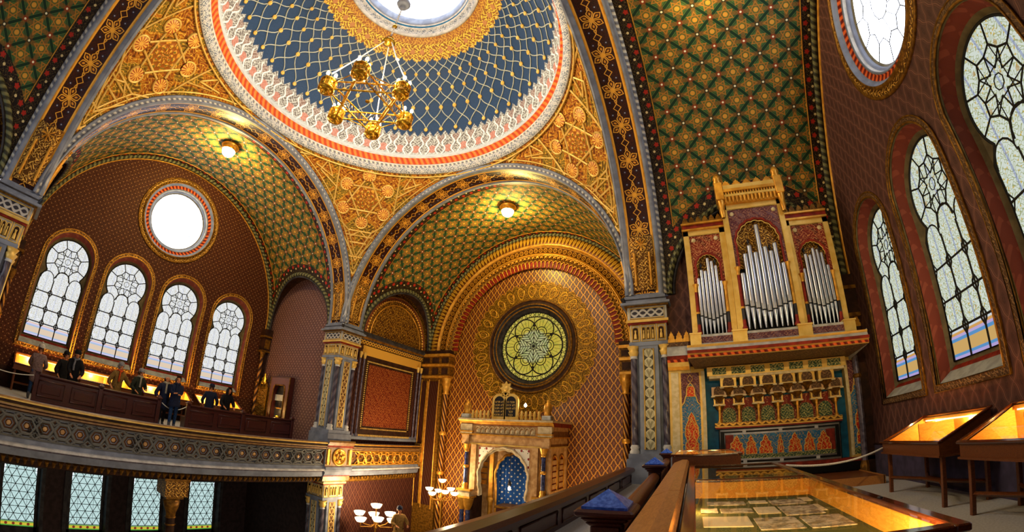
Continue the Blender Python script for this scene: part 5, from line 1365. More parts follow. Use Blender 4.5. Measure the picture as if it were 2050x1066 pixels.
tower(11.3, 12.68, 12.5, .1, 'right_case', 7, [10.9, 11.35, 11.3, 11.5, 11.45, 11.35, 10.95], (9.72, 9.86), .88)
tower(9.42, 11.34, 13.22, .26, 'centre_case', 9, [10.9, 11.5, 11.75, 11.5, 12.4, 11.65, 11.5, 11.75, 11.1], (9.68, 9.92), .95, True)
# =================================================================== platform before the organ
b = MB(); b.box(7.9, 12.4, 4.3, 5.98, ZG, 5.17, 1); b.box(7.88, 12.42, 4.26, 4.3, ZG, 5.19, 0); b.box(12.4, 12.44, 4.26, 5.98, ZG, 5.19, 0); tag(b.build('organ_platform', ['wood_honey', 'wood_brown']), 'low wooden step in front of the organ', 'platform')

# ================================================================= ARK
FA = F_E.at(0, 0, -10.5)
ark = thing('torah_ark', 'marble and gilt ark with two black tablets on top and a blue starred curtain', 'ark', (0, 11.7, ZF))
def sym(f):
    for s_ in (-1, 1): f(s_)
b = MB(FA)                                                   # cornice
b.box(-2.3, 2.3, 6.84, 6.92, -2.45, .22, 0); b.run(-2.3, 2.3, [(6.66, .02), (6.7, .08), (6.76, .1), (6.8, .18), (6.84, .2)], 1, cap=False); 
b.box(-2.22, 2.22, 6.66, 6.84, -2.45, .05, 3)
b.box(-2.2, 2.2, 6.18, 6.24, -2.45, .1, 1); b.box(-2.1, 2.1, 6.24, 6.66, -2.45, .0, 2)
sym(lambda s_: b.box(min(s_*1.6, s_*2.22), max(s_*1.6, s_*2.22), 6.22, 6.66, -.1, .1, 0)); sym(lambda s_: b.box(min(s_*1.55, s_*2.25), max(s_*1.55, s_*2.25), 6.3, 6.36, -.1, .13, 1))
b.build('cornice', ['ark_marble_light', 'gold', 'ark_marble', 'red_trim'], ark)
b = MB(FA)
for k in range(12):
    c = -1.45+2.9*(k+.5)/12
    tube2(b, off(archpoly(.1, 6.3, 6.48, 8), c), .02, .03, 5, 0, False); b.lathe([(.001, 6.28), (.08, 6.32), (.09, 6.4), (.05, 6.46), (.001, 6.5)], 6, 0, (c, 0, .0), up='y')
b.build('niche_frieze', 'ark_marble_light', ark)
b = MB(FA); b.box(-2.05, 2.05, 5.78, 6.18, -2.45, .0, 0); b.box(-2.1, 2.1, 5.76, 5.82, -2.45, .04, 1)
sym(lambda s_: b.box(min(s_*1.75, s_*2.12), max(s_*1.75, s_*2.12), 5.76, 6.2, -.1, .08, 0)); b.build('architrave', ['ark_marble', 'gold_pale'], ark)
# front screen with cusped opening
cus = []; n = 9; hw, ysp = 1.2, 4.35
for i in range(n*6+1):
    t = PI-PI*i/(n*6); r_ = 1+.035*abs(math.sin(n*t)); cus.append((hw*r_*math.cos(t), ysp+1.3*r_*math.sin(t)))
lo = [(-1.12, 3.75), (-1.2, 4.0), (-1.17, 4.1)]
opening = [(-1.12, 3.5)]+lo+cus+[(-p[0], p[1]) for p in lo[::-1]]+[(1.12, 3.5)]
b = MB(FA); b.poly([(-1.6, 3.5)]+opening+[(1.6, 3.5), (1.6, 5.78), (-1.6, 5.78)], (), .0, 0); b.poly([(-1.6, 3.5)]+opening+[(1.6, 3.5), (1.6, 5.78), (-1.6, 5.78)], (), -.25, 0)
pp = opening; 
for a, c in zip(pp[:-1], pp[1:]): b.face([(*a, 0), (*c, 0), (*c, -.25), (*a, -.25)], 1)
tube2(b, opening, .05, .02, 6, 1); tube2(b, [(p[0]*.94, ysp+(p[1]-ysp)*.94) for p in opening], .03, -.02, 5, 1)
b.build('arch_screen', ['ark_marble', 'ark_marble_light'], ark)
for s_ in (-1, 1):
    b = MB(FA); q = [(s_*1.22, 5.66), (s_*.25, 5.68), (s_*.55, 5.62), (s_*.85, 5.4), (s_*1.08, 5.1), (s_*1.22, 4.75)]
    if s_ > 0: q = q[::-1]
    b.poly(q, (), .012, 0)
    b.build('spandrel', 'ark_spandrel', ark)
for s_ in (-1, 1):
    b = MB(FA); b.box(min(s_*1.35, s_*1.62), max(s_*1.35, s_*1.62), 3.75, 5.76, -.25, .06, 0); b.build('pilaster', 'ark_marble', ark)
    b = MB(FA); c = (s_*1.86, 0, .0)
    b.lathe([(.1, 4.0), (.09, 5.4)], 12, 0, c, up='y'); b.lathe([(.15, 3.72), (.15, 3.8), (.11, 3.85), (.14, 3.92), (.1, 4.02)], 10, 1, c, up='y'); b.lathe([(.1, 4.68), (.13, 4.72), (.13, 4.78), (.1, 4.82)], 10, 1, c, up='y')
    b.lathe([(.09, 5.4), (.12, 5.43), (.1, 5.47), (.14, 5.6), (.18, 5.72), (.19, 5.76)], 8, 1, c, up='y'); b.build('front_column', ['navy_marble', 'gold'], ark)
    b = MB(FA); x0, x1 = sorted((s_*1.5, s_*2.12)); b.box(x0, x1, 3.4, 3.72, -.35, .2, 0); b.box(x0-.04, x1+.04, 3.66, 3.74, -.38, .24, 1); b.box(x0-.03, x1+.03, 3.34, 3.42, -.38, .22, 1)
    b.lathe([(.12, 2.8), (.2, 3.0), (.28, 3.34)], 10, 1, (s_*1.68, 0, -.02), up='y'); b.lathe([(.12, 2.8), (.2, 3.0), (.28, 3.34)], 10, 1, (s_*1.95, 0, -.02), up='y'); b.build('bracket_block', ['ark_marble_light', 'gold'], ark)
    for dx in (1.66, 1.98):
        b = MB(FA); b.lathe([(.11, ZF), (.1, 2.8)], 12, 0, (s_*dx, 0, -.02), up='y'); b.build('lower_column', 'navy_marble', ark)
    # side walls with blind arch
    b = MB(Fr(FA((s_*2.02, 0, 0)), (0, 1, 0) if s_ > 0 else (0, -1, 0), (0, 0, 1), (s_, 0, 0)))
    sg = 1 if s_ > 0 else -1
    X = lambda d: sg*d
    xs = sorted((X(.2), X(2.45))); b.box(xs[0], xs[1], 3.4, 5.76, -.12, 0, 0); b.box(xs[0], xs[1], ZF, 3.4, -.5, -.12, 2)
    for d in (.85, 1.75): b.poly(off(archpoly(.3, 3.95, 5.1, 12), X(d)), (), .006, 1); tube2(b, off(archpoly(.33, 3.92, 5.1, 12), X(d)), .04, .01, 5, 3, True)
    for d in (.35, 2.3): b.box(X(d)-.1, X(d)+.1, 3.5, 5.76, 0, .06, 0)
    for d in (.85, 1.75):
        for k in range(5): b.box(X(d)-.24, X(d)+.24, 4.0+.26*k, 4.2+.26*k, .006, .03, 0)
    b.build('side_wall', ['ark_marble', 'red_trim', 'dark_brown', 'gold'], ark)
# inner arch and curtain
icus = []; 
for i in range(7*6+1):
    t = PI-PI*i/42; r_ = 1+.05*abs(math.sin(7*t)); icus.append((.86*r_*math.cos(t), 4.25+1.1*r_*math.sin(t)))
iop = [(-.8, 2.0), (-.8, 3.6)]+icus+[(.8, 3.6), (.8, 2.0)]
b = MB(FA.at(0, 0, -1.0)); b.poly([(-1.9, 2.0)]+iop+[(1.9, 2.0), (1.9, 5.78), (-1.9, 5.78)], (), 0, 0); tube2(b, iop, .06, .03, 6, 1)
for s_ in (-1, 1):
    b.box(min(s_*.95, s_*1.15), max(s_*.95, s_*1.15), 2.0, 5.6, 0, .12, 1); b.lathe([(.1, ZF), (.1, 3.1), (.18, 3.3), (.1, 3.35)], 10, 1, (s_*1.05, 0, .1), up='y')
    for k in range(6): b.box(min(s_*1.3, s_*1.75), max(s_*1.3, s_*1.75), 3.9+.28*k, 4.1+.28*k, 0, .08, 1)
b.build('inner_arch', ['ark_marble', 'gold'], ark)
b = MB(FA.at(0, 0, -1.2))
n = 36; Pc = np.array([[(-.95+1.9*i/n, z_, .05*math.sin(i*1.4)) for z_ in (ZF+1.2, 5.5)] for i in range(n+1)]); b.grid(Pc, 0, np.array([[(-.95+1.9*i/n, z_) for z_ in (ZF+1.2, 5.5)] for i in range(n+1)]))
b.build('curtain', 'ark_curtain', ark)
# crest, finials and tablets
for s_ in (-1, 1):
    for k in range(5):
        b = MB(FA); c = (s_*(.82+.2*k), 0, .08)
        b.lathe([(.05, 6.92), (.08, 6.98), (.05, 7.06), (.08, 7.12), (.05, 7.2), (.06, 7.25), (.001, 7.32)], 8, 0, c, up='y'); b.build('crest_knop', 'gold_pale', ark)
    b = MB(FA); c = (s_*1.98, 0, -.02)
    b.bbox(c[0]-.2, c[0]+.2, 6.92, 7.12, -.2, .18, .02, 1); b.lathe([(.15, 7.12), (.17, 7.2), (.13, 7.25), (.19, 7.4), (.17, 7.55), (.1, 7.66), (.04, 7.7), (.05, 7.75), (.001, 7.82)], 10, 0, c, up='y'); b.build('finial', ['gold', 'stone_light'], ark)
b = MB(FA); o2 = off(archpoly(.33, 6.92, 7.72, 14), -.31)
for s_ in (-1, 1): b.prism(off(archpoly(.335, 6.92, 7.72, 14), s_*.30), .0, .1, 0, back=True)
b.build('tablet_frame', 'gold_pale', ark)
for s_ in (-1, 1):
    b = MB(FA.at(s_*.29, 0, 0)); b.prism(archpoly(.235, 7.05, 7.7, 14), .09, .115, 0); t = b.build('tablet', 'tablet_black', ark)
    words = ['\u05d0\u05e0\u05db\u05d9 \u05d4\u05f3', '\u05dc\u05d0 \u05d9\u05d4\u05d9\u05d4', '\u05dc\u05d0 \u05ea\u05e9\u05d0', '\u05d6\u05db\u05d5\u05e8', '\u05db\u05d1\u05d3'] if s_ > 0 else ['\u05dc\u05d0 \u05ea\u05e8\u05e6\u05d7', '\u05dc\u05d0 \u05ea\u05e0\u05d0\u05e3', '\u05dc\u05d0 \u05ea\u05d2\u05e0\u05d1', '\u05dc\u05d0 \u05ea\u05e2\u05e0\u05d4', '\u05dc\u05d0 \u05ea\u05d7\u05de\u05d3']
    for k, w_ in enumerate(words):
        c = bpy.data.curves.new('inscription', 'FONT'); c.body = w_[::-1]; c.size = .135; c.extrude = .004; c.align_x = 'CENTER'; c.materials.append(MATS['gold_pale'])
        tmp = bpy.data.objects.new('inscription', c); COL.objects.link(tmp); bpy.context.view_layer.update()
        me = bpy.data.meshes.new_from_object(tmp.evaluated_get(bpy.context.evaluated_depsgraph_get())); bpy.data.objects.remove(tmp)
        oo = bpy.data.objects.new('inscription', me); COL.objects.link(oo); oo.parent = t
        p = FA((s_*.29, 7.64-.14*k, .12)); oo.location = (p[0], p[1], p[2]); oo.rotation_euler = (PI/2, 0, 0)
b = MB(FA)
st = []
for i in range(16): a = 2*PI*i/16+PI/2; r_ = .3 if i % 2 == 0 else .19; st.append((r_*math.cos(a), 8.28+r_*math.sin(a)*1.1))
b.prism(st, .02, .1, 0, back=True); b.lathe([(.13, .1), (.11, .14), (.001, .15)], 12, 0, (0, 8.28, 0)); b.prism([(-.16, 7.95), (.16, 7.95), (.1, 8.1), (-.1, 8.1)], .02, .1, 0, back=True); b.build('sunburst', 'gold_pale', ark)
# reading desk before the curtain
rd = thing('reading_desk', 'dark red draped reading desk inside the ark arch', 'desk', (.4, 9.9, ZF))
b = MB(Fr((0, 11.3, 0), (1, 0, 0), (0, 0, 1), (0, -1, 0))); b.bbox(-.45, 1.35, ZF, 3.0, -.4, .4, .03, 0); b.build('body', 'wood_dark', rd)
b = MB(Fr((0, 11.3, 0), (1, 0, 0), (0, 0, 1), (0, -1, 0))); b.bbox(-.52, 1.4, 3.0, 3.1, -.5, .5, .02, 0)
b.build('top', 'gold_dark', rd)
b = MB(Fr((0, 11.3, 0), (1, 0, 0), (0, 0, 1), (0, -1, 0)))
for xa, xb in ((-.38, .4), (.5, 1.28)): tube2(b, [(xa, 1.0), (xb, 1.0), (xb, 2.8), (xa, 2.8)], .02, .41, 4, 0, True); b.box(xa, xb, 2.6, 2.78, .4, .42, 0)
b.build('panel_trim', 'gold_dark', rd)
b = MB(); b.box(-5.6, 5.6, 9.4, 13.0, ZF, ZF+.6, 0); b.box(-2.6, 2.6, 10.0, 13.0, ZF+.6, ZF+1.2, 0); struct(b.build('floor', 'wood_brown'), 'raised dais before the ark')
# ================================================================= CHANDELIER
ch = thing('chandelier', 'great gilt star shaped chandelier with six lamp drums hanging under the dome', 'chandelier', (0, 0, 15.1))
CRAD, CZL = 1.3, 15.12
b = MB(); b.tube([(0, 0, 22.95), (0, 0, 18.45)], .025, 6, 0)
for k in range(30): b.lathe([(.02, 0), (.045, .03), (.02, .06)], 6, 0, (0, 0, 18.5+.15*k))
b.build('chain', 'stone_white', ch)
b = MB(); b.lathe([(.02, 20.9), (.2, 20.85), (.27, 20.7), (.2, 20.55), (.1, 20.5), (.12, 20.42), (.04, 20.3), (.001, 20.28)], 14, 0); b.build('canopy_bell', 'stone_blue', ch)
b = MB(); b.lathe([(.001, 18.6), (.12, 18.55), (.05, 18.45), (.2, 18.36), (.24, 18.3), (.1, 18.2), (.001, 18.15)], 12, 0); b.lathe([(.001, 19.35), (.09, 19.28), (.09, 19.2), (.001, 19.1)], 10, 0); b.build('hub', 'brass', ch)
V6 = [(CRAD*math.cos(math.radians(4+60*k)), CRAD*math.sin(math.radians(4+60*k))) for k in range(6)]
for k in range(3):
    x, y = V6[2*k]
    b = MB(); b.tube([(x*.1, y*.1, 18.3), (x*.55, y*.55, 17.0), (x, y, CZL+.75)], .022, 5, 0); b.lathe([(.02, 0), (.07, .05), (.02, .1)], 8, 0, (x*.55, y*.55, 17.0)); b.build('suspension_rod', 'stone_white', ch)
b = MB()
for h in (CZL+.1, CZL+.42):
    for k in range(6):
        a, c = np.array(V6[k]), np.array(V6[(k+2) % 6]); b.tube([(*a, h), (*c, h)], .028, 6, 0)
for k in range(6):
    a, c = np.array(V6[k]), np.array(V6[(k+2) % 6])
    zz = [(*(a+(c-a)*t), CZL+(.12 if q_ % 2 else .4)) for q_, t in enumerate(np.linspace(.12, .88, 25))]; b.tube(zz, .01, 4, 0)
b.tube([(V6[0][0]*.0, 0, CZL+.3), (0, 0, CZL+.31)], .08, 6, 0)
b.build('star_frame', 'brass', ch)
b = MB()
for k in range(6):
    a, c = np.array(V6[k]), np.array(V6[(k+1) % 6]); b.tube([(*a, CZL+.25), (*c, CZL+.25)], .018, 5, 0)
b.build('outer_ring', 'brass', ch)
for k, (x, y) in enumerate(V6):
    b = MB(); c = (x, y, CZL)
    b.lathe([(.001, -.1), (.05, -.09), (.06, -.02), (.12, .0), (.14, -.03), (.17, .0), (.24, .03), (.26, .07), (.26, .1), (.235, .12), (.235, .34), (.26, .36), (.26, .4), (.2, .4), (.2, .36), (.001, .36)], 20, 0, c, sm=True)
    for j in range(12): a = 2*PI*j/12; b.tube([(x+.245*math.cos(a), y+.245*math.sin(a), CZL+.1), (x+.245*math.cos(a), y+.245*math.sin(a), CZL+.36)], .014, 4, 0)
    d = b.build('lamp_drum', 'brass', ch)
    for j in range(4):
        a = 2*PI*(j+.5)/4+math.radians(60*k); px, py = x+.17*math.cos(a), y+.17*math.sin(a)
        b = MB(); b.lathe([(.025, .38), (.03, .42), (.02, .5), (.03, .52)], 6, 0, (px, py, CZL)); b.lathe([(.02, .52), (.055, .58), (.045, .65), (.001, .71)], 8, 1, (px, py, CZL)); b.build('candle_lamp', ['brass', 'bulb'], d)
    lamp_light((x, y, CZL+.8), P_CHAND, (1, .76, .46), .06)
# ceiling lamps under the vault crowns
def ceil_lamp(x, y, label, pw):
    o = thing('ceiling_lamp', label, 'lamp', (x, y, 16.8), 'ceiling lamps on the vault crowns')
    b = MB(); b.lathe([(.36, 17.02), (.42, 16.92), (.34, 16.86), (.3, 16.8)], 20, 0, (x, y, 0)); b.build('mount', 'gold', o)
    b = MB(); b.lathe([(.3, 16.82), (.31, 16.68), (.25, 16.52), (.12, 16.42), (.001, 16.4)], 20, 0, (x, y, 0)); b.build('glass_bowl', 'lamp_glass', o)
    b = MB(); b.lathe([(.31, 16.8), (.33, 16.76), (.31, 16.72)], 20, 0, (x, y, 0)); b.lathe([(.001, 16.41), (.03, 16.38), (.001, 16.32)], 8, 0, (x, y, 0)); b.build('rim', 'brass', o)
    lamp_light((x, y, 16.22), pw, (1, .74, .26), .08)
ceil_lamp(-9.0, -.25, 'glowing bowl lamp on the green vault over the four left windows', P_CEIL)
ceil_lamp(.0, 9.5, 'glowing bowl lamp on the green vault over the ark bay', P_CEIL)
ceil_lamp(9.6, .6, 'bowl lamp on the vault above the viewer', P_CEIL*.12)
# branched floor candelabra
def candelabrum(x, y, ztop, label, R1, n=6, centre=True, pw=30, bs=1.0):
    o = thing('candelabrum', label, 'candelabrum', (x, y, ZF), 'floor candelabra with glowing bowls')
    b = MB(); b.lathe([(.35, ZF+.6), (.33, ZF+.66), (.12, ZF+.75), (.05, ZF+.95), (.04, 1.0), (.07, 1.1), (.04, 1.2), (.035, ztop-.9), (.08, ztop-.85), (.05, ztop-.7), (.09, ztop-.55), (.03, ztop-.45), (.025, ztop-.15)], 10, 0, (x, y, 0)); b.build('stem', 'gold', o)
    def bowl(px, py, pz):
        b = MB(); b.lathe([(.02, -.14), (.03, -.06), (.05, -.03), (.02, -.02)], 8, 0, (px, py, pz)); b.lathe([(.03, -.03), (.12*bs, .0), (.17*bs, .07*bs), (.19*bs, .12*bs), (.17*bs, .12*bs), (.001, .04)], 14, 1, (px, py, pz), sm=True); b.build('bowl', ['gold', 'bowl_glow'], o)
    bowl(x, y, ztop)
    for k in range(n):
        a = 2*PI*k/n+.35; px, py = x+R1*math.cos(a), y+R1*math.sin(a); zc = ztop-.42-(.0 if k % 2 else .12)
        b = MB(); b.tube([(x, y, ztop-.7), (x+.3*R1*math.cos(a), y+.3*R1*math.sin(a), ztop-.82), (x+.7*R1*math.cos(a), y+.7*R1*math.sin(a), ztop-.78), (px, py, zc-.22), (px, py, zc-.1)], .022, 6, 0); b.build('arm', 'gold', o); bowl(px, py, zc)
    lamp_light((x, y, ztop+.35), pw, (1, .72, .4), .15)
candelabrum(-4.75, 8.0, 2.66, 'tall branched candelabrum with glowing bowls, beside the person in the ochre jacket', .78, 6, True, P_CAND, 1.35)
candelabrum(-2.75, 10.0, 3.95, 'branched candelabrum with glowing bowls just left of the ark', .58, 6, True, P_CAND)
# small lamps
o = thing('hanging_lamp', 'small hanging lamp glowing before the blue curtain', 'lamp', (.15, 10.9, 3.9))
b = MB(); b.tube([(.15, 10.9, 5.6), (.15, 10.9, 4.2)], .012, 5, 0); b.lathe([(.02, 4.3), (.06, 4.2), (.1, 4.05), (.02, 4.0)], 8, 0, (.15, 10.9, 0)); b.build('chain', 'black_iron', o)
b = MB(); b.lathe([(.02, 4.0), (.06, 3.95), (.05, 3.85), (.001, 3.82)], 8, 0, (.15, 10.9, 0)); b.build('flame_glass', 'bulb', o); lamp_light((.15, 10.75, 3.9), P_SMALL, (1, .8, .55), .04)
def spot(x, y, z, label, aim, pw, col=WARM, sz=70, base=None, group=None):
    o = thing('spotlight', label, 'spotlight', (x, y, z), group); d = Vector(aim)-Vector((x, y, z)); d.normalize()
    b = MB(); p = np.array([x, y, z]); dd = np.array(d); b.tube([p-dd*.12, p+dd*.06], .06, 10, 0, cap=False); b.lathe([(.04, 0), (.03, .06)], 8, 0, (x, y, z-.12)); b.build('housing', 'black_iron', o)
    if base is not None: b = MB(); b.tube([(x, y, z-.1), base], .015, 5, 0); b.build('stand', 'black_iron', o)
    b = MB(); b.tube([p-dd*.02, p+dd*.0], .055, 10, 0); b.build('lens', 'bulb', o)
    lamp_light(tuple(p+dd*.1), pw, col, .06, 'spot', 'SPOT', d, sz)
o = thing('spotlight', 'small lit spotlight on the ark roof right of the tablets', 'spotlight', (.85, 10.7, 7.5))
b = MB(); b.tube([(.85, 10.7, 6.92), (.85, 10.7, 7.45)], .015, 5, 0); b.build('stand', 'black_iron', o)
b = MB(); b.lathe([(.001, 7.48), (.06, 7.53), (.07, 7.59), (.001, 7.68)], 8, 0, (.85, 10.7, 0)); b.build('bulb', 'bulb', o); lamp_light((.85, 10.6, 7.8), P_SMALL, (1, .8, .55), .05)
# ================================================================= PEWS OF THE FAR GALLERY
def pew(F, y0, y1, D, label, posts, seat=True, glow=False, H=1.05, z0=ZG, m='wood_dark', cap=False, npan=4):
    """bench front running along local x at depth -D"""
    T = F.at(0, z0, -D); c = F(((y0+y1)/2, z0, -D)); o = thing('pew', label, 'pew', tuple(c), None)
    b = MB(T); b.bbox(y0, y1, H-.06, H, -.1, .06, .015, 0); b.run(y0, y1, [(H-.1, .0), (H-.06, .05)], 0); b.build('top_rail', m, o)
    b = MB(T); b.box(y0, y1, 0, H-.06, -.04, .0, 0); b.box(y0, y1, 0, .14, 0, .03, 0); b.build('back_board', m, o)
    w = (y1-y0)/npan
    for k in range(npan):
        a, c_ = y0+w*k+.12, y0+w*(k+1)-.12
        b = MB(T); b.box(a, c_, .28, H-.2, .0, .01, 0); 
        b.tube([(a, .26, .012), (c_, .26, .012), (c_, H-.2, .012), (a, H-.2, .012)], .028, 5, 0, closed=True); b.bbox(a+.1, c_-.1, .36, H-.3, .0, .03, .02, 0); b.build('raised_panel', m, o)
    for p in posts:
        b = MB(T); b.bbox(p-.07, p+.07, 0, H+.02, -.06, .06, .01, 0); b.bbox(p-.1, p+.1, H+.02, H+.06, -.09, .09, .01, 0)
        b.poly([(p-.08, H+.06), (p+.08, H+.06), (p, H+.14)], (), 0, 0)
        for q in ([(p-.08, -.07), (p+.08, -.07)], [(p+.08, -.07), (p+.08, .07)], [(p+.08, .07), (p-.08, .07)], [(p-.08, .07), (p-.08, -.07)]): b.face([(q[0][0], H+.06, q[0][1]), (q[1][0], H+.06, q[1][1]), (p, H+.15, 0)], 0)
        b.build('post', m, o)
    b = MB(T); b.box(y0, y1, .42, .46, -.5, -.05, 0); 
    for p in posts: b.box(p-.03, p+.03, 0, .42, -.48, -.05, 0)
    b.build('seat', m, o)
    return o
pew(F_N, -4.58, -.3, 8.2, 'left dark red panelled pew on the far gallery', (-4.55, -2.44, -.33), H=.93, z0=ZG+.12)
pew(F_N, .78, 5.72, 8.2, 'right dark red panelled pew on the far gallery, ending near the gilded cabinet', (.82, 3.2, 5.68), H=.93, z0=ZG+.12)
# ================================================================= SLOPING DISPLAY CASES (local: x along, y depth, z up)
def sloping_case(label, loc, rotz, group):
    o = thing('display_case', label, 'display case', loc, group, local=True, rotz=rotz)
    W, D, zb, zf, zk = 1.15, .98, .80, .98, 1.38
    b = MB()
    for sx in (-1, 1): b.face([(sx*W, 0, zb), (sx*W, D, zb), (sx*W, D, zk), (sx*W, 0, zf)][::sx], 0)
    for sx in (-1, 1): b.face([(sx*(W-.04), .03, zb+.02), (sx*(W-.04), D-.03, zb+.02), (sx*(W-.04), D-.03, zk-.02), (sx*(W-.04), .03, zf-.02)][::-sx], 1)
    b.face([(-W, 0, zb), (W, 0, zb), (W, 0, zf), (-W, 0, zf)], 0); b.face([(-W, D, zb), (W, D, zb), (W, D, zk), (-W, D, zk)][::-1], 0)
    b.face([(-W, 0, zb), (W, 0, zb), (W, D, zb), (-W, D, zb)][::-1], 0)
    b.face([(-W+.04, D-.03, zb+.02), (W-.04, D-.03, zb+.02), (W-.04, D-.03, zk-.02), (-W+.04, D-.03, zk-.02)], 1); b.face([(-W+.04, .03, zb+.03), (W-.04, .03, zb+.03), (W-.04, D-.03, zb+.03), (-W+.04, D-.03, zb+.03)], 1)
    b.face([(-W+.04, .03, zb+.02), (W-.04, .03, zb+.02), (W-.04, .03, zf-.02), (-W+.04, .03, zf-.02)], 1)
    b.box(-W-.03, W+.03, -.03, D+.03, zb-.03, zb, 0); b.box(-.02, .02, .25, D-.03, zb, zk-.1, 1)
    b.build('body', ['wood_brown', 'wood_case'], o)
    # lid frame : sloping bars
    b = MB(); sl = (zk-zf)/D; L = math.hypot(D+.06, sl*(D+.06)); ay = (0, (D+.06)/L, sl*(D+.06)/L); az = (0, -ay[2], ay[1])
    TT = Fr((0, -.03, zf-.03*sl), (1, 0, 0), ay, az); b.T = TT; w = .06
    b.bbox(-W-.04, W+.04, 0, w, 0, .035, .008); b.bbox(-W-.04, W+.04, L-w, L, 0, .035, .008); b.bbox(-W-.04, -W-.04+w, w, L-w, 0, .035, .008); b.bbox(W+.04-w, W+.04, w, L-w, 0, .035, .008); b.build('lid_frame', 'wood_glossy', o)
    b = MB(TT); b.face([(-W, w, .015), (W, w, .015), (W, L-w, .015), (-W, L-w, .015)], 0); b.build('glass', 'case_glass', o)
    for sx in (-1, 1):
        for sy in (.1, D-.1):
            b = MB(); b.bbox(sx*(W-.1)-.035, sx*(W-.1)+.035, sy-.035, sy+.035, 0, zb-.03, .006); b.build('leg', 'wood_brown', o)
    b = MB(); b.tube([(-W+.1, .1, .3), (-.35, .42, .3), (.35, .42, .3), (W-.1, .1, .3)], .035, 4, 0); b.tube([(-W+.1, D-.1, .3), (-.35, .56, .3), (.35, .56, .3), (W-.1, D-.1, .3)], .035, 4, 0); b.build('stretcher', 'wood_brown', o)
    b = MB(); b.box(-W+.15, W-.15, D-.07, D-.05, zk-.09, zk-.07, 0); b.build('light_tube', 'tube_glow', o)
    return o
pc = sloping_case('sloping lit display case under the right windows, nearest the organ', (11.92, 1.88, ZG-.02), -PI/2, 'sloping display cases')
def exhibit(T, w, h, x, y, m, rot=0, name='document', label='', group='papers in the near glass case', z=0.0):
    t = T.at(x, y, z).turn(rot); b = MB(t); b.bbox(-w/2, w/2, -h/2, h/2, 0, .008, .003, 0); o = b.build(name, m); tag(o, label, 'document', group); return o
case_locs = [((11.92, -1.02, ZG-.02), -PI/2, 'sloping lit display case below the middle right window, further from the organ')]
for i, y in enumerate((-4.05, -1.4, 1.35, 4.05)):
    case_locs.append(((-11.95, y, ZG+.12), PI/2, ['lit display case on the far gallery below the first window from the left', 'lit display case on the far gallery below the second window from the left', 'lit display case on the far gallery below the third window from the left', 'lit display case on the far gallery below the fourth window from the left'][i]))
for loc, rz, lab in case_locs: copy_tree(pc, loc, lab, rotz=rz)
for ly in (1.88, -1.02):
    for dy in (-.6, .6): lamp_light((12.82, ly+dy, ZG+1.24), P_CASE*.5, (1, .66, .24), .02)
for y in (-4.05, -1.4, 1.35, 4.05):
    for dy in (-.6, .6): lamp_light((-12.8, y+dy, ZG+1.33), P_CASE*.8, (1, .6, .18), .02)
# ================================================================= NEAR GALLERY : flat glass cases, ledge, pew posts
KF = Fr((8.33, -3.9, 0), (.9995, .03, 0), (-.03, .9995, 0), (0, 0, 1))
def flat_case(T, x0, x1, y0, y1, zt, dep, label, bars=(), feet=True, m='wood_glossy', lit_to=2.0):
    c = T(((x0+x1)/2, (y0+y1)/2, ZG)); o = thing('glass_case', label, 'display case', tuple(c))
    w = .075
    b = MB(T); b.bbox(x0, x0+w, y0, y1, zt-.035, zt, .006); b.bbox(x1-w, x1, y0, y1, zt-.035, zt, .006)
    ys = [y0]+list(bars)+[y1-w]
    for yy in ys: b.bbox(x0+w, x1-w, yy, yy+w, zt-.035, zt-.001, .006)
    b.build('lid_frame', m, o)
    b = MB(T); i = 0
    for a, c_ in zip(ys[:-1], ys[1:]): b.face([(x0+w, a+w, zt-.01), (x1-w, a+w, zt-.01), (x1-w, c_, zt-.01), (x0+w, c_, zt-.01)], 0)
    b.build('glass', 'case_glass', o)
    b = MB(T); x2, x3, y2, y3 = x0+.03, x1-.03, y0+.03, y1-.03; zb = zt-dep
    b.box(x2, x3, y2, y3, zb-.1, zb-.0, 0)
    for q in ([(x2, y2), (x3, y2)], [(x3, y2), (x3, y3)], [(x3, y3), (x2, y3)], [(x2, y3), (x2, y2)]):
        (a, c_), (d, e) = q; b.face([(a, c_, zb-.1), (d, e, zb-.1), (d, e, zt-.035), (a, c_, zt-.035)], 0)
    for a, c_ in zip(ys[:-1], ys[1:]):
        xa, xb, ya, yb = x0+.034, x1-.034, a+.034, c_+w-.034
        b.box(xa, xb, ya, yb, zb, zb+.004, 2)
        for q in ([(xa, ya), (xb, ya)], [(xb, ya), (xb, yb)], [(xb, yb), (xa, yb)], [(xa, yb), (xa, ya)]): (p1, p2), (p3, p4) = q; b.face([(p1, p2, zb), (p3, p4, zb), (p3, p4, zt-.035), (p1, p2, zt-.035)][::-1], 1)
    b.build('body', ['wood_brown', 'wood_case', 'felt_green'], o)
    for xx in (x2+.04, x3-.04):
        for yy in (y2+.04, y3-.04): b = MB(T); b.bbox(xx-.035, xx+.035, yy-.035, yy+.035, ZG, zb-.1, .006); b.build('leg', 'wood_brown', o)
    b = MB(T); ymid = (y0+y1)/2; b.lathe([(.001, zt), (.02, zt), (.018, zt+.006), (.001, zt+.01)], 12, 0, ((x1-w/2), ys[0]+.9, 0)); b.build('lock', 'black_iron', o)
    for a, c_ in zip(ys[:-1], ys[1:]):
        b = MB(T); b.box(x0+w+.1, x1-w-.1, a+w-.02, a+w-.005, zt-.05, zt-.037, 0); b.build('light_strip', 'tube_glow', o)
        if a < lit_to:
            for fx in (.25, .75): lamp_light(tuple(T((x0+(x1-x0)*fx, a+.06, zt-.06))), P_FLAT, (1, .66, .26), .015)
            for fy in (.3, .7): lamp_light(tuple(T((x0+.055, a+(c_-a)*fy, zt-.06))), P_FLAT*.12, (1, .66, .26), .015)
    return o
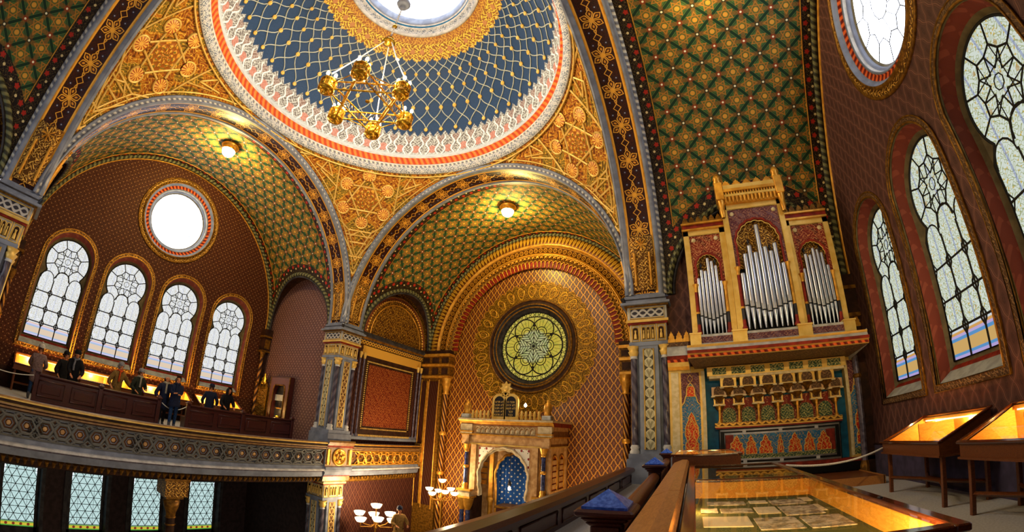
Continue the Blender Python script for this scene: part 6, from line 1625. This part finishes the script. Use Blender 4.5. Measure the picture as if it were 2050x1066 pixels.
flat_case(KF, -.09, 1.14, -.24, 4.35, 5.95, .2, 'large flat glass topped case full of documents beside the honey coloured ledge', bars=(2.36,))
flat_case(KF, -.42, .78, 5.3, 7.2, 6.06, .2, 'second flat glass case beyond the near one, close to the organ', lit_to=99)
T = KF.at(0, 0, 5.755)
docs = [(.55, .40, .44, 1.72, 'paper_print', 0, 'print'), (.27, .22, .20, 2.05, 'paper_cream', 0, 'document'), (.2, .28, .12, 1.68, 'paper_print', 0, 'photo'), (.34, .24, .16, 1.28, 'paper_print', 0, 'photo'), (.22, .34, .5, 1.18, 'paper_cream', 4, 'document'),
        (.42, .46, .86, 1.95, 'paper_print', 3, 'print'), (.17, .28, 1.0, 2.1, 'paper_cream', 5, 'document'), (.46, .3, .30, .85, 'paper_cream', 0, 'document'), (.5, .36, .83, 1.42, 'paper_print', 2, 'print'), (.16, .2, .98, 1.72, 'paper_cream', 4, 'document'), (.5, .36, .82, .98, 'paper_print', 0, 'print'), (.2, .26, 1.0, 1.25, 'paper_cream', 6, 'document')]
dl = ['wide printed sheet at the back of the near glass case', 'small blank cream card at the back left of the near glass case', 'small dark photograph against the left side of the near glass case', 'small brown photograph left of the middle of the near glass case', 'upright cream page in the middle of the near glass case',
      'large grey print lying at the back right of the near glass case', 'cream label at the far right corner of the near glass case', 'bright cream sheet at the lower left of the near glass case', 'grey print in the middle right of the near glass case', 'small cream label right of the grey prints', 'grey print lying nearest the viewer in the glass case', 'cream label by the right side, nearest the viewer']
# lay the sheets out without overlaps on a loose grid
slots = [(.26, 2.02, .34, .2, 'paper_print'), (.55, 2.05, .16, .14, 'paper_cream'), (.80, 1.98, .3, .26, 'paper_print'), (.985, 2.08, .1, .2, 'paper_cream'),
         (.10, 1.66, .14, .2, 'paper_print'), (.32, 1.64, .26, .2, 'paper_print'), (.56, 1.62, .18, .3, 'paper_cream'), (.82, 1.56, .3, .4, 'paper_print'),
         (.21, 1.2, .34, .36, 'paper_cream'), (.56, 1.1, .3, .4, 'paper_print'), (.89, 1.08, .3, .4, 'paper_print'), (.995, 1.62, .045, .3, 'paper_cream')]
for (x, y, w_, h_, m_), lab in zip(slots, dl):
    exhibit(T, w_, h_, x, y, m_, 0, 'document', lab)
# wooden ledge (top of the pew desk) left of the near case, with two seams
o = thing('pew_desk', 'long honey coloured wooden ledge left of the near glass case', 'ledge', (8.0, -1.5, ZG))
segs = [(-.75, 1.2), (1.21, 2.9), (2.91, 5.0)]
for a, c_ in segs:
    b = MB(KF); b.face([(-.21, a, 5.99), (-.13, a, 5.99), (-.13, c_, 5.99), (-.21, c_, 5.99)], 0); b.face([(-.34, a, 5.94), (-.21, a, 5.99), (-.21, c_, 5.99), (-.34, c_, 5.94)], 0)
    b.face([(-.13, a, 5.99), (-.105, a, 5.96), (-.105, c_, 5.96), (-.13, c_, 5.99)], 0); b.face([(-.34, a, 5.9), (-.34, a, 5.94), (-.34, c_, 5.94), (-.34, c_, 5.9)], 0); b.face([(-.105, a, 5.96), (-.105, a, 5.9), (-.105, c_, 5.9), (-.105, c_, 5.96)], 0)
    b.face([(-.34, a, 5.9), (-.105, a, 5.9), (-.105, a, 5.96), (-.13, a, 5.99), (-.21, a, 5.99), (-.34, a, 5.94)], 0); b.face([(-.34, a, 5.9), (-.105, a, 5.9), (-.105, c_, 5.9), (-.34, c_, 5.9)][::-1], 0); b.build('top_board', 'wood_honey', o)
b = MB(KF); b.box(-.26, -.2, -.7, 4.9, ZG, 5.9, 0); b.build('front_board', 'wood_dark', o)
# pew with blue pyramid caps
GF = Fr((7.78, -3.35, 0), (.999, .045, 0), (-.045, .999, 0), (0, 0, 1))
o = thing('pew', 'near pew whose posts carry blue pyramid caps', 'pew', (7.7, 0, ZG))
py = (0, 3.75, 7.5)
for k, yy in enumerate(py):
    b = MB(GF); b.bbox(-.09, .09, yy-.09, yy+.09, ZG, 5.86, .01, 0)
    pst = b.build('post', ['wood_dark'], o)
    b = MB(GF); b.run
    for z_, h_, w_ in ((5.86, .03, .115), (5.89, .03, .14), (5.92, .045, .175)): b.bbox(-w_, w_, yy-w_, yy+w_, z_, z_+h_, .014, 0)
    b.build('post_cap', 'wood_dark', o)
    b = MB(GF); w_ = .135; z_ = 5.968; b.box(-w_, w_, yy-w_, yy+w_, z_-.01, z_+.012, 0)
    A = [(-w_, yy-w_, z_+.012), (w_, yy-w_, z_+.012), (w_, yy+w_, z_+.012), (-w_, yy+w_, z_+.012)]
    for i in range(4): b.face([A[i], A[(i+1) % 4], (0, yy, z_+.105)], 0)
    oo = b.build('pyramid_cap', 'lapis', o); oo['label'] = 'deep blue pyramid cap'
for a, c_ in ((.1, 3.65), (3.85, 7.4)):
    b = MB(GF); b.tube([(0, a, 5.78), (0, c_, 5.78)], .075, 10, 0); b.build('rail', 'wood_brown', o)
    b = MB(GF); b.box(-.025, .025, a, c_, ZG, 5.76, 0); b.build('back_board', 'wood_dark', o)
    b = MB(GF)
    for q in (.05, 1.8): b.tube([(-.03, a+q+.1, ZG+.15), (-.03, a+q+1.55, ZG+.15), (-.03, a+q+1.55, 5.6), (-.03, a+q+.1, 5.6)], .02, 4, 0, closed=True)
    b.build('panel_moulding', 'wood_dark', o)
b = MB(GF); b.box(-.13, .13, -2.2, -.1, 5.72, 5.78, 0); b.build('arm_rest', 'wood_honey', o)
# parapet of the near gallery with its dark cap
b = MB(); o = thing('gallery_parapet', 'dark wooden parapet of the near gallery in front of the near pew', 'gallery parapet', (6.35, 0, ZG))
T = Fr((RI, 0, 0), (0, 1, 0), (0, 0, 1), (1, 0, 0))
b = MB(T); b.run(-6.0, 5.95, [(5.32, -.2), (5.38, -.22), (5.46, -.15), (5.49, 0), (5.47, .16), (5.42, .2), (5.36, .18)], 0); b.build('top_rail', 'wood_dark', o)
b = MB(T); b.box(-6.0, 5.95, 4.0, 5.36, -.12, .1, 0); b.build('body', 'wood_dark', o)
b = MB(T)
for k in range(8): a = -5.9+1.48*k; b.tube([(a+.1, 5.08, .1), (a+1.35, 5.08, .1), (a+1.35, 5.28, .1), (a+.1, 5.28, .1)], .02, 4, 0, closed=True)
b.build('panel_moulding', 'wood_dark', o)
# ropes
def rope(p, q, sag, label, r=.016, m='rope_white', group=None):
    p, q = np.array(p, float), np.array(q, float); pts = [p+(q-p)*t-np.array([0, 0, sag*4*t*(1-t)]) for t in np.linspace(0, 1, 16)]
    b = MB(); b.tube(pts, r, 6, 0); tag(b.build('barrier_rope', m), label, 'rope', group)
rope((9.47, .36, 5.9), (11.9, 3.0, 5.86), .1, 'white rope slung from the near case to the sloping case', .018)
rope((-8.13, -6.3, 5.95), (-8.13, -4.66, 5.95), .1, 'pale rope at the left end of the far pew')
rope((-8.13, -.24, 5.95), (-8.13, .72, 5.95), .18, 'pale rope between the two far pews in front of the couple')
# gilded cabinet and arched wall showcase on the far side wall
o = thing('gilded_screen', 'openwork gilded standard with a crown finial left of the arched showcase', 'cabinet', (-12.15, 6.3, ZG+.12))
T = Fr((0, 6.3, 0), (1, 0, 0), (0, 0, 1), (0, -1, 0))
b = MB(T); b.box(-12.65, -11.65, ZG+.12, 7.35, -.1, 0, 0); b.build('body', 'scroll_gold', o)
b = MB(T)
for xa in (-12.65, -11.65): b.box(xa-.05, xa+.05, ZG+.12, 7.45, -.1, .05, 0)
for q in trefoil_crest(-12.6, -11.7, 7.35, .3, 3): b.prism(q, -.06, .02, 0, back=True)
for i in range(9):
    for s_ in (-1, 1): b.tube([(-12.6+(0 if s_ > 0 else .9), ZG+.2+.24*i, .02), (-12.6+(.9 if s_ > 0 else 0), ZG+.5+.24*i, .02)], .014, 4, 0)
b.build('openwork', 'brass', o)
b = MB(T); b.lathe([(.16, 7.6), (.2, 7.7), (.12, 7.78), (.16, 7.9), (.06, 8.0), (.08, 8.08), (.001, 8.2)], 10, 0, (-12.15, 0, -.02), up='y'); b.build('crown', 'brass', o)
o = thing('wall_showcase', 'tall framed showcase with an arched opening on the mauve wall', 'showcase', (-10.5, 6.3, ZG+.12))
T = Fr((-10.5, 6.3, 0), (1, 0, 0), (0, 0, 1), (0, -1, 0))
op = [(-.52, 5.3), (.52, 5.3), (.52, 7.3)]+arcpts(0, 7.3, .52, 0, 180, 12)[1:-1]+[(-.52, 7.3)]
op = [(x, min(y, 7.62) if abs(x) < .45 else y) for x, y in op]
b = MB(T); b.prism([(-.88, ZG+.12), (.88, ZG+.12), (.88, 8.03), (-.88, 8.03)], -.2, .06, 0, [op], 1); tube2(b, op, .035, .07, 5, 2, True); tube2(b, [(-.86, ZG+.14), (.86, ZG+.14), (.86, 8.0), (-.86, 8.0)], .03, .06, 5, 2, True); b.build('frame', ['wood_brown', 'wood_dark', 'gold_dark'], o)
b = MB(T); b.box(-.6, .6, 5.2, 7.9, -.2, -.18, 0); b.build('back_panel', 'stone_dark', o)
b = MB(T); b.box(-.5, .5, 6.85, 7.15, -.17, -.1, 0); b.build('label_board', 'stone_white', o)
b = MB(T); b.box(-.2, .45, 6.45, 6.5, -.17, .0, 0); b.box(-.5, .5, 5.75, 5.8, -.17, .0, 0); b.build('shelf', 'gold_dark', o)
b = MB(T); b.lathe([(.05, 5.8), (.08, 5.84), (.13, 5.95), (.12, 6.1), (.03, 6.12)], 12, 0, (.05, 0, -.03), up='y'); e = b.build('golden_bowl', 'brass'); tag(e, 'golden bowl glowing inside the arched wall showcase', 'bowl')
lamp_light((-10.45, 6.2, 6.35), 6, (1, .7, .25), .03)
# ================================================================= PEOPLE
def skin_mesh(name, nodes, edges, mat, parent, sub=2, root=0):
    """nodes: {key: (x, y, z, rx, ry)}"""
    keys = list(nodes); idx = {k: i for i, k in enumerate(keys)}
    me = bpy.data.meshes.new(name); me.from_pydata([nodes[k][:3] for k in keys], [(idx[a], idx[c]) for a, c in edges], []); me.update()
    o = bpy.data.objects.new(name, me); COL.objects.link(o); o.parent = parent
    m = o.modifiers.new('skin', 'SKIN'); m.use_smooth_shade = True
    for i, k in enumerate(keys):
        v = me.skin_vertices[0].data[i]; v.radius = (nodes[k][3], nodes[k][4] if len(nodes[k]) > 4 else nodes[k][3]); v.use_root = (i == root)
    s = o.modifiers.new('sub', 'SUBSURF'); s.levels = sub; s.render_levels = sub
    me.materials.append(MATS[mat]); return o
def person(label, loc, rotz, h=1.72, coat='coat_black', coat_len=.55, legs='trousers_dark', boots='boots_grey', hat=None, hat_m='coat_black', hair='hair_brown', long_hair=False, scarf=None,
           lean=0.0, armL=(.28, .12, .95), armR=(.28, .12, .95), step=.08, headdn=0.0, pom=False, elbow=None):
    o = thing('person', label, 'person', loc, None, local=True, rotz=rotz); s = h/1.75
    S = lambda x, y, z, *r: (x*s, y*s, z*s)+tuple(q*s for q in r)
    ln = lambda z: lean*max(0, z-.95)*.9                       # forward bend above the hips
    hz = 1.60; hy = ln(1.6)+headdn*.08
    N = {'pel': S(0, 0, .95, .14, .10), 'bel': S(0, ln(1.12), 1.12, .13, .10), 'che': S(0, ln(1.34), 1.34, .15, .11), 'nek': S(0, ln(1.5), 1.49, .055), 'nk2': S(0, ln(1.55)+.01, 1.55, .052),
         'hd1': S(0, hy+.02, hz, .072, .075), 'hd2': S(0, hy+.03, hz+.075-headdn*.02, .082, .095), 'hd3': S(0, hy+.01, hz+.14-headdn*.03, .06, .07), 'nos': S(0, hy+.125, hz+.045-headdn*.03, .012), 'chn': S(0, hy+.085, hz-.03-headdn*.02, .03),
         'eaL': S(-.085, hy+.02, hz+.05, .014), 'eaR': S(.085, hy+.02, hz+.05, .014)}
    E_ = [('pel', 'bel'), ('bel', 'che'), ('che', 'nek'), ('nek', 'nk2'), ('nk2', 'hd1'), ('hd1', 'hd2'), ('hd2', 'hd3'), ('hd2', 'nos'), ('hd1', 'chn'), ('hd2', 'eaL'), ('hd2', 'eaR')]
    CN = {'pel': S(0, 0, .93, .215, .16), 'bel': S(0, ln(1.12), 1.12, .205, .155), 'che': S(0, ln(1.34), 1.36, .21, .155), 'col': S(0, ln(1.5), 1.5, .085, .085)}
    CE = [('pel', 'bel'), ('bel', 'che'), ('che', 'col')]
    CN['hem'] = S(0, .0, .93-(coat_len-.35), .215, .165); CE.append(('pel', 'hem'))
    TN = {'pel': S(0, 0, .93, .13, .11)}; TE = []
    for q, sd, arm in (('L', -1, armL), ('R', 1, armR)):
        sh = (sd*.18, ln(1.42), 1.42); hd = (sd*arm[0], arm[1], arm[2])
        mid = [(sh[i]+hd[i])/2 for i in range(3)]; d = math.dist(sh, hd); bend = math.sqrt(max(0, .30**2-(d/2)**2)) if d < .6 else 0
        el = (mid[0]+sd*bend*.55, mid[1]-bend*.45, mid[2]-bend*.45)
        N['sh'+q] = S(*sh, .055); N['el'+q] = S(*el, .042); N['wr'+q] = S(*hd, .027, .022)
        dr = np.array(hd)-np.array(el); dr /= np.linalg.norm(dr); up = np.array([0, 0, 1.]) if abs(dr[2]) < .8 else np.array([0, 1., 0]); sdv = np.cross(dr, up); sdv /= np.linalg.norm(sdv); dn = np.cross(dr, sdv)
        pa = np.array(hd)+dr*.06; N['pa'+q] = S(*pa, .036, .018); E_ += [('che', 'sh'+q), ('sh'+q, 'el'+q), ('el'+q, 'wr'+q), ('wr'+q, 'pa'+q)]
        for f in range(4):
            b0 = pa+dr*.03+sdv*(f-1.5)*.019; L = (.034, .04, .038, .03)[f]; k1, k2 = 'f%d%s' % (f, q), 'g%d%s' % (f, q)
            N[k1] = S(*(b0+dr*L), .0085); N[k2] = S(*(b0+dr*L*1.7+dn*.02), .0075); E_ += [('pa'+q, k1), (k1, k2)]
        t0 = pa-dr*.02+sdv*sd*.035; N['t1'+q] = S(*t0, .011); N['t2'+q] = S(*(t0+dr*.04+sdv*sd*.012), .009); E_ += [('wr'+q, 't1'+q), ('t1'+q, 't2'+q)]
        CN['sh'+q] = S(sh[0], sh[1], sh[2]-.01, .1); CN['el'+q] = S(*el, .082); CN['wr'+q] = S(*(np.array(hd)-dr*.02), .058); CE += [('che', 'sh'+q), ('sh'+q, 'el'+q), ('el'+q, 'wr'+q)]
        hp = (sd*.09, 0, .88); kn = (sd*.1, step*sd*.5+.02, .48); an = (sd*.11, step*sd, .09)
        N['hp'+q] = S(*hp, .085); N['kn'+q] = S(*kn, .055); N['an'+q] = S(*an, .04); E_ += [('pel', 'hp'+q), ('hp'+q, 'kn'+q), ('kn'+q, 'an'+q)]
        TN['hp'+q] = S(*hp, .1); TN['kn'+q] = S(*kn, .072); TN['an'+q] = S(an[0], an[1], .12, .06); TE += [('pel', 'hp'+q), ('hp'+q, 'kn'+q), ('kn'+q, 'an'+q)]
        BN = {'a': S(an[0], an[1], .26, .065), 'b': S(an[0], an[1], .07, .055), 'c': S(an[0], an[1]+.09, .045, .045), 'd': S(an[0], an[1]+.19, .035, .032)}
        skin_mesh('boot', BN, [('a', 'b'), ('b', 'c'), ('c', 'd')], boots, o, 1)
    body = skin_mesh('body', N, E_, 'skin', o, 2)
    skin_mesh('coat', CN, CE, coat, o, 2); skin_mesh('trousers', TN, TE, legs, o, 1)
    # face : eyes, brows and mouth on the head
    b = MB(); hc = np.array([0, hy+.03, hz+.06])*s
    for sx in (-1, 1):
        b.lathe([(.001, -.008*s), (.011*s, 0), (.001, .008*s)], 6, 0, tuple(hc+np.array([sx*.033*s, .083*s, .012*s]))); b.tube([hc+np.array([sx*.02, .09, .034])*s, hc+np.array([sx*.05, .082, .036])*s], .006*s, 4, 0)
    b.tube([hc+np.array([-.024, .088, -.055])*s, hc+np.array([0, .096, -.052])*s, hc+np.array([.024, .088, -.055])*s], .006*s, 4, 1); b.build('face_features', ['hair_brown', 'scarf_orange'], o)
    c = (0, (hy+.012)*s, (hz+.05-headdn*.03)*s)
    if long_hair:
        HN = {'t': S(0, hy-.01, hz+.105, .098, .1), 'm': S(0, hy-.05, hz+.02, .095, .07), 'l': S(0, hy-.07, hz-.12, .08, .05), 'a': S(.075, hy-.0, hz-.1, .035), 'b': S(-.075, hy-.0, hz-.1, .035), 'c': S(.08, hy+.0, hz+.05, .035), 'd': S(-.08, hy+.0, hz+.05, .035)}
        skin_mesh('hair', HN, [('t', 'm'), ('m', 'l'), ('m', 'a'), ('m', 'b'), ('m', 'c'), ('m', 'd')], hair, o, 1)
    else:
        HN = {'t': S(0, hy-.01, hz+.1, .088, .09), 'm': S(0, hy-.055, hz+.03, .082, .06), 'f': S(0, hy+.04, hz+.125, .062, .04), 'sa': S(.075, hy-.01, hz+.07, .03, .05), 'sb': S(-.075, hy-.01, hz+.07, .03, .05)}; skin_mesh('hair', HN, [('t', 'm'), ('t', 'f'), ('m', 'sa'), ('m', 'sb')], hair, o, 1)
    if hat == 'beanie':
        b = MB(); b.lathe([(.112*s, -.0), (.116*s, .03*s), (.112*s, .075*s), (.09*s, .12*s), (.05*s, .145*s), (.001, .152*s)], 14, 0, (c[0], c[1], c[2]+.045*s)); 
        if pom: b.lathe([(.001, .14*s), (.035*s, .155*s), (.042*s, .18*s), (.03*s, .21*s), (.001, .22*s)], 10, 0, (c[0], c[1], c[2]+.045*s))
        b.build('knitted_hat', hat_m, o)
    elif hat == 'hood':
        b = MB(); th = np.linspace(math.radians(35), math.radians(325), 13)
        Gd = np.array([[(r_*math.sin(t)*s+c[0], r_*math.cos(t)*s*1.05+c[1], z_*s+c[2]) for r_, z_ in ((.12, -.14), (.135, -.05), (.135, .04), (.11, .11), (.06, .15), (.001, .155))] for t in th]); b.grid(Gd, 0); b.build('hood', coat, o)
    if scarf:
        b = MB(); b.tube([((.085*math.cos(t))*s, (ln(1.5)+.095*math.sin(t))*s, (1.515+.012*math.sin(3*t))*s) for t in np.linspace(0, 2*PI, 15)[:-1]], .042*s, 8, 0, closed=True); b.tube([(.03*s, (ln(1.45)+.12)*s, 1.5*s), (.05*s, (ln(1.3)+.165)*s, 1.3*s), (.04*s, (ln(1.2)+.16)*s, 1.15*s)], .035*s, 6, 0); b.build('scarf', scarf, o)
    return o
R_ = math.radians; ZN = ZG+.12
# facing: local +y is forward; rotz -90 deg looks to +x (towards the hall), +90 looks to -x (the windows)
person('person in a pale quilted coat and bobble hat at the left end of the pew', (-9.6, -4.5, ZN), R_(80), 1.76, 'coat_mauve', .75, 'jeans', 'boots_grey', 'beanie', 'knit_white', pom=True, armL=(.2, .3, 1.05), armR=(.2, .3, 1.05))
person('person in a black coat and black cap bending over behind the left pew', (-9.85, -3.2, ZN), R_(-95), 1.92, 'coat_black', .6, hat='beanie', hat_m='coat_black', scarf='knit_grey', lean=.2, armL=(.2, .35, 1.0), armR=(.1, .42, 1.0), headdn=1.0)
person('person with a dark cap half hidden behind the person in the black coat', (-10.9, -3.45, ZN), R_(-60), 1.8, 'coat_black', .5, hat='beanie', hat_m='coat_black')
person('person in a tan coat with grey hair and orange scarf behind the left pew', (-10.1, -1.5, ZN), R_(-75), 1.88, 'coat_tan', .8, scarf='scarf_orange', hair='knit_grey', lean=.12, armL=(.5, .2, 1.02), armR=(.3, .15, .98), hat='beanie', hat_m='knit_grey')
person('person in a dark green coat and grey knitted hat with a light scarf', (-9.8, -.75, ZN), R_(-70), 1.82, 'coat_green', .6, hat='beanie', hat_m='knit_grey', scarf='scarf_light', armL=(.25, .2, 1.1), armR=(.2, .2, 1.0), lean=.1)
person('long haired person in a navy coat standing in the gap between the far pews', (-8.4, -.1, ZN), R_(-85), 1.78, 'coat_navy', .75, 'trousers_dark', 'boots_grey', long_hair=True, scarf='scarf_light', armL=(.42, .05, 1.0), armR=(.3, .1, .98))
person('person in a navy jacket with folded arms standing right of the long haired person', (-8.0, .18, ZN), R_(-95), 1.82, 'coat_navy', .5, 'jeans', 'boots_grey', armL=(-.05, .25, 1.2), armR=(-.05, .28, 1.16), scarf='coat_navy', hair='hair_brown')
person('person with a rucksack strap seen from behind at the right pew', (-10.6, 2.75, ZN), R_(60), 1.86, 'coat_navy', .6, hat='beanie', hat_m='coat_navy')
person('person in a dark hooded jacket with a lit face behind the right pew', (-9.8, 3.15, ZN), R_(-90), 1.84, 'coat_black', .6, hat='hood', lean=.15, armL=(.25, .3, 1.0), armR=(.2, .3, 1.0), headdn=.6)
person('person in an ochre jacket and dark knitted hat beside the lower candelabrum', (-3.6, 8.2, .95), R_(-120), 1.9, 'coat_tan', .5, hat='beanie', hat_m='coat_navy', armL=(.25, .3, 1.1), armR=(.2, .3, 1.1))
# landing on which that person stands
b = MB(); b.box(-4.3, -3.0, 7.6, 8.9, ZF, .95, 0); tag(b.build('reading_platform', 'wood_dark'), 'dark wooden platform under the person beside the candelabrum', 'platform')
# ================================================================= further lamps, among them unseen ones added to light the hall
candelabrum(1.5, -5.2, 1.0, 'unseen candelabrum added for fill light below the west arch', .58, 6, True, 160)  # added out of view as general fill light for the hall
candelabrum(3.6, 2.0, 1.6, 'unseen candelabrum added for fill light, hidden by the near parapet', .58, 6, True, 160)  # second added fill light, kept out of sight behind the parapet
spot(4.2, 10.2, 1.2, 'uplight on a stand on the dais right of the ark', (3.8, 13, 6.5), 300, WARM, 100, (4.2, 10.2, ZF+.6))
spot(-4.2, 10.8, 1.2, 'uplight on a stand on the dais left of the ark', (-5.2, 13, 6), 120, WARM, 100, (-4.2, 10.8, ZF+.6))
spot(9.6, -6.3, 9.6, 'unseen spotlight added behind the viewer to light the organ', (10.3, 5.6, 9.0), 460, (1, .74, .38), 60, (9.6, -6.56, 9.4))  # added lamp out of view, brightens the organ front
for sx, sy, w_ in ((-1, 1, 'left of the ark'), (1, 1, 'left of the organ'), (-1, -1, 'at the far left')):
    spot(sx*6.09, sy*6.09, 10.44, 'small uplight on the cornice of the corner pier '+w_, (sx*4.2, sy*4.2, 15.5), 75, WARM, 110, None, 'uplights on the pier cornices')
